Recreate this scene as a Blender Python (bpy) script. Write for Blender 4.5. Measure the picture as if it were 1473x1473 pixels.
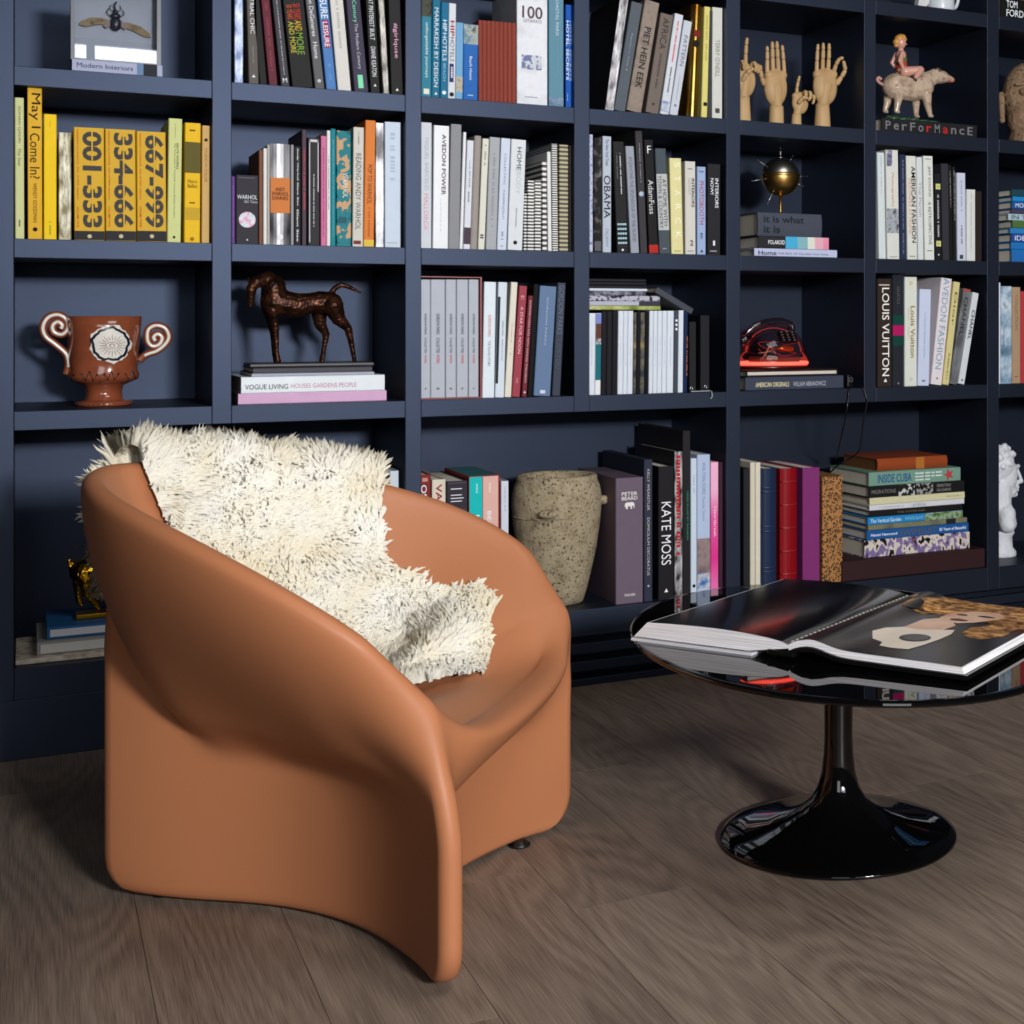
import bpy, bmesh, math, random
import numpy as np
from mathutils import Vector, Matrix

# ------------------------------------------------------------------ clear
for o in list(bpy.data.objects):
    bpy.data.objects.remove(o, do_unlink=True)
scene = bpy.context.scene
COL = scene.collection
random.seed(7)

WORK = bpy.data.scenes.new('workbench')          # empty side scene for welding shapes and setting type


def work_graph():
    with bpy.context.temp_override(scene=WORK, view_layer=WORK.view_layers[0]):
        dg = bpy.context.evaluated_depsgraph_get()
        dg.update()
    return dg


# ------------------------------------------------------------------ camera (level shift lens, standing 1 m above the floor)
FOC, PX, PY = 2070.0, 1200.0, 457.0          # focal length and principal point for a 1473 px frame
YAW = math.radians(29.371)
SY, CY = math.sin(YAW), math.cos(YAW)
cam_data = bpy.data.cameras.new('camera')
cam_data.sensor_width = 36.0
cam_data.lens = FOC / 1473.0 * 36.0
cam_data.shift_x = (736.5 - PX) / 1473.0
cam_data.shift_y = (PY - 736.5) / 1473.0
cam_data.clip_start = 0.05
cam = bpy.data.objects.new('camera', cam_data)
cam.location = (0, 0, 1.0)
cam.rotation_euler = (math.pi / 2, 0, -YAW)
COL.objects.link(cam)
scene.camera = cam

# ------------------------------------------------------------------ world, lights, exposure
world = bpy.data.worlds.new('world')
scene.world = world
world.use_nodes = True
bg = world.node_tree.nodes['Background']
bg.inputs[0].default_value = (0.80, 0.88, 1.0, 1)
bg.inputs[1].default_value = 0.017


def area_light(name, loc, target, sx, sy, power, col):
    ld = bpy.data.lights.new(name, 'AREA')
    ld.shape = 'RECTANGLE'; ld.size = sx; ld.size_y = sy
    ld.energy = power; ld.color = col
    lo = bpy.data.objects.new(name, ld)
    lo.location = loc
    d = Vector(target) - Vector(loc)
    lo.rotation_euler = d.to_track_quat('-Z', 'Y').to_euler()
    COL.objects.link(lo)
    return lo


area_light('key_softbox', (1.25, -2.3, 1.80), (0.9, 3.7, 1.0), 0.60, 0.35, 258, (1.0, 0.985, 0.96))
area_light('left_fill', (-1.2, -2.4, 1.9), (0.5, 2.5, 0.6), 1.6, 1.6, 31, (0.94, 0.97, 1.0))  # broad fill added at camera left to lift the chair's side panel
area_light('ceiling_softbox', (1.6, 0.9, 3.1), (1.2, 2.2, 0.2), 1.6, 1.2, 31, (1.0, 0.97, 0.93))

vs = scene.view_settings
vs.view_transform = 'Standard'
vs.look = 'None'
vs.exposure = 0.0
vs.gamma = 1.0
vs.use_curve_mapping = False
scene.cycles.max_bounces = 6
scene.cycles.caustics_reflective = False
scene.cycles.caustics_refractive = False

# ------------------------------------------------------------------ measuring helpers
D = 3.738                                     # distance from the camera to the front of the bookcase


def ray(px, py):
    u = (px - PX) / FOC
    return SY + u * CY, CY - u * SY, (PY - py) / FOC


def at(px, py, Y):
    """point of the photograph on the upright plane y = Y (metres)"""
    x, y, z = ray(px, py)
    t = Y / y
    return Vector((x * t, Y, 1.0 + z * t))


def scale_at(px, Y):
    """metres per photograph pixel on that plane"""
    return Y / (ray(px, PY)[1]) / FOC


# ------------------------------------------------------------------ materials
def lin(c):
    def f(v):
        v = v / 255.0
        return v / 12.92 if v <= 0.04045 else ((v + 0.055) / 1.055) ** 2.4
    return (f(c[0]), f(c[1]), f(c[2]), 1.0)


_mats = {}


def new_mat(name):
    m = bpy.data.materials.new(name)
    m.use_nodes = True
    nt = m.node_tree
    return m, nt, nt.nodes['Principled BSDF']


def paint(c, rough=0.45, metal=0.0, coat=0.0, spec=0.5, grain=0.0, name='paint'):
    """plain printed / painted surface with a faint mottling"""
    key = (tuple(c), rough, metal, coat, spec, grain, name)
    if key in _mats:
        return _mats[key]
    m, nt, b = new_mat(name)
    l = lin(c)
    b.inputs['Roughness'].default_value = rough
    b.inputs['Metallic'].default_value = metal
    b.inputs['Specular IOR Level'].default_value = spec
    b.inputs['Coat Weight'].default_value = coat
    b.inputs['Coat Roughness'].default_value = 0.08
    tc = nt.nodes.new('ShaderNodeTexCoord')
    no = nt.nodes.new('ShaderNodeTexNoise')
    no.inputs['Scale'].default_value = 38
    no.inputs['Detail'].default_value = 3
    nt.links.new(tc.outputs['Object'], no.inputs['Vector'])
    mx = nt.nodes.new('ShaderNodeMix'); mx.data_type = 'RGBA'
    g = 0.06 + grain
    mx.inputs[6].default_value = tuple(v * (1 - g) for v in l[:3]) + (1,)
    mx.inputs[7].default_value = tuple(min(1, v * (1 + g)) for v in l[:3]) + (1,)
    nt.links.new(no.outputs['Fac'], mx.inputs[0])
    nt.links.new(mx.outputs[2], b.inputs['Base Color'])
    _mats[key] = m
    return m


def ramp(nt, stops, interp='LINEAR'):
    r = nt.nodes.new('ShaderNodeValToRGB')
    r.color_ramp.interpolation = interp
    e = r.color_ramp.elements
    while len(e) < len(stops):
        e.new(0.5)
    for k, (p, c) in enumerate(stops):
        e[k].position = p
        e[k].color = lin(c)
    return r


def photo(cols, scale=30.0, rough=0.5, sharp=False, stretch=(1, 1, 1), name='photo_print', detail=4):
    """a printed picture: blotches of the given colours"""
    key = ('photo', tuple(cols), scale, rough, sharp, stretch, name)
    if key in _mats:
        return _mats[key]
    m, nt, b = new_mat(name)
    tc = nt.nodes.new('ShaderNodeTexCoord')
    mp = nt.nodes.new('ShaderNodeMapping')
    mp.inputs['Scale'].default_value = stretch
    no = nt.nodes.new('ShaderNodeTexNoise')
    no.inputs['Scale'].default_value = scale
    no.inputs['Detail'].default_value = detail
    nt.links.new(tc.outputs['Object'], mp.inputs[0])
    nt.links.new(mp.outputs[0], no.inputs['Vector'])
    n = len(cols)
    st = [(0.30 + 0.42 * k / max(1, n - 1), c) for k, c in enumerate(cols)]
    b.inputs['Specular IOR Level'].default_value = 0.5 if rough < 0.25 else 0.16
    r = ramp(nt, st, 'CONSTANT' if sharp else 'LINEAR')
    nt.links.new(no.outputs['Fac'], r.inputs[0])
    nt.links.new(r.outputs[0], b.inputs['Base Color'])
    b.inputs['Roughness'].default_value = rough
    _mats[key] = m
    return m


def foil(c1, c2, scale=60.0, rough=0.42, metal=0.30, bump=0.6, stretch=(1, 1, 0.35), name='foil'):
    """crumpled shiny wrapper"""
    key = ('foil', c1, c2, scale, rough, metal, bump, stretch)
    if key in _mats:
        return _mats[key]
    m, nt, b = new_mat(name)
    tc = nt.nodes.new('ShaderNodeTexCoord')
    mp = nt.nodes.new('ShaderNodeMapping')
    mp.inputs['Scale'].default_value = stretch
    no = nt.nodes.new('ShaderNodeTexNoise')
    no.inputs['Scale'].default_value = scale
    no.inputs['Detail'].default_value = 5
    nt.links.new(tc.outputs['Object'], mp.inputs[0])
    nt.links.new(mp.outputs[0], no.inputs['Vector'])
    r = ramp(nt, [(0.38, c1), (0.62, c2)])
    nt.links.new(no.outputs['Fac'], r.inputs[0])
    nt.links.new(r.outputs[0], b.inputs['Base Color'])
    bp = nt.nodes.new('ShaderNodeBump')
    bp.inputs['Strength'].default_value = bump
    bp.inputs['Distance'].default_value = 0.004
    nt.links.new(no.outputs['Fac'], bp.inputs['Height'])
    nt.links.new(bp.outputs[0], b.inputs['Normal'])
    b.inputs['Metallic'].default_value = metal
    b.inputs['Roughness'].default_value = rough
    _mats[key] = m
    return m


def stripes(c1, c2, freq, rough=0.45, axis='Z', name='striped'):
    """even bands of two colours, freq bands per metre"""
    key = ('stripes', c1, c2, freq, rough, axis)
    if key in _mats:
        return _mats[key]
    m, nt, b = new_mat(name)
    tc = nt.nodes.new('ShaderNodeTexCoord')
    wv = nt.nodes.new('ShaderNodeTexWave')
    wv.wave_type = 'BANDS'; wv.bands_direction = axis
    wv.inputs['Scale'].default_value = freq * 2 * math.pi / 20.0
    nt.links.new(tc.outputs['Object'], wv.inputs['Vector'])
    r = ramp(nt, [(0.45, c1), (0.55, c2)])
    nt.links.new(wv.outputs['Fac'], r.inputs[0])
    nt.links.new(r.outputs[0], b.inputs['Base Color'])
    b.inputs['Roughness'].default_value = rough
    _mats[key] = m
    return m


def gradient(stops, z0, z1, rough=0.4, name='gradient_print'):
    """printed colour fade along local z between z0 and z1 (metres)"""
    m, nt, b = new_mat(name)
    tc = nt.nodes.new('ShaderNodeTexCoord')
    sp = nt.nodes.new('ShaderNodeSeparateXYZ')
    mr = nt.nodes.new('ShaderNodeMapRange')
    mr.inputs[1].default_value = z0; mr.inputs[2].default_value = z1
    nt.links.new(tc.outputs['Object'], sp.inputs[0])
    nt.links.new(sp.outputs[2], mr.inputs[0])
    r = ramp(nt, stops)
    nt.links.new(mr.outputs[0], r.inputs[0])
    nt.links.new(r.outputs[0], b.inputs['Base Color'])
    b.inputs['Roughness'].default_value = rough
    return m


def stone(cols, scale=25, bump=0.5, rough=0.85, pits=None, name='stone'):
    m, nt, b = new_mat(name)
    tc = nt.nodes.new('ShaderNodeTexCoord')
    no = nt.nodes.new('ShaderNodeTexNoise')
    no.inputs['Scale'].default_value = scale
    no.inputs['Detail'].default_value = 8
    no.inputs['Roughness'].default_value = 0.65
    nt.links.new(tc.outputs['Object'], no.inputs['Vector'])
    n = len(cols)
    r = ramp(nt, [(0.3 + 0.4 * k / (n - 1), c) for k, c in enumerate(cols)])
    nt.links.new(no.outputs['Fac'], r.inputs[0])
    out = r.outputs[0]
    h = no.outputs['Fac']
    if pits:
        n2 = nt.nodes.new('ShaderNodeTexNoise')
        n2.inputs['Scale'].default_value = pits
        n2.inputs['Detail'].default_value = 3
        nt.links.new(tc.outputs['Object'], n2.inputs['Vector'])
        r2 = nt.nodes.new('ShaderNodeValToRGB')
        r2.color_ramp.elements[0].position = 0.60; r2.color_ramp.elements[0].color = (0, 0, 0, 1)
        r2.color_ramp.elements[1].position = 0.70; r2.color_ramp.elements[1].color = (1, 1, 1, 1)
        nt.links.new(n2.outputs['Fac'], r2.inputs[0])
        mx = nt.nodes.new('ShaderNodeMix'); mx.data_type = 'RGBA'
        nt.links.new(r2.outputs[0], mx.inputs[0])
        nt.links.new(out, mx.inputs[6])
        mx.inputs[7].default_value = lin(tuple(v * 0.5 for v in cols[0]))
        out = mx.outputs[2]
        sb = nt.nodes.new('ShaderNodeMath'); sb.operation = 'SUBTRACT'
        nt.links.new(h, sb.inputs[0]); nt.links.new(r2.outputs[0], sb.inputs[1])
        h = sb.outputs[0]
    nt.links.new(out, b.inputs['Base Color'])
    bp = nt.nodes.new('ShaderNodeBump')
    bp.inputs['Strength'].default_value = bump
    bp.inputs['Distance'].default_value = 0.006
    nt.links.new(h, bp.inputs['Height'])
    nt.links.new(bp.outputs[0], b.inputs['Normal'])
    b.inputs['Roughness'].default_value = rough
    return m


def glow(c, strength, name='glow'):
    m, nt, b = new_mat(name)
    b.inputs['Base Color'].default_value = lin(c)
    b.inputs['Emission Color'].default_value = lin(c)
    b.inputs['Emission Strength'].default_value = strength
    return m


def clear_plastic(tint, refl=0.10, rough=0.04, name='clear_plastic', edge=0.85):
    """see-through shell: transparent with a fresnel gloss"""
    m = bpy.data.materials.new(name); m.use_nodes = True
    nt = m.node_tree; nt.nodes.clear()
    out = nt.nodes.new('ShaderNodeOutputMaterial')
    tr = nt.nodes.new('ShaderNodeBsdfTransparent'); tr.inputs[0].default_value = lin(tint)
    gl = nt.nodes.new('ShaderNodeBsdfGlossy'); gl.inputs['Roughness'].default_value = rough
    fr = nt.nodes.new('ShaderNodeLayerWeight'); fr.inputs[0].default_value = 0.35
    mr = nt.nodes.new('ShaderNodeMapRange')
    mr.inputs[3].default_value = refl; mr.inputs[4].default_value = edge
    nt.links.new(fr.outputs['Fresnel'], mr.inputs[0])
    mx = nt.nodes.new('ShaderNodeMixShader')
    nt.links.new(mr.outputs[0], mx.inputs[0])
    nt.links.new(tr.outputs[0], mx.inputs[1]); nt.links.new(gl.outputs[0], mx.inputs[2])
    nt.links.new(mx.outputs[0], out.inputs[0])
    return m


# ------------------------------------------------------------------ mesh helpers
def mesh_from(verts, faces, smooth=False, name='mesh'):
    me = bpy.data.meshes.new(name)
    me.from_pydata([tuple(v) for v in verts], [], faces)
    me.validate()
    if smooth:
        me.polygons.foreach_set('use_smooth', [True] * len(me.polygons))
    me.update()
    return me


def obj(name, me, mat=None, parent=None, loc=(0, 0, 0), rot=(0, 0, 0)):
    o = bpy.data.objects.new(name, me)
    COL.objects.link(o)
    if mat is not None and me is not None:
        if not me.materials:
            me.materials.append(mat)
        elif me.materials[0] is not mat:
            o.material_slots[0].link = 'OBJECT'; o.material_slots[0].material = mat
    o.location = loc
    o.rotation_euler = rot
    if parent is not None:
        o.parent = parent
    return o


LABELS = {}


def tag(o, label, cat, group=None, kind=None):
    n = len(label.split())
    assert 4 <= n <= 16, (n, label)
    if label in LABELS:
        print('DUPLICATE LABEL', label)
    LABELS[label] = 1
    o['label'] = label
    o['category'] = cat
    if group:
        o['group'] = group
    if kind:
        o['kind'] = kind
    return o


def thing(name, label, cat, loc=(0, 0, 0), rot=(0, 0, 0), group=None):
    o = bpy.data.objects.new(name, None)
    o.empty_display_size = 0.05
    COL.objects.link(o)
    o.location = loc
    o.rotation_euler = rot
    return tag(o, label, cat, group)


class Mesh:
    """collects pieces of ONE part"""
    def __init__(self):
        self.v = []; self.f = []

    def add(self, verts, faces):
        k = len(self.v)
        self.v += [tuple(p) for p in verts]
        self.f += [tuple(i + k for i in q) for q in faces]
        return self

    def box(self, x0, x1, y0, y1, z0, z1):
        return self.add([(x0, y0, z0), (x1, y0, z0), (x1, y1, z0), (x0, y1, z0),
                         (x0, y0, z1), (x1, y0, z1), (x1, y1, z1), (x0, y1, z1)],
                        [(0, 3, 2, 1), (4, 5, 6, 7), (0, 1, 5, 4), (1, 2, 6, 5), (2, 3, 7, 6), (3, 0, 4, 7)])

    def bevel_box(self, x0, x1, y0, y1, z0, z1, b):
        """box with chamfered edges"""
        bm = bmesh.new()
        vs_ = [bm.verts.new(p) for p in [(x0, y0, z0), (x1, y0, z0), (x1, y1, z0), (x0, y1, z0),
                                         (x0, y0, z1), (x1, y0, z1), (x1, y1, z1), (x0, y1, z1)]]
        for q in [(0, 3, 2, 1), (4, 5, 6, 7), (0, 1, 5, 4), (1, 2, 6, 5), (2, 3, 7, 6), (3, 0, 4, 7)]:
            bm.faces.new([vs_[i] for i in q])
        bmesh.ops.bevel(bm, geom=bm.edges[:], offset=b, segments=2, affect='EDGES', profile=0.5)
        bm.verts.index_update()
        self.add([v.co[:] for v in bm.verts], [tuple(v.index for v in f.verts) for f in bm.faces])
        bm.free()
        return self

    def lathe(self, prof, n=32, c=(0, 0, 0), axis='Z', wob=None):
        """prof: list of (r, z); closed at both ends"""
        vs_ = []; fs = []
        m = len(prof)
        for k, (r, z) in enumerate(prof):
            for j in range(n):
                a = 2 * math.pi * j / n
                rr = r * (1 + (wob(a, z) if wob else 0))
                p = (rr * math.cos(a), rr * math.sin(a), z)
                if axis == 'Y':
                    p = (p[0], p[2], -p[1])
                if axis == 'X':
                    p = (p[2], p[0], p[1])
                vs_.append((c[0] + p[0], c[1] + p[1], c[2] + p[2]))
        for k in range(m - 1):
            for j in range(n):
                j2 = (j + 1) % n
                fs.append((k * n + j, k * n + j2, (k + 1) * n + j2, (k + 1) * n + j))
        fs.append(tuple(range(n - 1, -1, -1)))
        fs.append(tuple((m - 1) * n + j for j in range(n)))
        return self.add(vs_, fs)

    def tube(self, pts, r, n=8, closed=False):
        """round tube along a path; r number or list"""
        pts = [Vector(p) for p in pts]
        m = len(pts)
        rs = r if isinstance(r, (list, tuple)) else [r] * m
        vs_ = []; fs = []
        ref = None
        for k in range(m):
            a = pts[(k - 1) % m] if (closed or k > 0) else pts[0]
            b = pts[(k + 1) % m] if (closed or k < m - 1) else pts[-1]
            t = (b - a)
            t = t.normalized() if t.length > 1e-9 else Vector((0, 0, 1))
            if ref is None:
                ref = Vector((0, 1, 0)) if abs(t.y) < 0.9 else Vector((1, 0, 0))
            u = (ref - t * ref.dot(t))
            u = u.normalized() if u.length > 1e-6 else t.orthogonal().normalized()
            ref = u
            w = t.cross(u)
            for j in range(n):
                an = 2 * math.pi * j / n
                vs_.append(pts[k] + (u * math.cos(an) + w * math.sin(an)) * rs[k])
        for k in range(m if closed else m - 1):
            k2 = (k + 1) % m
            for j in range(n):
                j2 = (j + 1) % n
                fs.append((k * n + j, k * n + j2, k2 * n + j2, k2 * n + j))
        if not closed:
            fs.append(tuple(range(n - 1, -1, -1)))
            fs.append(tuple((m - 1) * n + j for j in range(n)))
        return self.add(vs_, fs)

    def capsule(self, p0, p1, r0, r1, n=12, h=5):
        """tapered limb with round ends"""
        p0 = Vector(p0); p1 = Vector(p1)
        t = p1 - p0
        L = t.length
        t = t / L if L > 1e-9 else Vector((0, 0, 1))
        pts = []; rs = []
        for k in range(h):
            a = math.pi / 2 * (1 - k / h)
            pts.append(p0 - t * r0 * math.sin(a)); rs.append(max(1e-5, r0 * math.cos(a)))
        pts.append(p0); rs.append(r0); pts.append(p1); rs.append(r1)
        for k in range(1, h + 1):
            a = math.pi / 2 * k / h
            pts.append(p1 + t * r1 * math.sin(a)); rs.append(max(1e-5, r1 * math.cos(a)))
        ref = t.orthogonal().normalized(); w = t.cross(ref)
        vs_ = []; fs = []
        for p, r in zip(pts, rs):
            for j in range(n):
                an = 2 * math.pi * j / n
                vs_.append(p + (ref * math.cos(an) + w * math.sin(an)) * r)
        m = len(pts)
        for k in range(m - 1):
            for j in range(n):
                j2 = (j + 1) % n
                fs.append((k * n + j, k * n + j2, (k + 1) * n + j2, (k + 1) * n + j))
        fs.append(tuple(range(n - 1, -1, -1)))
        fs.append(tuple((m - 1) * n + j for j in range(n)))
        return self.add(vs_, fs)

    def ellipsoid(self, c, r, n=20, m=12, rot=None):
        vs_ = []; fs = []
        c = Vector(c)
        for k in range(m + 1):
            ph = math.pi * k / m - math.pi / 2
            for j in range(n):
                a = 2 * math.pi * j / n
                rr = max(1e-4, math.cos(ph))
                p = Vector((r[0] * rr * math.cos(a), r[1] * rr * math.sin(a), r[2] * math.sin(ph)))
                if rot is not None:
                    p = rot @ p
                vs_.append(c + p)
        for k in range(m):
            for j in range(n):
                j2 = (j + 1) % n
                fs.append((k * n + j, k * n + j2, (k + 1) * n + j2, (k + 1) * n + j))
        fs.append(tuple(range(n - 1, -1, -1)))
        fs.append(tuple(m * n + j for j in range(n)))
        return self.add(vs_, fs)

    def poly(self, pts, y0, y1):
        """flat outline (x, z points) given thickness from y0 to y1"""
        n = len(pts)
        vs_ = [(p[0], y0, p[1]) for p in pts] + [(p[0], y1, p[1]) for p in pts]
        fs = [tuple(range(n)), tuple(range(2 * n - 1, n - 1, -1))]
        for k in range(n):
            k2 = (k + 1) % n
            fs.append((k, k + n, k2 + n, k2))
        return self.add(vs_, fs)

    def me(self, smooth=False, name='mesh'):
        return mesh_from(self.v, self.f, smooth, name)

    def build(self, name, mat, parent=None, smooth=False, loc=(0, 0, 0), rot=(0, 0, 0)):
        me = self.me(smooth, name)
        o = obj(name, me, mat, parent, loc, rot)
        if smooth == 'auto':
            me.polygons.foreach_set('use_smooth', [True] * len(me.polygons))
            try:
                me.set_sharp_from_angle(angle=math.radians(38))
            except Exception:
                pass
        return o


def blob(name, m, voxel, mat, parent=None, smooth_it=4, factor=0.5, rough_noise=None, flat_base=False):
    """weld overlapping pieces into one continuous smooth skin"""
    tmp = bpy.data.objects.new('tmp_blob', m.me(True))
    WORK.collection.objects.link(tmp)
    r = tmp.modifiers.new('weld', 'REMESH'); r.mode = 'VOXEL'; r.voxel_size = voxel; r.use_smooth_shade = True
    s = tmp.modifiers.new('soft', 'SMOOTH'); s.iterations = smooth_it; s.factor = factor
    dg = work_graph()
    me = bpy.data.meshes.new_from_object(tmp.evaluated_get(dg), depsgraph=dg)
    old = tmp.data
    bpy.data.objects.remove(tmp, do_unlink=True)
    bpy.data.meshes.remove(old)
    me.name = name
    me.materials.clear()
    if rough_noise:
        amp, sc = rough_noise
        from mathutils import noise as mn
        nv = len(me.vertices)
        co = np.empty(nv * 3, np.float32); no = np.empty(nv * 3, np.float32)
        me.vertices.foreach_get('co', co); me.vertices.foreach_get('normal', no)
        co = co.reshape(-1, 3); no = no.reshape(-1, 3)
        dn = np.array([mn.noise(Vector(c) * sc) for c in co.tolist()], np.float32)
        co += no * (amp * dn)[:, None]
        if flat_base:                                                # stands flat on what carries it
            co[:, 2] = np.maximum(co[:, 2], 0.0004)
        me.vertices.foreach_set('co', co.ravel())
        me.update()
    me.polygons.foreach_set('use_smooth', [True] * len(me.polygons))
    return obj(name, me, mat, parent)


def spline(pts, n=8, closed=False):
    """smooth path through points"""
    P = [Vector(p) for p in pts]
    out = []
    m = len(P)
    rng = range(m) if closed else range(m - 1)
    for i in rng:
        p0 = P[(i - 1) % m] if (closed or i > 0) else P[0]
        p1 = P[i]; p2 = P[(i + 1) % m]
        p3 = P[(i + 2) % m] if (closed or i + 2 < m) else P[-1]
        for k in range(n):
            t = k / n
            out.append(0.5 * ((2 * p1) + (p2 - p0) * t + (2 * p0 - 5 * p1 + 4 * p2 - p3) * t * t + (3 * p1 - p0 - 3 * p2 + p3) * t ** 3))
    if not closed:
        out.append(P[-1])
    return out


# ------------------------------------------------------------------ lettering (flat print cut as thin letter shapes)
_text = {}
_glyph = {}


def glyph(c, bold):
    """outline of one character (verts, faces) and its advance width, set once"""
    k = (c, bold)
    if k in _glyph:
        return _glyph[k]

    def grab(body):
        cu = bpy.data.curves.new('tmp_text', 'FONT')
        cu.body = body
        cu.resolution_u = 3
        cu.offset = bold
        tob = bpy.data.objects.new('tmp_text', cu)
        WORK.collection.objects.link(tob)
        dg = work_graph()
        me = bpy.data.meshes.new_from_object(tob.evaluated_get(dg), depsgraph=dg)
        v = np.array([q.co[:2] for q in me.vertices]) if len(me.vertices) else np.zeros((0, 2))
        f = [tuple(p.vertices) for p in me.polygons]
        bpy.data.objects.remove(tob, do_unlink=True)
        bpy.data.curves.remove(cu)
        bpy.data.meshes.remove(me)
        return v, f
    if c == ' ':
        _glyph[k] = (np.zeros((0, 2)), [], 0.28)
    else:
        v, f = grab(c)
        adv = grab(c + '|')[0][:, 0].max() - grab('|')[0][:, 0].max() if len(v) else 0.3
        _glyph[k] = (v, f, float(adv))
    return _glyph[k]


def letters(s, bold=0.0):
    """(verts, faces) of a line of lettering normalised to the unit square"""
    k = (s, bold)
    if k in _text:
        return _text[k]
    V = []; F = []; x = 0.0; n = 0
    for c in s:
        v, f, adv = glyph(c, bold)
        if len(v):
            V.append(v + np.array((x, 0.0)))
            F += [tuple(i + n for i in q) for q in f]
            n += len(v)
        x += adv
    v = np.concatenate(V) if V else np.zeros((0, 2))
    if len(v):
        lo = v.min(0); hi = v.max(0)
        v = (v - lo) / np.maximum(hi - lo, 1e-6)
    _text[k] = (v, F)
    return _text[k]


def text_xz(name, s, col, x0, x1, z0, z1, y, parent, vertical=False, bold=0.0, rough=0.4, metal=0.0):
    """lettering on an upright face at local y; vertical = reads downwards like a book spine"""
    v, f = letters(s, bold)
    if not len(v):
        return None
    if vertical:
        V = [(x0 + (x1 - x0) * p[1], y, z1 - (z1 - z0) * p[0]) for p in v]
    else:
        V = [(x0 + (x1 - x0) * p[0], y, z0 + (z1 - z0) * p[1]) for p in v]
    return obj(name, mesh_from(V, f), paint(col, max(rough, 0.6), metal, spec=0.12, name='ink'), parent)
# ================================================================== the room
def struct(o):
    o['kind'] = 'structure'
    return o


def oak():
    m, nt, b = new_mat('smoked_oak')
    tc = nt.nodes.new('ShaderNodeTexCoord')
    oi = nt.nodes.new('ShaderNodeObjectInfo')
    mp = nt.nodes.new('ShaderNodeMapping')
    mp.inputs['Scale'].default_value = (1.0, 0.16, 1.0)
    ad = nt.nodes.new('ShaderNodeVectorMath'); ad.operation = 'ADD'
    sc = nt.nodes.new('ShaderNodeVectorMath'); sc.operation = 'SCALE'
    cb = nt.nodes.new('ShaderNodeCombineXYZ')
    for k in range(3):
        nt.links.new(oi.outputs['Random'], cb.inputs[k])
    nt.links.new(cb.outputs[0], sc.inputs[0]); sc.inputs['Scale'].default_value = 37.0
    nt.links.new(tc.outputs['Object'], mp.inputs[0])
    nt.links.new(mp.outputs[0], ad.inputs[0]); nt.links.new(sc.outputs[0], ad.inputs[1])
    # broad cathedral figure: bands of a strongly warped field
    n1 = nt.nodes.new('ShaderNodeTexNoise'); n1.inputs['Scale'].default_value = 4.2; n1.inputs['Detail'].default_value = 1.6
    nt.links.new(ad.outputs[0], n1.inputs['Vector'])
    mu = nt.nodes.new('ShaderNodeMath'); mu.operation = 'MULTIPLY'; mu.inputs[1].default_value = 150.0
    nt.links.new(n1.outputs['Fac'], mu.inputs[0])
    si = nt.nodes.new('ShaderNodeMath'); si.operation = 'SINE'
    nt.links.new(mu.outputs[0], si.inputs[0])
    # fine pores
    m2 = nt.nodes.new('ShaderNodeMapping'); m2.inputs['Scale'].default_value = (1.0, 0.022, 1.0)
    nt.links.new(tc.outputs['Object'], m2.inputs[0])
    a2 = nt.nodes.new('ShaderNodeVectorMath'); a2.operation = 'ADD'
    nt.links.new(m2.outputs[0], a2.inputs[0]); nt.links.new(sc.outputs[0], a2.inputs[1])
    n2 = nt.nodes.new('ShaderNodeTexNoise'); n2.inputs['Scale'].default_value = 480; n2.inputs['Detail'].default_value = 4
    nt.links.new(a2.outputs[0], n2.inputs['Vector'])
    n3 = nt.nodes.new('ShaderNodeTexNoise'); n3.inputs['Scale'].default_value = 9; n3.inputs['Detail'].default_value = 3
    nt.links.new(ad.outputs[0], n3.inputs['Vector'])

    def mul(sock, k, add):
        q = nt.nodes.new('ShaderNodeMath'); q.operation = 'MULTIPLY_ADD'
        nt.links.new(sock, q.inputs[0]); q.inputs[1].default_value = k; q.inputs[2].default_value = add
        return q.outputs[0]

    def plus(a, c):
        q = nt.nodes.new('ShaderNodeMath'); q.operation = 'ADD'
        nt.links.new(a, q.inputs[0]); nt.links.new(c, q.inputs[1])
        return q.outputs[0]
    tot = plus(plus(mul(si.outputs[0], 0.06, 0.0), mul(n2.outputs['Fac'], 0.75, -0.115)),
               plus(mul(n3.outputs['Fac'], 0.30, -0.02), mul(oi.outputs['Random'], 0.14, -0.04)))
    r = ramp(nt, [(0.15, (80, 69, 61)), (0.45, (121, 106, 94)), (0.85, (154, 138, 123))])
    nt.links.new(tot, r.inputs[0])
    nt.links.new(r.outputs[0], b.inputs['Base Color'])
    b.inputs['Roughness'].default_value = 0.52
    b.inputs['Specular IOR Level'].default_value = 0.35
    bp = nt.nodes.new('ShaderNodeBump'); bp.inputs['Strength'].default_value = 0.25; bp.inputs['Distance'].default_value = 0.002
    nt.links.new(tot, bp.inputs['Height']); nt.links.new(bp.outputs[0], b.inputs['Normal'])
    return m


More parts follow.
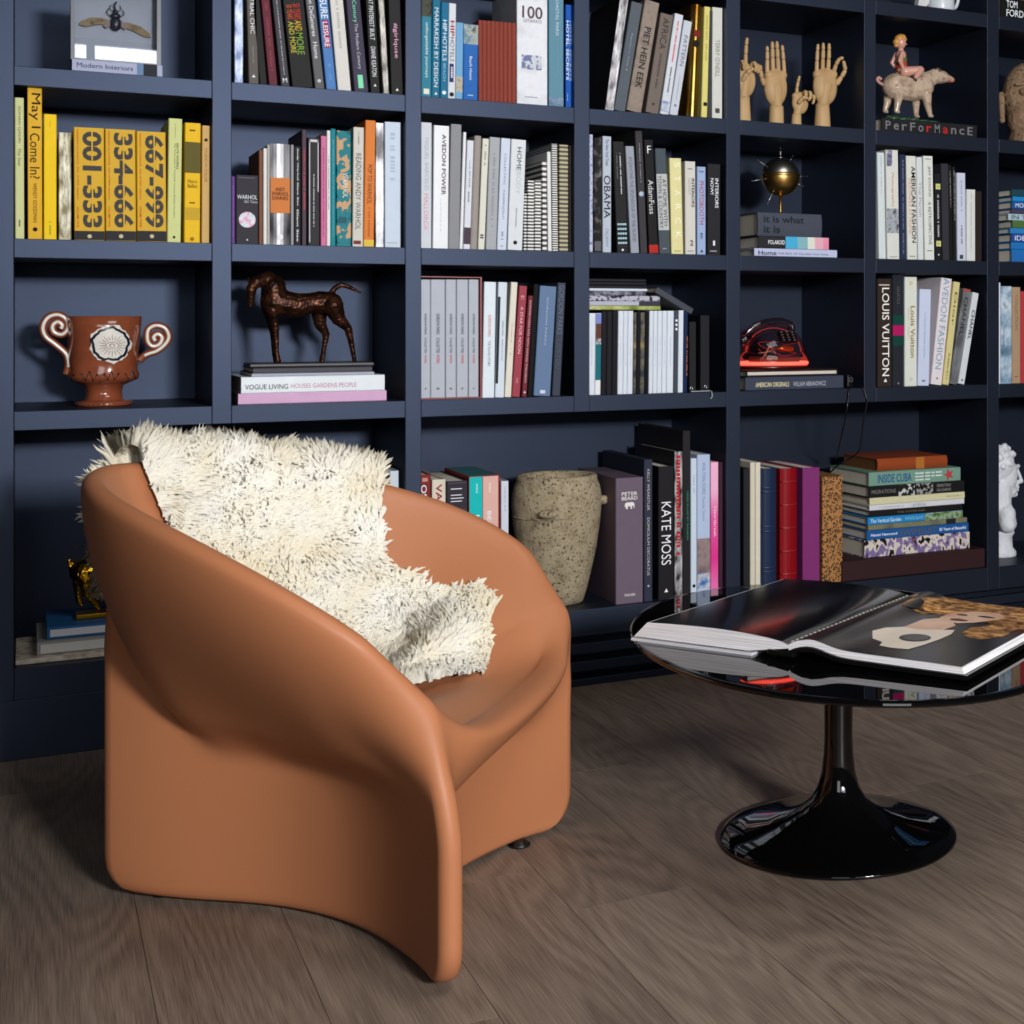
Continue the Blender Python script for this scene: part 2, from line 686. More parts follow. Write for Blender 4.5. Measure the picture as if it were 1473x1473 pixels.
def navy():
    """deep navy satin lacquer with brush marks"""
    m, nt, b = new_mat('navy_lacquer')
    tc = nt.nodes.new('ShaderNodeTexCoord')
    no = nt.nodes.new('ShaderNodeTexNoise')
    no.inputs['Scale'].default_value = 7; no.inputs['Detail'].default_value = 5
    nt.links.new(tc.outputs['Object'], no.inputs['Vector'])
    r = ramp(nt, [(0.3, (16, 19, 26)), (0.7, (20, 23, 31))])
    nt.links.new(no.outputs['Fac'], r.inputs[0])
    nt.links.new(r.outputs[0], b.inputs['Base Color'])
    b.inputs['Roughness'].default_value = 0.47
    b.inputs['Specular IOR Level'].default_value = 0.68
    b.inputs['Specular Tint'].default_value = (0.48, 0.62, 1.0, 1)
    n2 = nt.nodes.new('ShaderNodeTexNoise')
    n2.inputs['Scale'].default_value = 60; n2.inputs['Detail'].default_value = 2
    nt.links.new(tc.outputs['Object'], n2.inputs['Vector'])
    bp = nt.nodes.new('ShaderNodeBump'); bp.inputs['Strength'].default_value = 0.05; bp.inputs['Distance'].default_value = 0.003
    nt.links.new(n2.outputs['Fac'], bp.inputs['Height']); nt.links.new(bp.outputs[0], b.inputs['Normal'])
    return m


NAVY = navy()
OAK = oak()

# ---- floor: sub-floor with separate oak planks laid towards the bookcase
fl = struct(Mesh().box(-2.2, 4.2, -3.2, 4.25, -0.06, -0.016).build('floor', paint((40, 34, 30), 0.8, name='subfloor')))
fl['label'] = 'grey-brown smoked oak plank floor'
PW = 0.2137
plank_mesh = {}
rp = random.Random(11)
for k in range(-9, 19):
    x0 = -0.0487 + PW * k
    y = -3.2 - rp.random() * 1.5
    cuts = []
    while y < 4.2:
        L = rp.choice((1.7, 2.1, 2.6))
        cuts.append((y, L)); y += L
    for (y0, L) in cuts:
        key = L
        if key not in plank_mesh:
            q = Mesh().box(0.0005, PW - 0.0005, 0.0004, L - 0.0004, -0.016, 0.0)
            plank_mesh[key] = q.me()
            plank_mesh[key].materials.append(OAK)
        o = obj('plank', plank_mesh[key], OAK, fl, (x0, y0, 0))

# ---- wall behind the camera with the window that the glass and the metal mirror
wb = struct(Mesh()
            .box(-2.2, -0.15, -3.32, -3.2, 0, 3.3).box(2.35, 4.2, -3.32, -3.2, 0, 3.3)
            .box(-0.15, 2.35, -3.32, -3.2, 0, 1.95).box(-0.15, 2.35, -3.32, -3.2, 2.86, 3.3)
            .build('wall_back', paint((196, 194, 190), 0.8, name='plaster')))
wn = struct(Mesh().box(-0.15, 2.35, -3.30, -3.27, 1.95, 2.86).build('window_1', glow((236, 242, 255), 7.0, 'daylight_pane')))
m = Mesh()
for x in (-0.15, 0.36, 1.6, 2.31):
    m.box(x, x + 0.05, -3.27, -3.22, 1.95, 2.86)
m.box(-0.15, 2.35, -3.27, -3.22, 1.95, 1.99).box(-0.15, 2.35, -3.27, -3.22, 2.82, 2.86)
m.build('window_frame', paint((50, 52, 56), 0.5, name='dark_frame'), wn)

# ================================================================== built-in bookcase
XL = [-0.0205, 0.4355, 0.8878, 1.3400, 1.7942, 2.2489, 2.7063]      # left side of each bay
XR = [0.3922, 0.8475, 1.2966, 1.7502, 2.2074, 2.6603, 3.1180]       # right side of each bay
DEP = 0.40
ZD, ZC, ZB, ZA, ZT = 0.207, 0.788, 1.179, 1.569, 1.963               # upper faces of the shelf boards
TH = 0.0435
case = thing('bookcase', 'navy painted built-in bookcase covering the whole wall', 'bookcase', (0, D, 0))


def part_box(name, x0, x1, y0, y1, z0, z1, bev=0.0012):
    return Mesh().bevel_box(x0, x1, y0, y1, z0, z1, bev).build(name, NAVY, case)


ZTOP = 2.40
# uprights: every one from shelf C up; below it only every second one
ups = [(-0.0640, XL[0], ZD - 0.072)] + [(XR[k], XL[k + 1], (ZC - TH) if k in (0, 2, 4) else ZD - 0.072) for k in range(6)] + [(XR[6], XR[6] + TH, ZD - 0.072)]
for (a, b, z0) in ups:
    part_box('upright', a, b, 0.0, DEP, z0, ZTOP)
xl_all, xr_all = -0.064, XR[6] + TH
for k in range(7):
    for z in (ZB, ZA, ZT):
        part_box('shelf_board', XL[k], XR[k], 0.0005, DEP, z - TH, z)
for (a, b) in ((0, 1), (2, 3), (4, 5), (6, 6)):
    if a == b:
        part_box('shelf_board', XL[a], XR[a], 0.0005, DEP, ZC - TH, ZC)
        part_box('shelf_board', XL[a], XR[a], 0.0005, DEP, ZD - 0.072, ZD)
    else:
        part_box('shelf_board', XL[a], XR[a], 0.0005, DEP, ZC - TH, ZC)
        part_box('shelf_board', XL[b], XR[b], 0.0005, DEP, ZC - TH, ZC)
        part_box('shelf_board', XL[a], XR[b], 0.0005, DEP, ZD - 0.072, ZD)
part_box('top_board', xl_all, xr_all, 0.0, DEP, ZTOP, ZTOP + TH)
part_box('back_panel', xl_all, xr_all, DEP, DEP + 0.015, 0.0, ZTOP + TH)
part_box('plinth', xl_all, XL[2] - 0.0435, 0.0, 0.05, 0.0, ZD - 0.072)
part_box('side_panel', -1.6, xl_all, 0.0, 0.05, 0.0, ZTOP + TH)
# ventilation slats under the right-hand bays
for (z0, z1) in ((0.0, 0.019), (0.040, 0.066), (0.087, 0.115)):
    part_box('vent_slat', XL[2] - 0.0435, xr_all, 0.0, 0.018, z0, z1)
part_box('vent_backing', XL[2] - 0.0435, xr_all, 0.06, 0.07, 0.0, ZD - 0.072)

# ================================================================== moulded armchair on three fins
CO = Vector((0.541, 2.547, 0))
FWD = Vector((0.856, -0.517, 0)); LFT = Vector((0.517, 0.856, 0))
CROT = math.atan2(FWD.y, FWD.x)


def bez(P, t):
    P = [np.array(p, float) for p in P]
    while len(P) > 1:
        P = [P[i] * (1 - t) + P[i + 1] * t for i in range(len(P) - 1)]
    return P[0]


TR, TA, TB = (-0.452, 0.0), (0.222, -0.358), (0.230, 0.350)
RA, RB = (0.184, -0.335), (0.234, 0.358)
RR = (-0.478, 0.0)
BASE = ([TR, (-0.25, -0.060), (-0.03, 0.02), TA], [TA, (0.02, -0.10), (0.02, 0.10), TB], [TB, (-0.03, -0.02), (-0.25, 0.060), TR])
RIM = ([RR, (-0.472, -0.252), (-0.011, -0.521), RA],
       [RA, (0.248, -0.17), (0.252, 0.17), RB],
       [RB, (0.060, 0.505), (-0.472, 0.252), RR])


def zrim(side, t):
    if side == 1:
        q = (2 * t - 1) ** 2
        return 0.350 + (0.455 - 0.350) * q ** 2.2
    if side == 2:
        t = 1 - t
    return float(bez([(0.745,), (0.737,), (0.700,), (0.455,)], t)[0])


HT = 0.0185                                                           # half the shell thickness
NS = 44


def side_ts():
    # finer towards the fin tips
    return [0.5 - 0.5 * math.cos(math.pi * k / NS) for k in range(NS + 1)]


def bowl_foot(side, t):
    """height at which the bowl starts to swell out of the fins"""
    if side == 1:
        return 0.205
    u = t if side == 0 else 1 - t
    return 0.245 + 0.33 * max(0.0, 1 - u / 0.36) ** 2 - 0.04 * max(0.0, (u - 0.72) / 0.28) ** 2


def section(level):
    """closed outline of the outer skin at fraction `level` of the local height, before thickness.
    returns list of (p, normal, z)"""
    z_floor = 0.009
    rows = []
    for sd in range(3):
        pts = []
        for t in side_ts():
            zr = zrim(sd, t) - HT
            z = z_floor + (zr - z_floor) * level
            zs = bowl_foot(sd, t)
            q = min(1.0, max(0.0, (z - zs) / (zr - zs)))
            e = min(1.0, q / 0.22)
            w = (1 - (1 - q) ** 1.65) * e * (2 - e) if q > 0 else 0.0
            if sd != 1:                                               # gentler bend where a fin runs up into the rim
                cl = min(1.0, max(0.0, ((t if sd == 0 else 1 - t) - 0.72) / 0.28))
                w += (q * q * (3 - 2 * q) - w) * cl * cl * (3 - 2 * cl)
            else:
                cl = max(0.0, abs(2 * t - 1) - 0.5) / 0.5
                w += (q * q * (3 - 2 * q) - w) * cl * cl * (3 - 2 * cl)
            b = bez(BASE[sd], t); r = bez(RIM[sd], t)
            p = b * (1 - w) + r * w
            if z < 0.075:                                             # rounded lower corners of the fins
                k = 0.061 - (z - z_floor)
                if k > 0:
                    cut = 0.061 - math.sqrt(max(0.0, 0.061 ** 2 - k ** 2))
                    tip = np.array((TR, TA, TB)[sd if t < 0.5 else (sd + 1) % 3])
                    n = tip / np.linalg.norm(tip)
                    e = max(0.0, 1 - np.linalg.norm(b - tip) / 0.16)
                    p = p - n * cut * e
            pts.append((p, z))
        P = np.array([a for a, _ in pts])
        T = np.gradient(P, axis=0)
        # tangents at the very tips, from a short chord
        T[0] = P[1] - P[0]; T[-1] = P[-1] - P[-2]
        N = np.stack([T[:, 1], -T[:, 0]], 1)
        N /= np.maximum(np.linalg.norm(N, axis=1, keepdims=True), 1e-9)
        rows.append((P, N, [z for _, z in pts]))
    out = []
    FAN = 8
    lip = max(0.0, (level - 0.55) / 0.45) ** 2
    for sd in range(3):
        P, N, Z = rows[sd]
        # fan of directions round the tip between the end of the previous side and the start of this one
        pn = rows[sd - 1][1][-1]
        a0 = math.atan2(pn[1], pn[0]); a1 = math.atan2(N[0][1], N[0][0])
        while a1 < a0:
            a1 += 2 * math.pi
        if a1 - a0 > math.pi * 1.5:
            a1 = a0
        for k in range(1, FAN):
            a = a0 + (a1 - a0) * k / FAN
            fat = 1 + (0.85 * min(1.0, (1 - level) / 0.4) if sd == 0 else 0.0)         # the rear fin is the stoutest
            out.append((P[0], np.array((math.cos(a), math.sin(a))) * fat, Z[0]))
        for k in range(len(P)):
            g_ = 1 + (0.45 * lip * math.sin(math.pi * side_ts()[k]) ** 0.7 if sd == 1 else 0.0)
            u_ = side_ts()[k] if sd == 0 else (1 - side_ts()[k] if sd == 2 else 1.0)
            g_ *= 1 + 0.85 * min(1.0, (1 - level) / 0.4) * max(0.0, 1 - u_ / 0.5) ** 1.2
            out.append((P[k], N[k] * g_, Z[k]))
    return out


def bowl_pow(x):
    """steep at the back, gentle towards the front"""
    q = min(1.0, max(0.0, (x + 0.1) / 0.3))
    return 3.0 - 1.8 * q * q * (3 - 2 * q)


def seat_level(x):
    q = min(1.0, max(0.0, (x + 0.05) / 0.28))
    return SEAT - 0.004 * q * q * (3 - 2 * q)


def chair_shell():
    V = []; F = []
    rings = []

    def push(pts):
        k = len(V)
        V.extend(pts)
        rings.append((k, len(pts)))
    # underside (slightly inset), outer skin, rounded rim, inner bowl
    s0 = section(0.0)
    push([(p[0] + n[0] * HT * 0.35, p[1] + n[1] * HT * 0.35, z - 0.0) for p, n, z in s0])
    lv = [0.0, 0.006, 0.018, 0.035, 0.06, 0.09, 0.13] + [0.16 + 0.84 * k / 48 for k in range(49)]
    for L in lv:
        e = HT * (1 - 0.35 * max(0, 1 - L / 0.018) ** 2)
        push([(p[0] + n[0] * e, p[1] + n[1] * e, z) for p, n, z in section(L)])
    top = section(1.0)
    # the front lip rolls straight into the seat instead of standing proud of it
    ff = []
    for sd in range(3):
        ff += [0.0] * 7 + [(math.sin(math.pi * t) ** 0.5 if sd == 1 else 0.0) for t in side_ts()]
    ff = np.array(ff)
    for _ in range(30):
        ff = 0.5 * ff + 0.25 * (np.roll(ff, 1) + np.roll(ff, -1))
    for k in range(1, 9):
        a = math.pi * k / 8
        push([(p[0] + n[0] * HT * math.cos(a), p[1] + n[1] * HT * math.cos(a), z + HT * (math.sin(a) if a <= math.pi / 2 else 1 - (1 - math.sin(a)) * (1 - f_))) for (p, n, z), f_ in zip(top, ff)])
    inner = [(p[0] - n[0] * HT, p[1] - n[1] * HT, z + HT * f_) for (p, n, z), f_ in zip(top, ff)]
    I0 = np.array(inner)
    I1 = I0.copy()
    for _ in range(260):                                              # corners of the rim fade out towards the seat
        I1 = 0.5 * I1 + 0.25 * (np.roll(I1, 1, 0) + np.roll(I1, -1, 0))
    for k in range(1, 31):
        s = 1 - (k / 30.0) * 0.985
        mixw = min(1.0, (1 - s) / 0.45)
        mixw = mixw * mixw * (3 - 2 * mixw)
        R_ = I0 * (1 - mixw) + I1 * mixw
        push([(x * s, y * s, seat_level(x * s) + (z - seat_level(x * s)) * s ** bowl_pow(x)) for x, y, z in R_])
    for (a, n), (b, _) in zip(rings[:-1], rings[1:]):
        for j in range(n):
            j2 = (j + 1) % n
            F.append((a + j, a + j2, b + j2, b + j))
    a, n = rings[-1]
    F.append(tuple(a + j for j in range(n)))
    a, n = rings[0]
    V.append((0, 0, 0.009)); c = len(V) - 1
    for j in range(n):
        F.append((a + (j + 1) % n, a + j, c))
    bm = bmesh.new()
    vs_ = [bm.verts.new(v) for v in V]
    for f in F:
        try:
            bm.faces.new([vs_[i] for i in f])
        except ValueError:
            pass
    bmesh.ops.remove_doubles(bm, verts=bm.verts, dist=0.0004)
    bmesh.ops.recalc_face_normals(bm, faces=bm.faces)
    bm.verts.index_update()
    co = np.array([v_.co[:] for v_ in bm.verts]); ed = np.array([(e_.verts[0].index, e_.verts[1].index) for e_ in bm.edges])
    deg = np.bincount(ed.ravel(), minlength=len(co)).astype(float)[:, None]
    wt = np.zeros((len(co), 1))
    for tip in (RA, RB):                                              # melt the front corners into soft shoulders
        dd = np.linalg.norm(co - np.array((tip[0], tip[1], 0.43)), axis=1)[:, None]
        q = np.clip(1 - dd / 0.15, 0, 1)
        wt = np.maximum(wt, q * q * (3 - 2 * q))
    for _ in range(90):
        acc = np.zeros_like(co)
        np.add.at(acc, ed[:, 0], co[ed[:, 1]]); np.add.at(acc, ed[:, 1], co[ed[:, 0]])
        co += 0.6 * wt * (acc / deg - co)
    for v_, c_ in zip(bm.verts, co):
        v_.co = c_
    me = bpy.data.meshes.new('shell')
    bm.to_mesh(me); bm.free()
    me.polygons.foreach_set('use_smooth', [True] * len(me.polygons))
    return me


SEAT = 0.345


def terracotta():
    m, nt, b = new_mat('moulded_plastic')
    tc = nt.nodes.new('ShaderNodeTexCoord')
    no = nt.nodes.new('ShaderNodeTexNoise')
    no.inputs['Scale'].default_value = 900; no.inputs['Detail'].default_value = 2
    nt.links.new(tc.outputs['Object'], no.inputs['Vector'])
    bp = nt.nodes.new('ShaderNodeBump'); bp.inputs['Strength'].default_value = 0.08; bp.inputs['Distance'].default_value = 0.001
    nt.links.new(no.outputs['Fac'], bp.inputs['Height']); nt.links.new(bp.outputs[0], b.inputs['Normal'])
    b.inputs['Base Color'].default_value = lin((169, 109, 74))
    b.inputs['Roughness'].default_value = 0.5
    b.inputs['Specular IOR Level'].default_value = 0.35
    return m


chair = thing('armchair', 'terracotta moulded plastic armchair on three curved fins', 'armchair', CO, (0, 0, CROT))
obj('shell', chair_shell(), terracotta(), chair)
for (x, y) in ((-0.385, 0.0), (0.165, -0.238), (0.175, 0.245)):
    Mesh().lathe([(0.016, 0.0), (0.019, 0.001), (0.020, 0.004), (0.014, 0.006), (0.012, 0.012)], 20).build('foot', paint((14, 14, 15), 0.4, name='rubber'), chair, True, (x, y, 0))

# ================================================================== sheepskin thrown over the back and seat
rs = np.random.default_rng(3)
ring_xy = []; ring_z = []
for sd in range(3):
    for t in np.linspace(0, 1, 90, endpoint=False):
        ring_xy.append(bez(RIM[sd], t)); ring_z.append(zrim(sd, t) - HT)
ring_xy = np.array(ring_xy); ring_z = np.array(ring_z)
_an = np.arctan2(ring_xy[:, 1], ring_xy[:, 0]); _o = np.argsort(_an)
_an = _an[_o]; _rr = np.linalg.norm(ring_xy, axis=1)[_o] - HT; _zz = ring_z[_o]


def seat_z(x, y):
    th = math.atan2(y, x); r = math.hypot(x, y)
    R = np.interp(th, _an, _rr, period=2 * math.pi); Z = np.interp(th, _an, _zz, period=2 * math.pi)
    s = min(1.0, r / R)
    return seat_level(x) + (Z - seat_level(x)) * s ** bowl_pow(R * math.cos(th))


def inside(x, y, poly):
    c = False
    n = len(poly)
    for i in range(n):
        x1, y1 = poly[i]; x2, y2 = poly[i - 1]
        if (y1 > y) != (y2 > y) and x < (x2 - x1) * (y - y1) / (y2 - y1) + x1:
            c = not c
    return c


hide_v = []; hide_f = []
OFF = 0.024
# a) strip over the far side of the rim: hanging outside, over the top, down the inside
ts = np.linspace(0.0, 0.56, 44)
rows_ = []
for t in ts:
    p = bez(RIM[2], 1 - t); q = bez(RIM[2], 1 - t - 0.01) - bez(RIM[2], 1 - t + 0.01 if t > 0.01 else 1 - t)
    q = q / np.linalg.norm(q)
    n = np.array((-q[1], q[0]))
    if n @ p < 0:
        n = -n
    if t < 0.02:
        n = np.array((-0.86, 0.51))
    z = zrim(2, 1 - t) - HT
    e = HT + OFF
    col = []
    drop = 0.20 - 0.12 * max(0.0, (t - 0.15) / 0.35) + 0.02 * math.sin(t * 40)
    for k in range(14):
        dz = drop * (1 - k / 13.0)
        bulge = 0.012 * math.sin(math.pi * min(1, dz / drop))
        base = p + n * (e * 0.8 + bulge)
        col.append((base[0], base[1], z - dz))
    for k in range(1, 6):
        a = math.pi * k / 6
        base = p + n * e * math.cos(a)
        col.append((base[0], base[1], z + (e + 0.008) * math.sin(a) + 0.002))
    ins = p - n * HT
    smax = 1.0
    for k in range(0, 17):
        s = 1 - k / 16.0 * 0.72
        g = s ** bowl_pow(ins[0])
        x, y = ins * s
        zz_ = SEAT + (z - SEAT) * g + OFF
        col.append((x * (1 - 0.012 * s), y * (1 - 0.012 * s), zz_))
    rows_.append(col)
nc = len(rows_[0])
hang = []
ok = lambda i, k: not (i < 5 and k > 11)                              # the back corner of the rim stays bare
idx = {}
EDGE = [(-0.60, 0.02), (-0.45, 0.30), (-0.25, 0.42), (-0.07, 0.45), (-0.06, 0.37), (-0.025, 0.34), (0.0, 0.31), (0.0, 0.27), (0.0, 0.0), (-0.2, -0.2), (-0.5, -0.02)]
for i, col in enumerate(rows_):
    for k, v in enumerate(col):
        idx[i, k] = len(hide_v); hide_v.append(v)
for i in range(len(rows_) - 1):
    for k in range(nc - 1):
        if ok(i, k):
            x, y, _ = hide_v[idx[i, k]]
            if k < 19 or inside(x, y, EDGE):
                hide_f.append((idx[i, k], idx[i + 1, k], idx[i + 1, k + 1], idx[i, k + 1]))
                hang.append(k < 14)
# b) the part spread over the seat and its tongue towards the front
POLY = [(-0.395, 0.03), (-0.33, 0.12), (-0.15, 0.24), (-0.04, 0.29), (-0.005, 0.27), (0.03, 0.265), (0.085, 0.285), (0.128, 0.26),
        (0.145, 0.17), (0.140, 0.09), (0.095, 0.03), (0.04, -0.03), (-0.06, -0.12), (-0.25, -0.15), (-0.33, -0.06)]
STEP = 0.0125
gx = np.arange(-0.46, 0.2, STEP); gy = np.arange(-0.2, 0.34, STEP)
gi = {}
for i, x in enumerate(gx):
    for j, y in enumerate(gy):
        if inside(x, y, POLY):
            gi[i, j] = len(hide_v)
            hide_v.append((x, y, seat_z(x, y) + OFF + 0.004 + 0.006 * math.sin(x * 23) * math.sin(y * 19)))
for (i, j) in list(gi):
    if (i + 1, j) in gi and (i, j + 1) in gi and (i + 1, j + 1) in gi:
        hide_f.append((gi[i, j], gi[i + 1, j], gi[i + 1, j + 1], gi[i, j + 1]))
        hang.append(False)


def wool_mat(name, c0, c1, c2):
    m, nt, b = new_mat(name)
    tc = nt.nodes.new('ShaderNodeTexCoord')
    no = nt.nodes.new('ShaderNodeTexNoise')
    no.inputs['Scale'].default_value = 7.0; no.inputs['Detail'].default_value = 2
    nt.links.new(tc.outputs['Object'], no.inputs['Vector'])
    r = ramp(nt, [(0.36, c0), (0.55, c1), (0.70, c2)])
    nt.links.new(no.outputs['Fac'], r.inputs[0])
    nt.links.new(r.outputs[0], b.inputs['Base Color'])
    b.inputs['Roughness'].default_value = 0.9
    b.inputs['Specular IOR Level'].default_value = 0.1
    tr = nt.nodes.new('ShaderNodeBsdfTranslucent')
    nt.links.new(r.outputs[0], tr.inputs[0])
    mx = nt.nodes.new('ShaderNodeMixShader'); mx.inputs[0].default_value = 0.38
    nt.links.new(b.outputs[0], mx.inputs[1]); nt.links.new(tr.outputs[0], mx.inputs[2])
    nt.links.new(mx.outputs[0], nt.nodes['Material Output'].inputs[0])
    return m


skin = thing('sheepskin_throw', 'shaggy cream sheepskin draped over the armchair back and seat', 'sheepskin', CO, (0, 0, CROT))
hv = np.array(hide_v)
hide = obj('hide', mesh_from(hide_v, hide_f, True), wool_mat('hide_leather', (240, 230, 206), (244, 236, 216), (246, 240, 224)), skin)
# wool locks: curved tapered tufts growing from the hide
tri = []
for f in hide_f:
    tri.append((f[0], f[1], f[2])); tri.append((f[0], f[2], f[3]))
tri = np.array(tri)
A, B, C = hv[tri[:, 0]], hv[tri[:, 1]], hv[tri[:, 2]]
nr = np.cross(B - A, C - A); ar = np.linalg.norm(nr, axis=1); nr /= np.maximum(ar[:, None], 1e-12)
# outward side: away from the shell
cen = (A + B + C) / 3
flip = np.zeros(len(tri), bool)
nstrip = None
for i in range(len(tri)):
    x, y, z = cen[i]
    rr_ = np.interp(math.atan2(y, x), _an, _rr, period=2 * math.pi)
    out = hang[i // 2]
    if out:
        flip[i] = nr[i, 0] * x + nr[i, 1] * y < 0
    else:
        flip[i] = nr[i, 2] < 0 if abs(nr[i, 2]) > 0.05 else (nr[i, 0] * x + nr[i, 1] * y > 0)
nr[flip] *= -1
hang_t = np.repeat(np.array(hang), 2)
top_hang = hang_t & (cen[:, 2] > 0.64)
nr[top_hang] += np.array((0.0, 0.0, 1.1))
nr /= np.linalg.norm(nr, axis=1, keepdims=True)
NL = 34000
pick = rs.choice(len(tri), NL, p=ar / ar.sum())
u = rs.random((NL, 1)); v = rs.random((NL, 1)); sw = (u + v) > 1
u = np.where(sw, 1 - u, u); v = np.where(sw, 1 - v, v)
root = A[pick] + (B[pick] - A[pick]) * u + (C[pick] - A[pick]) * v
nrm = nr[pick]
from mathutils import noise as mnoise
flow = np.array([mnoise.noise_vector(Vector(p) * 9.0)[:] for p in root])
flow2 = np.array([mnoise.noise_vector(Vector(p) * 45.0)[:] for p in root])
rad = root.copy(); rad[:, 2] = 0
down = np.array((0.25, 0.05, -0.55))
Ls = (0.022 + 0.014 * rs.random((NL, 1)))
on_seat = (root[:, 2:3] < 0.40)
Ls = np.where(on_seat, Ls * 0.85, Ls)
Ls = np.where((hang_t & ~top_hang)[pick][:, None], Ls * 0.7, Ls)
Ls = np.where(top_hang[pick][:, None], Ls * 1.35, Ls)
dir0 = nrm + 0.55 * flow + 0.50 * flow2 + 0.16 * rs.normal(size=(NL, 3))
dir0 /= np.linalg.norm(dir0, axis=1, keepdims=True)
bend = down * 0.7 + 0.9 * flow + 0.7 * flow2 + 0.22 * rs.normal(size=(NL, 3))
wr = 0.0026 + 0.0022 * rs.random((NL, 1))
side = np.cross(dir0, rs.normal(size=(NL, 3))); side /= np.linalg.norm(side, axis=1, keepdims=True)
side2 = np.cross(dir0, side)
VV = []
steps = ((0.0, 1.0), (0.42, 1.1), (0.78, 0.72))
for (q, w) in steps:
    c = root + dir0 * Ls * q + bend * Ls * 0.42 * q * q + side * 0.0022 * math.sin(q * 7)
    for k in range(3):
        a = 2 * math.pi * k / 3
        VV.append(c + (side * math.cos(a) + side2 * math.sin(a)) * wr * w)
VV.append(root + dir0 * Ls + bend * Ls * 0.46)
VV = np.stack(VV, 1).reshape(-1, 3)
tmpl = []
for k in range(2):
    for j in range(3):
        j2 = (j + 1) % 3
        tmpl.append((k * 3 + j, k * 3 + j2, (k + 1) * 3 + j2)); tmpl.append((k * 3 + j, (k + 1) * 3 + j2, (k + 1) * 3 + j))
for j in range(3):
    tmpl.append((6 + j, 6 + (j + 1) % 3, 9))
tmpl = np.array(tmpl)
FF = (np.arange(NL)[:, None, None] * 10 + tmpl[None]).reshape(-1, 3)
me = bpy.data.meshes.new('wool')
me.vertices.add(len(VV)); me.vertices.foreach_set('co', VV.astype(np.float32).ravel())
me.loops.add(len(FF) * 3); me.loops.foreach_set('vertex_index', FF.astype(np.int32).ravel())
me.polygons.add(len(FF)); me.polygons.foreach_set('loop_start', np.arange(0, len(FF) * 3, 3, dtype=np.int32))
me.polygons.foreach_set('use_smooth', np.ones(len(FF), bool))
me.update(calc_edges=True)
shade = nrm.copy()
shade[top_hang[pick]] = np.array((0.55, -0.5, 0.62))  # upper flap normals turned toward the key light so the wool shades brighter
soft = 0.62 * np.repeat(shade, 10, 0)
vn = np.empty(len(VV) * 3, np.float32); me.vertices.foreach_get('normal', vn)
soft = soft + 0.38 * vn.reshape(-1, 3)
soft /= np.maximum(np.linalg.norm(soft, axis=1, keepdims=True), 1e-6)
me.normals_split_custom_set_from_vertices(soft.tolist())                # pile shaded with the hide's normals to look softer and brighter
wool = obj('wool', me, wool_mat('wool', (246, 237, 214), (252, 248, 236), (254, 252, 247)), skin)
wool['kind'] = 'stuff'

# ================================================================== oval pedestal table
BLK = paint((6, 6, 7), 0.02, coat=0.0, name='black_lacquer')
TC = Vector((1.368, 2.414, 0)); TROT = math.radians(-5.5)
table = thing('pedestal_table', 'low oval glossy black pedestal table with trumpet base', 'table', TC, (0, 0, TROT))
m = Mesh()
n = 128
prof = [(0.30, -0.020), (0.86, -0.020), (0.975, -0.0135), (0.996, -0.010), (1.0, -0.0065), (0.9985, -0.003), (0.993, -0.0008), (0.985, 0.0), (0.97, 0.0), (0.90, 0.0)]
vs_ = []; fs_ = []
for (s, z) in prof:
    for j in range(n):
        a = 2 * math.pi * j / n
        vs_.append((0.386 * s * math.cos(a), 0.530 * s * math.sin(a), 0.395 + z))
for k in range(len(prof) - 1):
    for j in range(n):
        j2 = (j + 1) % n
        fs_.append((k * n + j, k * n + j2, (k + 1) * n + j2, (k + 1) * n + j))
fs_.append(tuple(range(n - 1, -1, -1))); fs_.append(tuple((len(prof) - 1) * n + j for j in range(n)))
m.add(vs_, fs_).build('table_top', BLK, table, 'auto')
pp = [(0.205, 0.0), (0.224, 0.002), (0.228, 0.006), (0.226, 0.010), (0.212, 0.016), (0.175, 0.024), (0.135, 0.033), (0.100, 0.044), (0.072, 0.058), (0.052, 0.076), (0.040, 0.098),
      (0.0325, 0.125), (0.0285, 0.16), (0.027, 0.20), (0.0275, 0.26), (0.030, 0.31), (0.034, 0.345), (0.045, 0.362), (0.085, 0.372), (0.10, 0.3755)]
Mesh().lathe(pp, 72).build('pedestal', BLK, table, True)

# ---- large open photo book on the table
G0 = Vector((1.177, 2.255, 0)); GD = Vector((0.843, 0.538, 0)); GE = Vector((0.538, -0.843, 0))
BLEN, BWID = 0.505, 0.335
ob = thing('open_book', 'huge open photo book lying on the black table', 'book', (G0.x, G0.y, 0.395), (0, 0, math.atan2(GD.y, GD.x)))
# local frame: x along the gutter away from the camera, -y = right page, +y = left page


def zl(u):       # left page surface above the table
    return 0.030 + 0.014 * (1 - (1 - u) ** 3) - 0.008 * u * u - 0.004 * math.exp(-u * 30)


def zr_(u):      # right page surface
    return 0.0285 + 0.012 * math.exp(-((u - 0.13) / 0.12) ** 2) - 0.0035 * u - 0.004 * math.exp(-u * 40)


def page_block(name, sgn, ztop, zbot, fan, mat):
    N = 28
    V = []; F = []
    for i in range(N + 1):
        uu = i / N
        for (xx, ext) in ((0.0, 0), (BLEN, 0)):
            yt = sgn * uu * (BWID - fan)
            yb = sgn * uu * BWID
            V.append((xx, yb, zbot(uu))); V.append((xx, yt, ztop(uu)))
    for i in range(N):
        a = i * 4; b = a + 4
        F += [(a, a + 1, b + 1, b), (a + 2, b + 2, b + 3, a + 3), (a + 1, a + 3, b + 3, b + 1), (a, b, b + 2, a + 2)]
    e = N * 4
    F += [(0, 2, 3, 1), (e, e + 1, e + 3, e + 2)]
    me = mesh_from(V, F)
    bm = bmesh.new(); bm.from_mesh(me); bmesh.ops.recalc_face_normals(bm, faces=bm.faces); bm.to_mesh(me); bm.free()
    return obj(name, me, mat, ob)


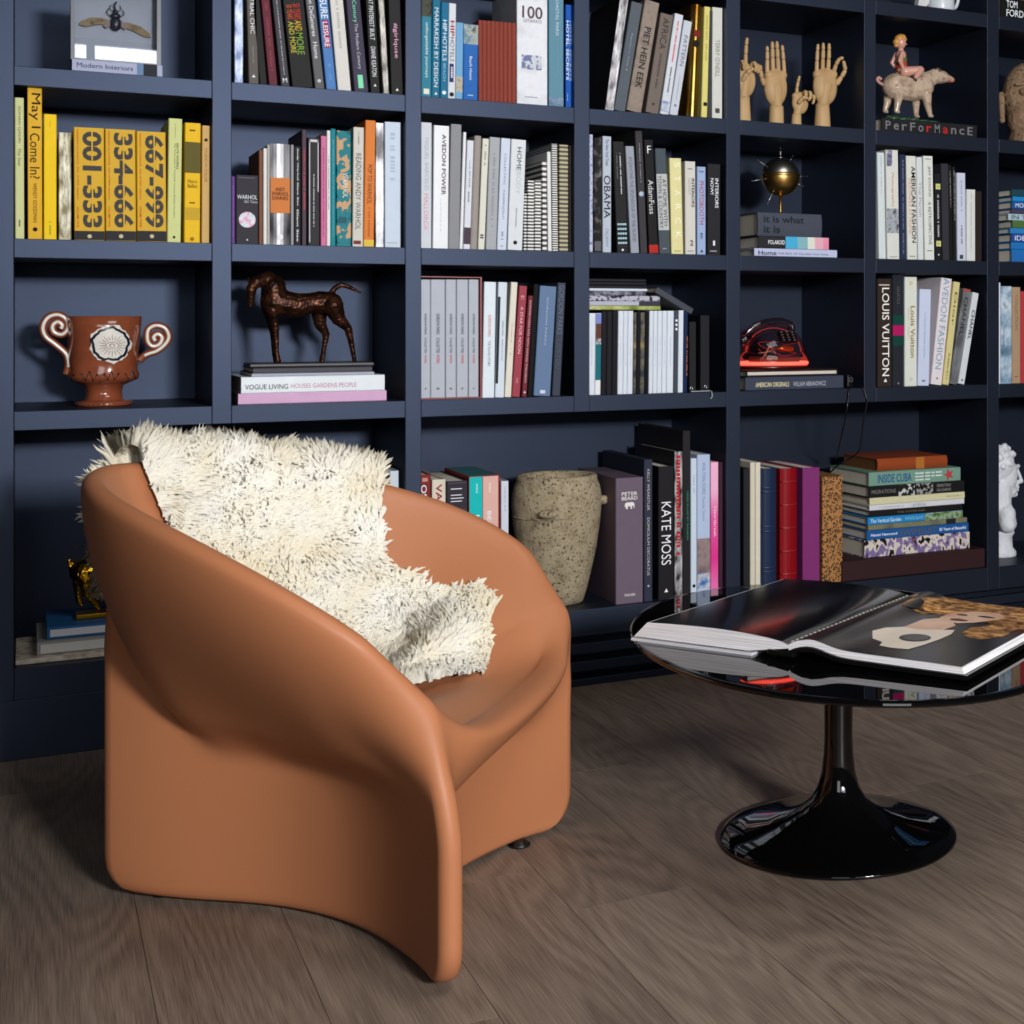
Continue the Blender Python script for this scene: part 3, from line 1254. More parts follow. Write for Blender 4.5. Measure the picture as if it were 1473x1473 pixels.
def paper_edges():
    m, nt, b = new_mat('paper_edges')
    tc = nt.nodes.new('ShaderNodeTexCoord')
    mp = nt.nodes.new('ShaderNodeMapping'); mp.inputs['Scale'].default_value = (3, 3, 420)
    no = nt.nodes.new('ShaderNodeTexNoise'); no.inputs['Scale'].default_value = 1.6; no.inputs['Detail'].default_value = 2
    nt.links.new(tc.outputs['Object'], mp.inputs[0]); nt.links.new(mp.outputs[0], no.inputs['Vector'])
    r = ramp(nt, [(0.35, (196, 192, 198)), (0.55, (232, 230, 234)), (0.7, (246, 245, 247))])
    nt.links.new(no.outputs['Fac'], r.inputs[0]); nt.links.new(r.outputs[0], b.inputs['Base Color'])
    b.inputs['Roughness'].default_value = 0.7
    return m


PAPER = paper_edges()
page_block('left_pages', 1, zl, lambda u: 0.0075 + 0.013 * max(0, 1 - u / 0.25), 0.030, PAPER)
page_block('right_pages', -1, zr_, lambda u: max(0.008, zr_(u) - 0.0115), 0.004, PAPER)


def sheet(name, sgn, zf, u0, u1, v0, v1, mat, lift=0.0006, fan=0.0, nu=24):
    """printed sheet following the page curve"""
    V = []; F = []
    for i in range(nu + 1):
        uu = u0 + (u1 - u0) * i / nu
        for vv in (v0, v1):
            V.append((vv * BLEN, sgn * uu * (BWID - fan), zf(uu) + lift))
    for i in range(nu):
        F.append((2 * i, 2 * i + 1, 2 * i + 3, 2 * i + 2))
    return obj(name, mesh_from(V, F, True), mat, ob)


def patch(name, pts, mat, lift):
    """printed shape on the right page, outline in page fractions (u from gutter, v from near edge)"""
    c = (sum(p[0] for p in pts) / len(pts), sum(p[1] for p in pts) / len(pts))
    V = []; F = []
    n = len(pts); R = 5
    for k in range(R + 1):
        s = k / R
        for p in pts:
            uu = c[0] + (p[0] - c[0]) * s; vv = c[1] + (p[1] - c[1]) * s
            V.append((vv * BLEN, -uu * (BWID - 0.004), zr_(uu) + lift))
    for k in range(R):
        for j in range(n):
            j2 = (j + 1) % n
            F.append((k * n + j, k * n + j2, (k + 1) * n + j2, (k + 1) * n + j))
    return obj(name, mesh_from(V, F, True), mat, ob)


sheet('left_print', 1, zl, 0.0, 0.985, 0.0, 1.0, paint((9, 9, 11), 0.16, coat=0.4, name='black_gloss_print'), fan=0.030)
sheet('right_print', -1, zr_, 0.0, 0.985, 0.004, 1.0, photo(((20, 17, 18), (30, 25, 25), (58, 50, 52)), 5, 0.22, name='dark_print'))


def wavy(cu, cv, ru, rv, n=40, amp=0.1, seed=1, f=(3, 5)):
    r_ = random.Random(seed)
    p1, p2 = r_.random() * 6, r_.random() * 6
    out = []
    for k in range(n):
        a = 2 * math.pi * k / n
        w = 1 + amp * math.sin(f[0] * a + p1) + amp * 0.7 * math.sin(f[1] * a + p2)
        out.append((cu + ru * w * math.cos(a), cv + rv * w * math.sin(a)))
    return out


CURL = photo(((52, 30, 14), (128, 82, 40), (186, 136, 78), (222, 180, 120)), 60, 0.28, name='curls_print')
patch('printed_curls', [(0.08, 0.66), (0.05, 0.80), (0.10, 0.93), (0.24, 0.985), (0.50, 0.99), (0.80, 0.99), (0.97, 0.97), (0.975, 0.62), (0.90, 0.55), (0.82, 0.66), (0.72, 0.76), (0.55, 0.74), (0.40, 0.72), (0.30, 0.68), (0.18, 0.70)], CURL, 0.0009)
patch('printed_curls', [(0.70, 0.46), (0.76, 0.41), (0.86, 0.40), (0.93, 0.48), (0.94, 0.60), (0.86, 0.66), (0.76, 0.62), (0.69, 0.56)], CURL, 0.0010)
SKINP = photo(((176, 118, 92), (216, 172, 146), (236, 204, 182)), 9, 0.25, name='skin_print')
patch('printed_face', [(0.43, 0.66), (0.50, 0.61), (0.58, 0.60), (0.66, 0.64), (0.75, 0.73), (0.76, 0.80), (0.68, 0.85), (0.55, 0.83), (0.44, 0.76)], SKINP, 0.0013)
patch('printed_lips', wavy(0.555, 0.655, 0.055, 0.020, amp=0.05, seed=8), paint((96, 34, 34), 0.25, name='lips_print'), 0.0016)
patch('printed_eye', wavy(0.665, 0.755, 0.055, 0.013, amp=0.05, seed=9), paint((44, 24, 20), 0.25, name='eye_print'), 0.0016)
patch('printed_eye', wavy(0.52, 0.745, 0.035, 0.013, amp=0.05, seed=10), paint((60, 34, 28), 0.25, name='eye_print'), 0.0016)
patch('printed_neck', [(0.36, 0.44), (0.46, 0.42), (0.58, 0.46), (0.60, 0.56), (0.54, 0.62), (0.45, 0.66), (0.37, 0.60)], SKINP, 0.0012)
patch('printed_collar', [(0.27, 0.30), (0.29, 0.38), (0.36, 0.44), (0.46, 0.43), (0.58, 0.47), (0.64, 0.49), (0.665, 0.42), (0.66, 0.32), (0.64, 0.22), (0.61, 0.13), (0.52, 0.12), (0.44, 0.13), (0.42, 0.18), (0.34, 0.21)],
      paint((232, 218, 202), 0.3, name='collar_print'), 0.0014)
patch('printed_ring', wavy(0.53, 0.30, 0.085, 0.060, amp=0.0), paint((40, 34, 34), 0.3, name='ring_print'), 0.0018)
patch('printed_ring_inside', wavy(0.53, 0.302, 0.072, 0.050, amp=0.0), paint((84, 78, 80), 0.3, name='ring_print'), 0.0021)
# stitched gutter, covers and spine
m = Mesh()
for k in range(30):
    x = BLEN * (0.03 + 0.94 * k / 29)
    m.box(x - 0.0035, x + 0.0035, -0.0016, 0.0016, zl(0.0) + 0.0, zl(0.0) + 0.0050)
st = m.build('gutter_stitching', paint((226, 222, 214), 0.4, name='thread'), ob); st['kind'] = 'stuff'
m = Mesh().box(-0.004, BLEN + 0.004, 0.075, BWID + 0.004, 0.0, 0.0045)
m.build('left_cover', paint((206, 206, 212), 0.4, name='cover_lining'), ob)
V = []
m = Mesh()
N = 16
vs_ = []; fs_ = []
for i in range(N + 1):
    uu = 0.02 + (1.02 - 0.02) * i / N
    zt = max(0.005, zr_(min(1, uu)) - 0.0122); zb = max(0.0, zt - 0.008)
    y = -uu * BWID
    vs_ += [(-0.004, y, zb), (-0.004, y, zt), (BLEN + 0.004, y, zb), (BLEN + 0.004, y, zt)]
for i in range(N):
    a = 4 * i; b = a + 4
    fs_ += [(a, b, b + 1, a + 1), (a + 2, a + 3, b + 3, b + 2), (a + 1, b + 1, b + 3, a + 3), (a, a + 2, b + 2, b)]
fs_ += [(0, 1, 3, 2), (4 * N, 4 * N + 2, 4 * N + 3, 4 * N + 1)]
m.add(vs_, fs_).build('right_cover', paint((10, 10, 11), 0.25, name='black_cover'), ob)
Mesh().bevel_box(-0.003, BLEN + 0.003, -0.012, 0.045, 0.004, 0.016, 0.004).build('spine', paint((10, 10, 11), 0.25, name='black_cover'), ob)
# ================================================================== books
PAGES = paint((226, 220, 205), 0.8, grain=0.06, name='page_block')
W_ = (236, 240, 246); K_ = (14, 14, 17)
YS = D + 0.022                                                      # plane of the spines


class Shelf:
    """one bay: readings were taken on an enlargement with origin (ox, oy) and scale sc"""
    def __init__(self, ox, oy, sc, zb, loc, group, ys=YS):
        self.ox, self.oy, self.sc, self.zb, self.loc, self.group, self.ys = ox, oy, sc, zb, loc, group, ys

    def pt(self, x, y, Y=None):
        return at(self.ox + x / self.sc, self.oy + y / self.sc, self.ys if Y is None else Y)


def cover_mesh(w, h, dep, t, rnd):
    """U-shaped case: two boards and a spine (rounded by rnd)"""
    a = w / 2
    ns = 6 if rnd > 0.0015 else 2
    outer = [(-a, dep)]
    if rnd > 0.0015:
        for k in range(ns + 1):
            x = -a + w * k / ns
            outer.append((x, rnd * (2 * k / ns - 1) ** 2))
    else:
        b = min(0.0018, w * 0.2)
        outer += [(-a, b), (-a + b, 0.0), (a - b, 0.0), (a, b)]
    outer.append((a, dep))
    inner = []
    for k, (x, y) in enumerate(outer):
        xi = max(-a + t, min(a - t, x))
        yi = y if k in (0, len(outer) - 1) else y + t
        inner.append((xi, yi))
    n = len(outer)
    V = []; F = []
    for z in (0.0, h):
        V += [(x, y, z) for x, y in outer] + [(x, y, z) for x, y in inner]
    o0, i0, o1, i1 = 0, n, 2 * n, 3 * n
    for k in range(n - 1):
        F += [(o0 + k, o0 + k + 1, o1 + k + 1, o1 + k), (i0 + k + 1, i0 + k, i1 + k, i1 + k + 1),
              (o0 + k + 1, o0 + k, i0 + k, i0 + k + 1), (o1 + k, o1 + k + 1, i1 + k + 1, i1 + k)]
    F += [(o0, o1, i1, i0), (o0 + n - 1, i0 + n - 1, i1 + n - 1, o1 + n - 1)]
    return mesh_from(V, F)


def make_book(name, root, w, h, dep, mat, kind, rnd, pages=None):
    t = min(0.0028, w * 0.16) if kind != 'soft' else min(0.0009, w * 0.12)
    pad = 0.0035 if kind == 'hard' else 0.0003
    obj('cover', cover_mesh(w, h, dep, t, rnd), mat, root)
    if kind == 'box':
        Mesh().box(-w / 2 + t, w / 2 - t, t + rnd, dep, 0, h).build('box_inside', pages or mat, root)
    else:
        Mesh().box(-w / 2 + t, w / 2 - t, t + rnd, dep - pad, pad, h - pad).build('pages', pages or PAGES, root)


def decorate(root, w, h, zy, texts, bands, dashes, marks, rnd):
    """zy maps a reading along the spine to local z; all print is flat on the spine"""
    yb = -0.00035 if rnd <= 0.0015 else -0.0004
    for bd in bands:
        y0, y1, mt = bd[:3]
        xa, xb = (bd[3], bd[4]) if len(bd) > 3 else (0.0, 1.0)
        z1, z0 = min(h, zy(y0)), max(0.0, zy(y1))
        if not isinstance(mt, bpy.types.Material):
            mt = paint(mt, 0.55, spec=0.16, name='band_print')
        Mesh().box(-w / 2 + w * xa + 0.0003, -w / 2 + w * xb - 0.0003, yb, 0.0004, z0, z1).build('band', mt, root)
    yt = yb - 0.0005
    for tx in texts:
        s, col, y0, y1, wf = tx[:5]
        xo = tx[5] if len(tx) > 5 else 0.0
        opt = tx[6] if len(tx) > 6 else ''
        bold = 0.034 if 'B' in opt else (0.011 if 'b' in opt else 0.0)
        xc = w * xo
        if 'h' in opt:                                              # upright lettering across the spine
            text_xz('title', s, col, xc - w * wf / 2, xc + w * wf / 2, zy(y1), zy(y0), yt, root, False, bold)
        else:
            text_xz('title', s, col, xc - w * wf / 2, xc + w * wf / 2, zy(y1), zy(y0), yt, root, True, bold)
    for dsh in dashes:                                              # lines of small print too fine to read
        col, y0, y1, wf = dsh[:4]
        xo = dsh[4] if len(dsh) > 4 else 0.0
        r_ = random.Random(int(y0 * 7 + w * 1e5))
        m_ = Mesh()
        z1, z0 = zy(y0), zy(y1)
        z = z1
        u = max(0.0014, w * wf * 0.7)
        while z > z0:
            L = u * r_.uniform(0.5, 1.0)
            if r_.random() > 0.16:
                m_.box(w * xo - w * wf / 2, w * xo + w * wf / 2 * r_.uniform(0.7, 1), yt, yt + 0.0002, max(z0, z - L), z)
            z -= L + u * 0.4
        if m_.v:
            m_.build('title', paint(col, 0.6, spec=0.12, name='ink'), root)
    for mk in marks:                                                # small emblems: disc / square / triangle
        shape, col, y0, sz = mk[:4]
        xo = mk[4] if len(mk) > 4 else 0.0
        z = zy(y0); r = w * sz / 2; x = w * xo
        if shape == 'disc':
            p = [(x + r * math.cos(a * math.pi / 10), z + r * math.sin(a * math.pi / 10)) for a in range(20)]
        elif shape == 'elephant':
            E_ = [(-1.0, 0.15), (-0.85, 0.5), (-0.4, 0.62), (0.1, 0.58), (0.35, 0.66), (0.7, 0.6), (0.95, 0.35), (1.0, -0.1), (0.92, -0.6), (0.8, -0.6), (0.82, -0.15), (0.62, -0.05), (0.5, -0.1), (0.48, -0.68), (0.2, -0.68), (0.15, -0.15), (-0.35, -0.15), (-0.4, -0.68), (-0.72, -0.68), (-0.78, -0.2), (-0.95, -0.3)]
            p = [(x + r * q[0], z + r * q[1]) for q in E_][::-1]
        elif shape == 'tri':
            p = [(x - r, z - r * 0.8), (x + r, z - r * 0.8), (x, z + r)]
        elif shape == 'star':
            p = [(x + r * (1 if a % 2 == 0 else 0.42) * math.sin(a * math.pi / 5), z + r * (1 if a % 2 == 0 else 0.42) * math.cos(a * math.pi / 5)) for a in range(10)]
        else:
            p = [(x - r, z - r), (x + r, z - r), (x + r, z + r), (x - r, z + r)]
        mt = col if isinstance(col, bpy.types.Material) else paint(col, 0.6, spec=0.12, name='ink')
        Mesh().poly(p, yt - 0.0001, yt + 0.0003).build('emblem', mt, root)


NB = [0]


def B(sh, x0, x1, y, col, desc, xt0=None, xt1=None, h=None, kind='hard', rnd=0.0, dep=None, rough=0.55, texts=(), bands=(), dashes=(), marks=(), name='book', ys=None, pages=None, loc=None, cat='book'):
    """standing book: bottom edge x0..x1, top edge xt0..xt1 at reading y (or height h in metres)"""
    ys = ys or sh.ys
    if xt0 is None:
        xt0, xt1 = x0, x1
    ob_ = sh.oy + 0
    a0 = sh.pt(x0, 0, ys).x; a1 = sh.pt(x1, 0, ys).x
    b0 = sh.pt(xt0, 0, ys).x; b1 = sh.pt(xt1, 0, ys).x
    if h is None:
        H = sh.pt((xt0 + xt1) / 2, y, ys).z - sh.zb
    else:
        H = h
    H_read = sh.pt((xt0 + xt1) / 2, y, ys).z - sh.zb
    cx0 = (a0 + a1) / 2; cx1 = (b0 + b1) / 2
    th = math.atan2(cx1 - cx0, H_read)
    w = max(0.004, min(a1 - a0, (b1 - b0) if abs(th) > 0.02 else 9) * math.cos(th) * 0.985)
    hh = (H - w * abs(math.sin(th)) * 0.5) / math.cos(th)
    NB[0] += 1
    rr = random.Random(NB[0] * 13)
    dep = dep or min(0.30, max(0.16, hh * rr.uniform(0.72, 0.82)))
    label = desc + ' ' + (loc or sh.loc)
    root = thing(name, label, cat, (cx0 + (w / 2) * 0, ys, sh.zb + abs(math.sin(th)) * w / 2 + 0.0004), (0, th, 0), sh.group)
    mat = col if isinstance(col, bpy.types.Material) else paint(col, rough, spec=0.5 if rough < 0.3 else 0.18, name='book_cloth')
    make_book(name, root, w, hh, dep, mat, kind, rnd, pages)
    k = math.cos(th)

    def zy(yr):
        return min(hh * 0.998, max(0.001, (sh.pt((x0 + x1 + xt0 + xt1) / 4, yr, ys).z - sh.zb) / k))
    decorate(root, w, hh, zy, texts, bands, dashes, marks, rnd)
    return root


def L(sh, x0, x1, z0, th, col, desc, kind='hard', dep=0.24, rnd=0.0, rough=0.55, texts=(), bands=(), dashes=(), marks=(), yaw=0.0, ys=None, name='book', loc=None, pages=None, cat='book'):
    """book lying flat, spine to the room: from reading x0 to x1, underside at height z0, thickness th.
    positions along the spine are given as readings in x"""
    ys = ys or sh.ys
    a0 = sh.pt(x0, 0, ys).x; a1 = sh.pt(x1, 0, ys).x
    hh = a1 - a0
    label = desc + ' ' + (loc or sh.loc)
    root = thing(name, label, cat, (a1, ys + math.sin(yaw) * hh * 0.5, z0 + th / 2 + 0.0003), (0, -math.pi / 2, yaw), sh.group)
    mat = col if isinstance(col, bpy.types.Material) else paint(col, rough, spec=0.5 if rough < 0.3 else 0.18, name='book_cloth')
    make_book(name, root, th, hh, dep, mat, kind, rnd, pages)

    def zy(xr):
        return a1 - sh.pt(xr, 0, ys).x
    decorate(root, th, hh, zy, texts, bands, dashes, marks, rnd)
    return z0 + th + 0.0004


# ---------------------------------------------------------------- top row, bay beside the beetle frame
s = Shelf(310, 0, 3.983, ZA, 'in bay right of beetle frame', 'books in the bay right of the beetle frame')
B(s, 107, 160, -20, foil((70, 90, 130), (176, 186, 206)), 'crinkled silver-blue foil wrapped book, leftmost', h=0.30)
B(s, 190, 250, -20, (92, 86, 82), 'brown-grey book with white capitals', 178, 236, h=0.305, texts=[('INDUSTRIAL CHIC', W_, -120, 195, 0.42)], dashes=[((170, 165, 160), 265, 365, 0.06)], marks=[('tri', W_, 437, 0.36)])
B(s, 252, 300, -20, (16, 15, 18), 'plain black book beside maroon one', 207, 253, h=0.29)
B(s, 305, 360, -20, (92, 30, 48), 'maroon book with dull red lettering', 258, 310, h=0.31, dashes=[((140, 62, 72), 20, 420, 0.32)])
B(s, 375, 428, -20, (58, 58, 64), 'charcoal book with tiny dotted title', 322, 373, h=0.30, dashes=[((190, 190, 196), 0, 430, 0.12)], texts=[('M', W_, 448, 475, 0.5, 0, 'h')])
B(s, 435, 565, -20, (17, 17, 18), 'wide black book with red-to-green condensed title', 380, 505, h=0.315,
  texts=[('50 YEARS', (196, 60, 44), 30, 120, 0.34, 0.1, 'b'), ('AND', (206, 170, 52), 125, 185, 0.34, 0.1, 'b'), ('MORE', (120, 160, 60), 195, 320, 0.34, 0.1, 'b'),
         ('50 YEARS', (196, 80, 44), 35, 120, 0.26, -0.24, 'b'), ('AND MORE', (190, 180, 60), 130, 310, 0.26, -0.24, 'b')])
B(s, 570, 628, -20, (92, 92, 96), 'mid-grey book with white serif name', 513, 568, h=0.30, texts=[('Ellen DeGeneres', W_, -40, 212, 0.46), ('Home', W_, 245, 338, 0.46)], marks=[('disc', (200, 200, 204), 465, 0.4)])
B(s, 635, 695, -20, (74, 124, 186), 'blue book with magenta title patch', 583, 642, h=0.295, bands=[(120, 278, (150, 30, 84), 0.2, 0.85)], texts=[('LEISURE', W_, -60, 110, 0.7, 0, 'b'), ('LEISURE', W_, 130, 272, 0.5, 0, 'b')], dashes=[((96, 150, 210), 370, 480, 0.3)])
B(s, 700, 780, -20, (214, 212, 208), 'plain off-white book in dark row', 652, 730, h=0.31, dashes=[((180, 178, 176), 10, 280, 0.2)])
B(s, 795, 880, -20, (58, 52, 74), 'aubergine book with mint green tag', 745, 828, h=0.315, texts=[('Mid-Century', (120, 230, 180), -60, 135, 0.36), ('The Modern Century', (196, 196, 206), 140, 400, 0.3)], bands=[(432, 508, (128, 226, 176), 0.3, 0.68)])
B(s, 888, 945, -20, (20, 20, 21), 'black book with narrow white capitals', 858, 915, h=0.32, texts=[('THE HOUSE THAT PINTEREST BUILT', W_, -210, 232, 0.46), ('DIANE KEATON', W_, 270, 440, 0.46)], marks=[('tri', W_, 490, 0.3)])
B(s, 960, 998, -20, foil((70, 68, 64), (170, 168, 162)), 'thin silver foil book second from right', 930, 967, h=0.31)
B(s, 1005, 1078, -20, (22, 21, 23), 'black book with pink slanted title', 988, 1060, h=0.30, texts=[('#girlquse', (240, 176, 214), 135, 335, 0.42)], marks=[('tri', W_, 515, 0.26)])

# ---------------------------------------------------------------- top row, blue bay
s = Shelf(580, 0, 3.982, ZA, 'in the blue-book bay', 'books in the blue-book bay')
TEAL = (40, 124, 150)
B(s, 103, 162, -20, TEAL, 'soft teal book with white lowercase title', 107, 163, h=0.29, texts=[('unforgettable journeys', W_, 130, 445, 0.36)], bands=[(-40, 95, photo(((20, 24, 22), (70, 74, 60), (30, 40, 40)), 60))], marks=[('square', (230, 226, 214), 525, 0.55)])
B(s, 163, 210, -20, (18, 104, 138), 'deep teal book with large white capitals', 168, 216, h=0.305, texts=[('MARRAKESH BY DESIGN', W_, 45, 500, 0.5)], marks=[('tri', W_, 536, 0.4)])
B(s, 212, 255, 15, (12, 106, 146), 'teal paperback with bold and light capitals', 218, 262, kind='soft', texts=[('HIP', W_, 115, 180, 0.55, 0, 'b'), ('HOTELS', W_, 190, 350, 0.55), ('BEACH', (150, 200, 220), 365, 465, 0.34)], marks=[('disc', W_, 532, 0.55)])
B(s, 256, 298, 20, (214, 218, 224), 'pale grey paperback with red and navy print', 262, 305, kind='soft', texts=[('HIP', (150, 26, 60), 120, 208, 0.55, 0, 'b'), ('HOTELS', (70, 74, 96), 215, 355, 0.55)], bands=[(366, 472, (40, 44, 100), 0.15, 0.75)], dashes=[(W_, 385, 450, 0.3)], marks=[('disc', (30, 30, 40), 542, 0.6)])
B(s, 299, 341, 130, (112, 166, 208), 'short light blue book without title', 304, 346, bands=[(440, 530, photo(((112, 166, 208), (190, 176, 150), (80, 90, 120)), 70))])
B(s, 343, 428, 140, (28, 98, 178), 'bright blue book with a photo strip on top', 347, 430, bands=[(142, 255, photo(((40, 46, 44), (170, 176, 170), (90, 130, 150), (226, 226, 220)), 35))], texts=[('Beach Hotels', W_, 325, 460, 0.18)], dashes=[((190, 210, 236), 545, 550, 0.4)])
for k in range(9):
    xa = 432 + 24.0 * k
    o = B(s, xa, xa + 23.4, 115 + k * 2.2, (136, 62, 50), ['first', 'second', 'third', 'fourth', 'fifth', 'sixth', 'seventh', 'eighth', 'ninth'][k] + ' from left of nine thin rust-red volumes', rough=0.6, name='thin_volume', rnd=0.002)
    o['group'] = 'nine matching rust-red volumes'
B(s, 650, 828, -30, photo(((200, 204, 212), (226, 230, 238), (214, 220, 230)), 14), 'very wide silver-white book numbered 100', h=0.315, texts=[('100', (92, 72, 78), 38, 108, 0.66, 0, 'hb'), ('GETAWAYS', (110, 100, 108), 112, 132, 0.6, 0, 'h')],
  bands=[(318, 400, photo(((200, 206, 216), (110, 120, 160), (90, 70, 90)), 60, sharp=True), 0.15, 0.8)], dashes=[((130, 136, 150), 556, 560, 0.5)])
B(s, 833, 920, -30, (92, 138, 160), 'dusty teal book with faded white title', h=0.31, texts=[('COASTAL PARIS', (196, 214, 224), -20, 205, 0.2, 0.06)], dashes=[((120, 160, 180), 220, 420, 0.06, 0.08)], bands=[(560, 600, photo(((60, 90, 130), (150, 170, 190)), 50))])
B(s, 930, 965, 28, (6, 84, 178), 'royal blue book with doubled white capitals', texts=[('HOTEL SECRETS', W_, 120, 460, 0.42, -0.2, 'b'), ('HOTEL SECRETS', (150, 186, 226), 120, 465, 0.36, 0.26)], dashes=[((200, 216, 240), 535, 580, 0.12, -0.2)])

# ---------------------------------------------------------------- top row, bay left of the hands
s = Shelf(830, 0, 3.875, ZA, 'in bay left of wooden hands', 'books in the bay left of the wooden hands')
B(s, 155, 203, -10, (34, 34, 38), 'leaning silver plastic-wrapped book, leftmost', 240, 288, h=0.315, bands=[(-60, 640, foil((96, 92, 96), (206, 206, 212)))])  # dark board colour stands in for shadow on the book's left side
B(s, 206, 270, 15, (84, 92, 102), 'leaning slate blue-grey book', 302, 370, texts=[('Signature Style 3', (170, 176, 186), 190, 400, 0.14)])
B(s, 275, 360, 8, photo(((118, 106, 98), (146, 132, 122), (104, 96, 92)), 18), 'thick taupe book with black stencil capitals', 378, 466, texts=[('PIET HEIN EEK', (40, 38, 40), 158, 502, 0.42, 0, 'b')])
B(s, 374, 460, 80, (112, 102, 95), 'grey-brown book with thin dark capitals', 468, 540, texts=[('AFRICA', (58, 52, 50), 105, 282, 0.5)], dashes=[((80, 74, 70), 295, 500, 0.18)], marks=[('square', (70, 64, 60), 590, 0.2)])
B(s, 462, 512, 80, (206, 212, 222), 'pale grey book with red script line', 545, 598, dashes=[((220, 70, 66), 120, 360, 0.18), ((60, 60, 66), 380, 540, 0.16)], bands=[(572, 632, photo(((90, 120, 170), (230, 234, 240)), 40))])
B(s, 515, 563, 118, (196, 202, 214), 'pale grey book with spaced serif capitals', 597, 645, texts=[('PATTERN', (96, 98, 110), 200, 372, 0.44)], dashes=[((150, 154, 166), 430, 560, 0.08)], marks=[('disc', (120, 130, 160), 595, 0.3)])
B(s, 606, 688, 25, foil((176, 120, 34), (248, 206, 110), 12, 0.16, 0.95, 0.15), 'shiny rounded gold book', 645, 706, rnd=0.012, bands=[(170, 205, (120, 30, 26), 0.2, 0.8)], marks=[('disc', (30, 26, 24), 245, 0.6)])
B(s, 692, 726, 38, (216, 206, 122), 'thin pale yellow book beside gold one', 710, 745, dashes=[((180, 170, 90), 80, 340, 0.3)], bands=[(572, 592, K_, 0.3, 0.9)])
B(s, 728, 750, 60, (58, 60, 64), 'thin dark grey book second from right', 738, 756)
B(s, 753, 811, -10, (206, 208, 202), 'tall bone white book at right end', 755, 812, h=0.32, texts=[("TERRY O'NEILL", (120, 122, 118), 222, 430, 0.44)], marks=[('square', (70, 72, 70), 618, 0.42)])

# ---------------------------------------------------------------- yellow bay
def stencil_cut(sh, o, xa, xb, y0, y1, skip_third):
    """narrow cuts that turn the numerals into stencil figures"""
    w = sh.pt(xb, 0).x - sh.pt(xa, 0).x
    zz = lambda y: sh.pt((xa + xb) / 2, y).z - sh.zb
    m_ = Mesh()
    step = (y1 - y0) / 6.55
    for i in range(7):
        if i == 3 or (i == 2 and skip_third):
            continue
        ya = y0 + step * i - (step * 0.45 if i > 3 else 0)
        m_.box(w * 0.075, w * 0.125, -0.0013, -0.0010, zz(ya + step), zz(ya))
    m_.build('stencil_cut', paint((212, 168, 40), 0.55, spec=0.18, name='book_cloth'), o)


s = Shelf(0, 0, 3.982, ZB, 'in the yellow-book bay', 'books in the yellow-book bay')
B(s, 86, 140, 560, (202, 206, 148), 'pale lime book with thin title, leftmost', 84, 136, texts=[('SOHAN QADRI', (90, 92, 70), 610, 820, 0.34), ('The Seer', (90, 92, 70), 850, 955, 0.34)], dashes=[((60, 60, 50), 1260, 1300, 0.2)])
B(s, 159, 244, 505, (222, 172, 36), 'tall amber yellow book with handwritten title', 153, 243,
  texts=[('May I', (40, 30, 14), 535, 735, 0.8), ('Come In?', (40, 30, 14), 765, 1025, 0.66), ('WENDY GOODMAN', (60, 46, 14), 1050, 1275, 0.26)], marks=[('disc', K_, 1315, 0.32)])
B(s, 250, 325, 655, (240, 200, 6), 'plain vivid yellow book', 250, 325, dashes=[((214, 170, 10), 690, 730, 0.1), ((110, 150, 40), 1270, 1345, 0.14)])
B(s, 334, 410, 760, foil((96, 88, 52), (186, 182, 164), 60, 0.45, 0.3, 1.0), 'crumpled silver-gold foil book')
for k, (xa, xb, yt_, num, vol, ordw) in enumerate(((425, 602, 732, '001-333', 'VOLUME ONE', 'leftmost'), (605, 782, 742, '334-666', 'VOLUME TWO', 'middle'), (785, 955, 755, '667-999', 'VOLUME THREE', 'rightmost'))):
    o = B(s, xa, xb, yt_, (212, 168, 40), ordw + ' of three thick yellow volumes with grey stencil numerals', xt0=xa - 10, xt1=xb,
          texts=[(num, (66, 64, 66), yt_ + 22, 1305, 0.64, 0.1, 'B'), ('DESIGN CLASSICS, 333 of 999 objects.', (196, 60, 30), yt_ + 15, 1150, 0.07, -0.38, 'b'), (vol, (196, 60, 30), 1185, 1305, 0.07, -0.38, 'b')],
          bands=[(1325, 1400, (32, 32, 36))], marks=[('disc', (200, 190, 150), 1355, 0.15)], dep=0.21, name='thick_volume')
    stencil_cut(s, o, xa, xb, yt_ + 22, 1305, (num[:2] == '00'))
    o['group'] = 'three thick yellow volumes'
B(s, 957, 1036, 680, (204, 210, 142), 'tall pale lime book right of stencil volumes', 961, 1050, texts=[('SEATS WORKS', (60, 64, 40), 820, 970, 0.16, 0.18, 'b'), ('The Rediscovery of Twentieth Century Brazilian Furniture', (60, 64, 40), 822, 1250, 0.12, -0.02)], dashes=[((150, 156, 100), 710, 790, 0.06)], marks=[('disc', (40, 44, 30), 1360, 0.2)])
B(s, 1054, 1146, 705, (232, 186, 14), 'yellow book with dark olive bands', 1060, 1150, bands=[(815, 992, (92, 84, 22)), (1190, 1262, (196, 160, 30))], texts=[('Mario', (60, 50, 10), 1030, 1050, 0.6, 0, 'h'), ('Bellini', (60, 50, 10), 1055, 1078, 0.6, 0, 'h')], dashes=[((60, 50, 10), 745, 752, 0.4), ((60, 50, 10), 1112, 1118, 0.5), ((60, 50, 10), 1160, 1166, 0.4)], marks=[('disc', (150, 110, 10), 1370, 0.26)])
B(s, 1154, 1200, 720, (206, 168, 104), 'slim tan gold book at right end', 1159, 1202, texts=[('STUDIO IN COLOR', (150, 90, 50), 850, 1045, 0.34)], marks=[('disc', (50, 40, 30), 803, 0.44)])

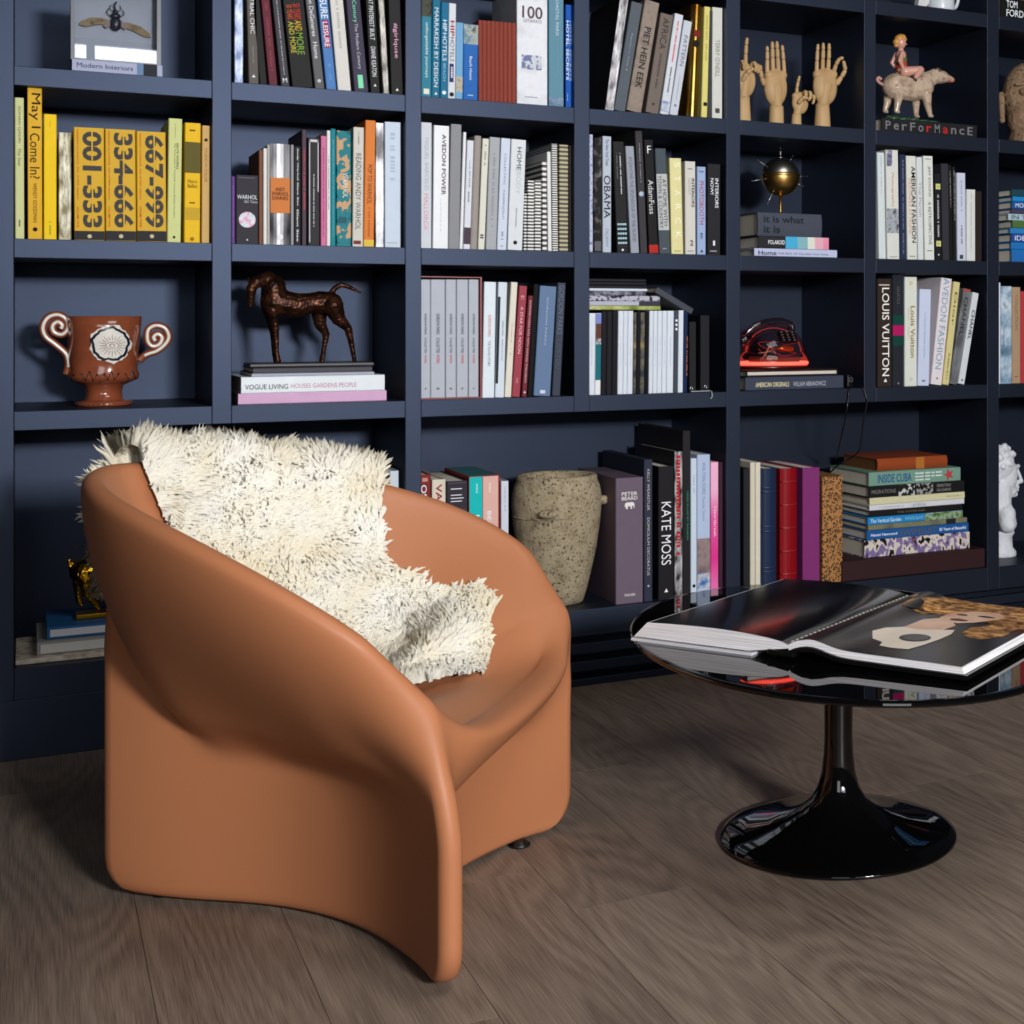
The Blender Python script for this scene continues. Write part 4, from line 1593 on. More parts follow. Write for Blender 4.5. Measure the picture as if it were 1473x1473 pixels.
# ---------------------------------------------------------------- bay above the bronze horse
s = Shelf(310, 0, 3.983, ZB, 'in bay above bronze horse', 'books in the bay above the bronze horse')
B(s, 90, 113, 1010, (96, 56, 128), 'thin short purple book, leftmost', dashes=[((150, 110, 180), 1060, 1360, 0.2)])
B(s, 116, 247, 1005, (40, 38, 48), 'squat black book with blue disc', texts=[('WARHOL', W_, 1118, 1142, 0.9, 0, 'h'), ('365 Takes', (200, 200, 210), 1148, 1164, 0.6, 0.16, 'h')], marks=[('disc', photo(((90, 150, 190), (220, 236, 244), (220, 160, 190), (120, 200, 220)), 60), 1260, 0.76), ('tri', W_, 1374, 0.1)], dashes=[((110, 110, 120), 1018, 1022, 0.8)])
B(s, 249, 270, 860, (120, 78, 58), 'thin brown book beside squat black one')
B(s, 274, 295, 850, (226, 224, 222), 'thin white book beside brown one', kind='soft')
B(s, 297, 311, 830, (180, 178, 176), 'very thin grey-white book left of orange-labelled one', kind='soft')
B(s, 313, 428, 825, foil((26, 26, 30), (214, 214, 220), 9, 0.3, 0.3, 0.2), 'thick silver and black book with orange label', rnd=0.006, bands=[(1020, 1222, (206, 122, 60))], texts=[('ANDY', (50, 26, 20), 1075, 1096, 0.5, 0, 'hb'), ('WARHOL', (50, 26, 20), 1100, 1122, 0.86, 0, 'hb'), ('DIARIES', (50, 26, 20), 1126, 1146, 0.8, 0, 'hb')], marks=[('disc', W_, 1358, 0.3)])
B(s, 431, 449, 830, (150, 150, 156), 'thin grey book right of orange-labelled one', kind='soft')
B(s, 451, 490, 840, (24, 23, 26), 'black book with bold white small capitals', texts=[('Andy Warhol Giant Size', W_, 850, 1180, 0.3, 0, 'b'), ('Giant Size', W_, 1200, 1385, 0.3, 0, 'b')])
B(s, 495, 522, 745, (74, 60, 72), 'tall thin plum-grey book with red title', dashes=[((196, 70, 84), 850, 1205, 0.36)])
B(s, 529, 598, 790, (36, 36, 40), 'black book with white outline', bands=[(800, 815, (206, 206, 212), 0.1, 0.9), (800, 1390, (190, 190, 196), 0.08, 0.2), (800, 1100, (190, 190, 196), 0.8, 0.92)], dashes=[((200, 200, 206), 1000, 1300, 0.1)])
B(s, 603, 636, 780, (206, 112, 156), 'thin pink book', kind='soft', dashes=[((160, 70, 116), 840, 1360, 0.2)])
B(s, 638, 659, 748, (228, 228, 226), 'thin white book between pink and teal', kind='soft', dashes=[((150, 150, 156), 880, 1200, 0.24)])
B(s, 660, 689, 738, (10, 128, 144), 'thin solid teal book', kind='soft', dashes=[((120, 200, 206), 800, 1360, 0.12)])
B(s, 692, 778, 750, photo(((8, 84, 96), (10, 120, 130), (196, 156, 118), (30, 130, 170), (206, 196, 90)), 22, sharp=True), 'multicoloured painted book in teal and yellow', texts=[('WARHOL', (236, 226, 210), 990, 1135, 0.36, 0.1)])
B(s, 784, 846, 730, (206, 204, 196), 'ivory book with grey condensed capitals', 790, 852, texts=[('READING ANDY WARHOL', (96, 96, 96), 880, 1318, 0.5)], dashes=[((130, 130, 128), 755, 830, 0.1)], bands=[(1380, 1400, (120, 40, 40), 0.1, 0.8)])
B(s, 848, 908, 690, (218, 124, 52), 'tall orange book with yellow foot', 860, 918, texts=[('POP TO WARHOL', (110, 66, 40), 945, 1170, 0.44)], bands=[(1375, 1420, (220, 190, 70))], dashes=[((180, 96, 40), 1190, 1360, 0.2)])
B(s, 915, 966, 705, foil((26, 26, 32), (214, 216, 224), 16, 0.35, 0.3, 0.3), 'black and silver splashed book', texts=[('WORK', (236, 226, 190), 1090, 1165, 0.3)])
B(s, 969, 1062, 700, (200, 214, 232), 'wide ice blue book at right end', dashes=[((176, 190, 210), 740, 1040, 0.3), ((150, 162, 182), 1390, 1394, 0.7)])

# ---------------------------------------------------------------- white bay
s = Shelf(580, 0, 3.982, ZB, 'in the white-book bay', 'books in the white-book bay')
B(s, 98, 162, 702, (206, 212, 220), 'tall light grey book with pink lettering, leftmost', 102, 164, texts=[('MIQUEL BARCELO', (170, 176, 190), 790, 1090, 0.4), ('MALLORCA', (222, 150, 166), 1110, 1320, 0.4)])
B(s, 168, 258, 720, (228, 232, 238), 'wide glossy white book with black-red capitals', 176, 265, texts=[('AVEDON POWER', (70, 26, 34), 770, 1118, 0.26, 0.16, 'b')], dashes=[((190, 194, 200), 1140, 1330, 0.06)], rough=0.2)
B(s, 259, 322, 712, (138, 140, 146), 'plain mid-grey book', 272, 337)
B(s, 323, 341, 757, (230, 234, 240), 'very thin white book right of grey one', 344, 364, kind='soft')
B(s, 344, 384, 805, (216, 220, 230), 'white book with dark square at foot', 367, 406, bands=[(1305, 1400, (70, 56, 70))], texts=[('JIM DINE', (90, 70, 90), 980, 1075, 0.3)], dashes=[((150, 150, 160), 920, 970, 0.16), ((110, 110, 120), 1100, 1160, 0.2)])
B(s, 386, 425, 778, (158, 150, 146), 'taupe-grey rounded book', 411, 450, rnd=0.004)
B(s, 427, 468, 795, (218, 218, 206), 'ivory book with small foot emblem', 455, 493, dashes=[((150, 160, 130), 830, 950, 0.3), ((70, 70, 70), 1345, 1380, 0.5)])
B(s, 471, 536, 787, (166, 170, 176), 'grey book with ghost lettering', 496, 557, dashes=[((146, 150, 158), 880, 1300, 0.24)])
B(s, 537, 592, 793, (204, 214, 232), 'ice blue book with thin capitals', 561, 617, texts=[('COLLECTING', (120, 130, 152), 880, 1060, 0.2), ('INDEPENDENT', (120, 130, 152), 1090, 1260, 0.2)], dashes=[((130, 140, 160), 1330, 1415, 0.26)])
B(s, 595, 684, 800, (216, 222, 228), 'wide white book with spaced dark capitals', 620, 706, texts=[('HOME', (60, 62, 66), 845, 978, 0.3, 0.06), ('BODY', (190, 196, 202), 985, 1115, 0.3, 0.06)], dashes=[((130, 134, 140), 1195, 1310, 0.08)], marks=[('disc', (30, 30, 34), 1392, 0.26)])
ST = lambda f: stripes((20, 20, 22), (226, 226, 224), f)
B(s, 690, 708, 1110, ST(115), 'shortest thin black-and-white striped notebook', 692, 710, kind='soft', name='notebook')
B(s, 711, 750, 1035, ST(115), 'left of two equal striped notebooks', 714, 752, kind='soft', name='notebook')
B(s, 752, 791, 1035, ST(113), 'right of two equal striped notebooks', 755, 792, kind='soft', name='notebook')
B(s, 797, 825, 925, ST(70), 'coarsely striped notebook left of white one', 795, 822, kind='soft', name='notebook')
B(s, 830, 852, 870, (226, 228, 228), 'thin white book among striped notebooks', 824, 846, kind='soft')
B(s, 855, 889, 825, ST(160), 'tall finely striped wire-bound notebook', 850, 884, kind='soft', name='notebook')
B(s, 893, 947, 830, stripes((52, 48, 36), (176, 168, 128), 85), 'wide olive and cream striped notebook', kind='soft', name='notebook')
B(s, 949, 964, 835, (30, 30, 34), 'thin black notebook at right end', kind='soft', name='notebook')

# ---------------------------------------------------------------- bay left of the globe
s = Shelf(830, 0, 3.875, ZB, 'in bay left of brass globe', 'books in the bay left of the brass globe')
B(s, 68, 90, 750, photo(((60, 66, 130), (200, 206, 230), (110, 120, 180)), 60, 0.2), 'thin blue-white glossy book, leftmost')
B(s, 93, 139, 770, photo(((10, 10, 12), (16, 16, 18), (120, 116, 116)), 40), 'black book with dim photo', bands=[(1345, 1400, (90, 92, 100), 0.1, 0.9)])
B(s, 143, 192, 760, (182, 192, 208), 'pale grey-blue book with bold black name', texts=[('OBAMA', K_, 980, 1218, 0.74, 0), ('The New York Times', (50, 54, 64), 775, 925, 0.34), ('CALLAWAY', (110, 118, 134), 1275, 1380, 0.34)])
B(s, 222, 288, 790, (28, 28, 31), 'black book with white dot grid at foot', 198, 262, dashes=[(W_, 850, 1085, 0.1, 0.1), ((120, 120, 126), 850, 1000, 0.08, -0.2)], marks=[('square', (170, 206, 222), 1252 + 26 * k, 0.17, -0.30 + 0.21 * j) for k in range(5) for j in range(4)] + [('disc', W_, 1395, 0.2)])
B(s, 300, 348, 815, (152, 158, 172), 'silver-grey book with narrow capitals', 270, 318, texts=[('BYZANTINE THE SPLENDOUR OF THE ISLAND', (90, 94, 106), 880, 1350, 0.4)])
B(s, 353, 395, 730, (56, 54, 58), 'tallest charcoal book', 323, 364, dashes=[((170, 170, 176), 800, 1020, 0.1)], marks=[('disc', photo(((90, 130, 170), (210, 226, 240)), 90), 1083, 0.7)])
B(s, 401, 456, 780, (20, 18, 20), 'black book with red square at foot', 372, 425, bands=[(1366, 1412, (176, 40, 34))], texts=[('AdamFuss', (226, 226, 230), 1005, 1195, 0.56), ('F', W_, 815, 858, 0.4, 0, 'h')])
B(s, 460, 521, 828, (70, 80, 90), 'slate book with pale central panel', 432, 498, bands=[(972, 1285, (186, 190, 190))], texts=[('AT HOME WITH', (36, 40, 46), 1000, 1260, 0.34, 0.2), ('TOWN & COUNTRY', (36, 40, 46), 980, 1275, 0.34, -0.22)], dashes=[((170, 176, 180), 1385, 1390, 0.4)])
B(s, 527, 594, 882, (222, 216, 158), 'pale yellow book with spaced white capitals', 513, 584, texts=[(c_, (246, 246, 226), 905 + 78 * k, 935 + 78 * k, 0.46, 0.1, '') for k, c_ in enumerate('STARCK')], dashes=[((170, 164, 110), 1398, 1403, 0.6)])
B(s, 604, 663, 900, (208, 206, 200), 'cream book with large black numeral 2', 600, 662, texts=[('INTERIORS', K_, 995, 1155, 0.28, 0.24, 'b'), ('NOW!', (170, 168, 160), 995, 1085, 0.24, -0.12), ('2', K_, 1340, 1370, 0.3, 0.1, 'hb')], dashes=[((120, 120, 116), 940, 945, 0.5), ((120, 120, 116), 1398, 1402, 0.6)])
B(s, 670, 719, 930, (154, 176, 214), 'light blue book with tall red capitals', 668, 720, texts=[('PHOTOBOOTH', (176, 50, 70), 1010, 1252, 0.5)], dashes=[((70, 80, 120), 955, 960, 0.6), ((80, 90, 130), 1300, 1340, 0.3)], marks=[('tri', K_, 1400, 0.3)])
B(s, 726, 800, 915, (32, 31, 35), 'black book with large white numeral 1', 728, 800, texts=[('INTERIORS', W_, 995, 1160, 0.26, 0.2, 'b'), ('NOW!', W_, 995, 1085, 0.24, -0.16, 'b'), ('1', W_, 1342, 1370, 0.16, 0.0, 'hb')], dashes=[((160, 160, 166), 938, 943, 0.5), ((190, 190, 196), 1398, 1403, 0.6)])

# ---------------------------------------------------------------- books lying under the brass globe
s = Shelf(1040, 0, 3.778, ZB, 'under the brass globe', 'books stacked under the brass globe')
sm = scale_at(1140, YS) / 3.778
z = L(s, 170, 620, ZB, 0.0235, (186, 194, 226), 'lilac book with black title, lowest', dep=0.22, texts=[('Home', K_, 192, 290, 0.55, -0.06, 'b'), ('THE BEST OF The New York Times', (50, 54, 80), 298, 572, 0.22, -0.1)])
z = L(s, 195, 575, z, 0.036, (36, 37, 42), 'black book with cyan, white and pink bands, middle one', dep=0.2, bands=[(340, 405, (70, 170, 214)), (405, 460, (130, 178, 188)), (460, 500, (216, 220, 208)), (500, 545, (222, 168, 184)), (545, 575, (226, 140, 170))], texts=[('POLAROID', W_, 245, 336, 0.34, 0, 'b')])
globe_top = L(s, 190, 538, z, 0.068, (66, 72, 86), 'thick slate book with faint black lowercase title, topmost', dep=0.26, rnd=0.004, texts=[('it is what', (34, 36, 46), 222, 440, 0.30, 0.22, 'b'), ('it is', (34, 36, 46), 222, 310, 0.30, -0.22, 'b')])

# ---------------------------------------------------------------- bay below the pig
s = Shelf(1230, 0, 3.778, ZB, 'in bay below pig figurine', 'books in the bay below the pig figurine')
B(s, 130, 169, 830, (208, 218, 222), 'plain white book, leftmost', 119, 160, dashes=[((150, 156, 164), 850, 1060, 0.1)])
B(s, 175, 243, 815, (214, 216, 212), 'white book with black-and-white photo panels', 166, 235, bands=[(818, 905, photo(((214, 216, 212), (120, 120, 150), (40, 40, 50)), 50), 0.05, 0.5), (1135, 1268, photo(((20, 22, 26), (170, 178, 186), (60, 66, 74)), 45), 0.02, 0.98)], texts=[('Photographs', (200, 120, 100), 940, 1125, 0.2)], dashes=[((120, 120, 120), 1395, 1398, 0.6)])
B(s, 246, 280, 840, (38, 46, 74), 'thin navy book', 242, 276, dashes=[((120, 130, 160), 870, 1380, 0.2)])
B(s, 285, 339, 848, (216, 218, 210), 'cream book with bold black capitals and faint red line', 279, 330, texts=[('AMERICAN FASHION', (20, 20, 24), 905, 1320, 0.42, 0.18, 'b'), ('DESIGNERS AT HOME', (214, 140, 130), 970, 1270, 0.26, -0.2)], dashes=[((120, 120, 116), 1392, 1396, 0.6)])
B(s, 343, 374, 855, (210, 216, 218), 'thin white book with ghosted serif title', 333, 366, texts=[('The Parish', (150, 156, 160), 990, 1180, 0.5)])
B(s, 379, 434, 848, (218, 222, 218), 'white book with plain dark capitals', 370, 423, texts=[('JEFF KOONS', (70, 72, 74), 905, 1070, 0.3, 0.06), ('A RETROSPECTIVE', (70, 72, 74), 1098, 1330, 0.3, 0.06)], dashes=[((90, 90, 90), 865, 868, 0.6), ((90, 90, 90), 1362, 1366, 0.6)])
B(s, 438, 471, 945, (26, 27, 33), 'black book with two yellow squares', 430, 468, marks=[('square', (206, 206, 130), 1015, 0.8), ('disc', K_, 1015, 0.2), ('square', (206, 206, 130), 1325, 0.8), ('disc', K_, 1325, 0.2), ('disc', W_, 1385, 0.24)], dashes=[((190, 190, 190), 1060, 1290, 0.3)])
B(s, 477, 515, 890, (50, 50, 58), 'charcoal book without title', 471, 504)
B(s, 517, 535, 897, (20, 20, 22), 'left of two thin black books with tiny print', 506, 524, dashes=[((150, 150, 150), 930, 1130, 0.3)], kind='soft')
B(s, 537, 553, 907, (24, 24, 26), 'right of two thin black books with tiny print', 528, 545, dashes=[((160, 160, 160), 930, 1200, 0.3)], kind='soft')
B(s, 557, 604, 940, (200, 206, 226), 'lavender white book with small code square', 553, 601, dashes=[((140, 146, 170), 980, 1150, 0.14), ((80, 84, 100), 1220, 1325, 0.16)], bands=[(1386, 1408, (60, 62, 70), 0.25, 0.65)])
B(s, 607, 655, 1030, (214, 218, 216), 'short white book second from right', dashes=[((170, 174, 172), 1050, 1380, 0.1)])
B(s, 659, 690, 1040, (40, 32, 30), 'short dark brown book at right end')

# ---------------------------------------------------------------- stack at the right edge of the picture
s = Shelf(1230, 0, 3.778, ZB, 'in stack under stone head', 'stack of blue books under the stone head')
z = ZB
for (c_, th_, d_, xa, tx) in (((34, 104, 176), 0.0415, 'thick mid-blue book, lowest', 850, ''), ((30, 112, 180), 0.0225, 'plain blue book second from bottom', 848, ''), ((36, 72, 146), 0.0265, 'dark blue book with white capitals', 850, 'IDEO'),
                              ((44, 122, 186), 0.0185, 'light blue book above dark blue one', 842, ''), ((74, 108, 56), 0.0235, 'green book', 856, ''), ((166, 190, 206), 0.0215, 'white-blue book with dark capitals', 832, 'IN THE'),
                              ((66, 60, 84), 0.0150, 'thin dark patterned book', 850, ''), ((30, 82, 150), 0.0240, 'blue book with white letters near top', 853, 'MONO'), ((30, 130, 196), 0.0160, 'thin bright blue book second from top', 857, ''), ((28, 66, 80), 0.0230, 'dark teal book, topmost', 850, '')):
    ink = (40, 50, 60) if c_[0] > 150 else W_
    z = L(s, xa, 1215, z, th_, c_, d_, dep=0.24, texts=[(tx, ink, xa + 18, xa + 18 + 22 * len(tx), 0.6)] if tx else ())

# ---------------------------------------------------------------- books under the bronze horse
s = Shelf(310, 360, 5.079, ZC, 'under the bronze horse', 'books stacked under the bronze horse')
z = L(s, 165, 1250, ZC, 0.0265, (214, 172, 208), 'lilac pink glossy book, lowest', dep=0.26, rough=0.15)
z = L(s, 187, 1236, z, 0.040, (226, 234, 240), 'thick white book with black and pink title', dep=0.25, rough=0.2, texts=[('VOGUE LIVING', (30, 30, 36), 215, 530, 0.30, -0.12), ('HOUSES GARDENS PEOPLE', (196, 130, 160), 552, 1030, 0.28, -0.1)])
z = L(s, 265, 1160, z, 0.0075, (170, 174, 190), 'thin pale grey book second from top', dep=0.22, kind='soft')
horse_z = L(s, 275, 1145, z, 0.0125, (72, 72, 80), 'slim charcoal book, topmost', dep=0.21)

# ---------------------------------------------------------------- bay right of the horse
s = Shelf(580, 360, 5.261, ZC, 'in bay right of bronze horse', 'books in the bay right of the bronze horse')
# red slipcase holding five grey volumes
a0 = s.pt(123, 0).x; a1 = s.pt(596, 0).x; zt_ = s.pt(400, 200).z - ZC
sl = thing('slipcase', 'dark red open slipcase holding five grey volumes', 'slipcase', (a0, YS, ZC + 0.0004), (0, 0, 0))
RED = paint((128, 34, 44), 0.4, name='slipcase_cloth')
ww = a1 - a0
for (nm, bx_) in (('left_wall', (0, 0.0022, 0, 0.25, 0.003, zt_ - 0.003)), ('right_wall', (ww - 0.005, ww, 0, 0.25, 0.003, zt_ - 0.003)), ('floor_board', (0, ww, 0, 0.25, 0, 0.003)), ('roof_board', (0, ww, 0, 0.25, zt_ - 0.003, zt_)), ('back_wall', (0.0022, ww - 0.005, 0.247, 0.25, 0.003, zt_ - 0.003))):
    Mesh().box(*bx_).build(nm, RED, sl)
old = s.zb
s.zb = ZC + 0.0036
for k, (xa, xb) in enumerate(((131, 206), (208, 318), (321, 401), (404, 492), (495, 572))):
    o = B(s, xa, xb, 222, (178, 184, 196), ['first', 'second', 'third', 'fourth', 'fifth'][k] + ' from left of five grey volumes in red slipcase', dep=0.235, ys=YS + 0.004,
          texts=[('GORDON PARKS', (50, 52, 60), 480, 638, 0.22, 0, 'b'), ('COLLECTED', (70, 72, 80), 662, 780, 0.22, 0, 'b'), ('WORKS', (190, 50, 60), 790, 858, 0.22, 0, 'b'), ('I' * (k + 1) if k < 3 else ('IV' if k == 3 else 'V'), (40, 42, 50), 1040, 1056, 0.08 + 0.07 * k if k < 3 else 0.2, 0, 'hb')], name='grey_volume', loc='beside bronze horse')
    o['group'] = 'five matching grey volumes'
s.zb = old
B(s, 598, 690, 240, (222, 232, 242), 'wide white book with red and black capitals', 610, 708, texts=[('GORDON PARKS', (196, 90, 96), 490, 655, 0.24), ('THE FLAVIO STORY', (70, 74, 82), 685, 880, 0.22)])
B(s, 695, 764, 242, (212, 222, 234), 'white book with black stripe', 714, 796, bands=[(355, 1010, (24, 36, 38), 0.0, 0.28)], texts=[('GORDON PARKS', (60, 62, 70), 535, 650, 0.16, 0.12), ('SEGREGATION STORY', (120, 126, 140), 675, 840, 0.16, 0.12)])
B(s, 767, 818, 242, (224, 220, 206), 'ivory book leaning beside rose one', 810, 875, dashes=[((206, 150, 140), 550, 800, 0.14)])
B(s, 822, 884, 270, (156, 62, 76), 'rose red book with white capitals', 878, 942, texts=[('A STAR FOR NOON', (236, 206, 212), 430, 785, 0.34)], dashes=[((200, 140, 150), 345, 375, 0.5), ((220, 170, 178), 970, 1020, 0.16)])
B(s, 895, 937, 345, (110, 38, 50), 'thin wine red book with white print', 947, 985, texts=[('GORDON PARKS EYES WITH WINGED THOUGHTS', (226, 200, 204), 380, 1005, 0.34)], marks=[('tri', W_, 1075, 0.5)])
B(s, 941, 978, 258, (28, 28, 30), 'thin black glossy book', 990, 1028, rough=0.15)
B(s, 985, 1115, 272, (98, 122, 158), 'wide steel blue book with spaced pale letters', 1035, 1163, texts=[('GORDON PARKS', (176, 192, 214), 360, 725, 0.10)], bands=[(1062, 1088, (206, 216, 228), 0.36, 0.68)])
B(s, 1126, 1190, 247, (56, 62, 78), 'dark slate book with embossed capitals, right end', 1170, 1233, texts=[('GORDON PARKS', (104, 114, 136), 268, 640, 0.6), ('I AM YOU', (76, 84, 102), 680, 900, 0.6)])

# ---------------------------------------------------------------- bay left of the phone
s = Shelf(830, 370, 6.138, ZC, 'in bay left of glowing phone', 'magazines in the bay left of the glowing phone')
zt_m = s.pt(400, 478).z
WM = (216, 224, 236)
specs = [(94, 158, 495, WM, 'white magazine, leftmost'), (160, 209, 495, (230, 232, 236), 'magazine with blue, brown and teal photo spine'),
         (211, 257, 478, (26, 26, 33), 'first of three black magazines'), (258, 305, 478, (30, 29, 36), 'second of three black magazines'), (306, 355, 478, (26, 26, 32), 'third of three black magazines'),
         (358, 405, 474, WM, 'first of three white magazines after the black ones'), (407, 443, 474, WM, 'second of three white magazines after the black ones'), (445, 492, 474, WM, 'third of three white magazines after the black ones'),
         (495, 521, 488, None, 'left of two thin photo-spined magazines'), (523, 554, 478, (24, 24, 30), 'black magazine between two photo spines'), (556, 595, 488, None, 'right of two thin photo-spined magazines'), (597, 632, 478, (20, 20, 25), 'black magazine right of photo spines'),
         (633, 668, 474, WM, 'first of five white magazines in a row'), (670, 706, 474, WM, 'second of five white magazines in a row'), (708, 747, 474, WM, 'third of five white magazines in a row'), (749, 789, 474, WM, 'fourth of five white magazines in a row'), (791, 850, 474, WM, 'fifth and widest of five white magazines'),
         (852, 889, 474, (66, 74, 86), 'slate magazine with white marks'), (891, 936, 470, WM, 'white magazine beside navy one'), (939, 974, 480, (26, 42, 76), 'navy magazine with orange flecks')]
for (xa, xb, y_, c_, d_) in specs:
    kw = dict(bands=[], dashes=[], marks=[])
    if c_ is None:
        c_ = photo(((20, 22, 24), (60, 66, 70), (120, 112, 90), (190, 150, 90)), 26)
    if 'teal photo' in d_:
        kw['bands'] = [(498, 588, (120, 136, 206)), (588, 720, (92, 56, 44)), (720, 770, photo(((30, 30, 40), (220, 220, 224)), 80)), (770, 1086, (18, 106, 116))]
    if 'white magazine' in d_ and 'beside' not in d_:
        kw['dashes'] = [((170, 180, 196), 700, 960, 0.10)]
    if 'white marks' in d_:
        kw['marks'] = [('square', W_, 560 + 38 * k, 0.5) for k in range(3)]
    if 'orange' in d_:
        kw['dashes'] = [((196, 110, 60), 700, 1050, 0.3, 0.3)]
    B(s, xa, xb, y_, c_, d_, xa + 8, xb + 8, kind='soft', dep=0.21, name='magazine', rough=0.3, cat='magazine', loc='left of glowing phone', **kw)
# magazines lying across them
hz = max(zt_m, s.pt(400, 470).z) + 0.001
s2 = Shelf(830, 370, 6.138, ZC, 'lying across upright magazines', 'magazines lying across the upright ones')
z = hz
for (xa, xb, th_, c_, d_) in ((101, 737, 0.0115, photo(((70, 84, 40), (140, 156, 70), (196, 196, 140), (110, 120, 90)), 30, stretch=(1, 1, 0.6)), 'green leafy photo magazine, lowest'),
                              (101, 735, 0.0125, (176, 180, 196), 'grey-white magazine with dark right end'), (101, 731, 0.0150, photo(((40, 40, 52), (180, 180, 196), (90, 90, 106), (210, 210, 220)), 55, sharp=True), 'black-and-white patterned magazine'),
                              (101, 607, 0.0115, photo(((22, 24, 34), (60, 62, 76), (150, 150, 166), (40, 70, 130)), 40), 'dark photo magazine with blue corner'), (101, 620, 0.0075, (208, 216, 230), 'thin white magazine'),
                              (101, 612, 0.0085, (22, 23, 30), 'lower of three black magazines'), (103, 612, 0.0085, (24, 25, 32), 'middle of three black magazines'), (103, 610, 0.0085, (26, 27, 34), 'upper of three black magazines')):
    bd = [(548, xb, (52, 54, 66))] if 'dark right end' in d_ else ()
    z = L(s2, xa, xb, z, th_, c_, d_, kind='soft', dep=0.22, bands=bd, name='magazine', cat='magazine')
# dark album sliding off the magazines and the ring binders
pa = s.pt(705, 285); pb = s.pt(1025, 480)
al = thing('album', 'dark grey album propped diagonally over black binders', 'album', (pa.x, YS + 0.005, pa.z), (0, math.atan2(pa.z - pb.z, pb.x - pa.x), 0))
Lh = (pb - pa).length
obj('cover', cover_mesh(0.019, Lh, 0.26, 0.002, 0.0), paint((52, 56, 68), 0.4, name='album_cloth'), al, rot=(0, math.pi / 2, 0))
Mesh().box(0.004, Lh - 0.004, 0.003, 0.255, -0.0073, 0.0073).build('pages', PAGES, al)
for (xa, xb, y_, rx, ry, d_) in ((990, 1054, 572, 1007, 1158, 'shorter black binder with metal finger ring'), (1088, 1172, 515, 1132, 1143, 'taller black binder with metal finger ring')):
    o = B(s, xa, xb, y_, (24, 25, 31), d_, kind='box', name='binder', cat='binder', loc='left of glowing phone', dep=0.26)
    c = s.pt(rx, ry)
    m = Mesh().tube([(c.x - o.location.x + 0.0042 * math.cos(a), -0.0022, c.z - o.location.z + 0.0042 * math.sin(a)) for a in [2 * math.pi * k / 16 for k in range(16)]], 0.0016, 6, True)
    m.build('finger_ring', paint((206, 208, 212), 0.25, 1.0, name='nickel'), o, True)
p = [s.pt(x, y, D + 0.012) for x, y in ((1005, 1192), (1060, 1190), (1130, 1190), (1180, 1192))]
strap = [(q.x, q.y, ZC + 0.003) for q in p]
e = s.pt(1190, 1200, D - 0.004)
strap += [(e.x, D - 0.004, ZC - 0.001), (e.x, D - 0.006, ZC - 0.012), (e.x - 0.005, D - 0.006, ZC - 0.018)]
o = Mesh().tube(spline(strap, 6), 0.0022, 6).build('cord_end', paint((150, 154, 164), 0.4, name='grey_cord'), smooth=True)
tag(o, 'short grey cord end hanging over the shelf edge', 'cord')

# ---------------------------------------------------------------- books under the phone
s = Shelf(1040, 370, 5.457, ZC, 'under the glowing phone', 'books under the glowing phone')
z = L(s, 175, 945, ZC, 0.0385, (58, 64, 82), 'dark slate book with cream and grey capitals', dep=0.27, texts=[('AMERICAN ORIGINALS', (224, 214, 170), 255, 518, 0.36, -0.08, 'b'), ('WILLIAM ABRANOWICZ', (170, 174, 186), 550, 808, 0.36, -0.08, 'b')])
phone_z = L(s, 185, 900, z, 0.0200, (30, 24, 26), 'thin black book with pale page edges showing', dep=0.24, bands=[(192, 890, (206, 196, 186), 0.25, 0.75)])

# ---------------------------------------------------------------- bay right of the phone
s = Shelf(1230, 370, 5.457, ZC, 'in bay right of glowing phone', 'books in the bay right of the glowing phone')
B(s, 176, 290, 170, (46, 36, 32), 'dark brown book with tall white capitals, leftmost', 174, 290, texts=[('LOUIS VUITTON', (240, 238, 234), 240, 935, 0.5, 0.06, 'b')], bands=[(214, 224, (206, 200, 190), 0.1, 0.85)], marks=[('tri', W_, 968, 0.24, 0.04)])
B(s, 294, 384, 140, photo(((26, 28, 36), (38, 42, 52), (22, 24, 30)), 120), 'black book with green and magenta bands', bands=[(455, 533, (10, 62, 54)), (535, 617, (168, 22, 92)), (619, 695, (10, 62, 54))], texts=[('GUCCI', (110, 104, 90), 230, 365, 0.24)], marks=[('disc', (150, 150, 156), 990, 0.14)])
B(s, 389, 487, 155, (214, 218, 210), 'ivory book with gold-brown serif title', 390, 488, texts=[('Louis Vuitton', (140, 116, 50), 385, 790, 0.36, 0.14, 'b')], dashes=[((190, 186, 160), 400, 640, 0.08, -0.2)], marks=[('disc', (206, 196, 150), 205, 0.3), ('disc', (200, 200, 190), 958, 0.3)])
B(s, 491, 582, 252, (196, 206, 232), 'lavender white book with fine blue title', 491, 616, dep=0.2, texts=[('The Impossible Wardrobes Collection', (130, 140, 176), 430, 790, 0.16)], dashes=[((120, 120, 140), 965, 985, 0.3)])
B(s, 592, 684, 165, (222, 214, 220), 'pinkish white book with large pale blue serif capitals', 678, 764, texts=[('AVEDON FASHION', (120, 160, 186), 145, 885, 0.56)], marks=[('tri', (90, 80, 86), 955, 0.2)])
B(s, 686, 738, 195, (208, 198, 140), 'pale gold leaning book with dark script', 768, 836, texts=[('Dior', (90, 80, 44), 280, 540, 0.36)], dashes=[((110, 100, 60), 760, 960, 0.2)])
B(s, 741, 800, 250, foil((140, 144, 152), (214, 218, 224), 30, 0.25, 0.7, 0.4), 'leaning silver book with large dark capitals', 842, 922, texts=[('CHANEL', (40, 42, 48), 320, 622, 0.5, 0.05, 'b')], bands=[(252, 275, (170, 70, 60))])
B(s, 802, 868, 280, (206, 212, 218), 'leaning white book with black capitals, right end', 925, 976, texts=[('CHANEL', (24, 24, 28), 420, 655, 0.5, 0.05, 'b')], marks=[('disc', (30, 30, 34), 970, 0.24)])
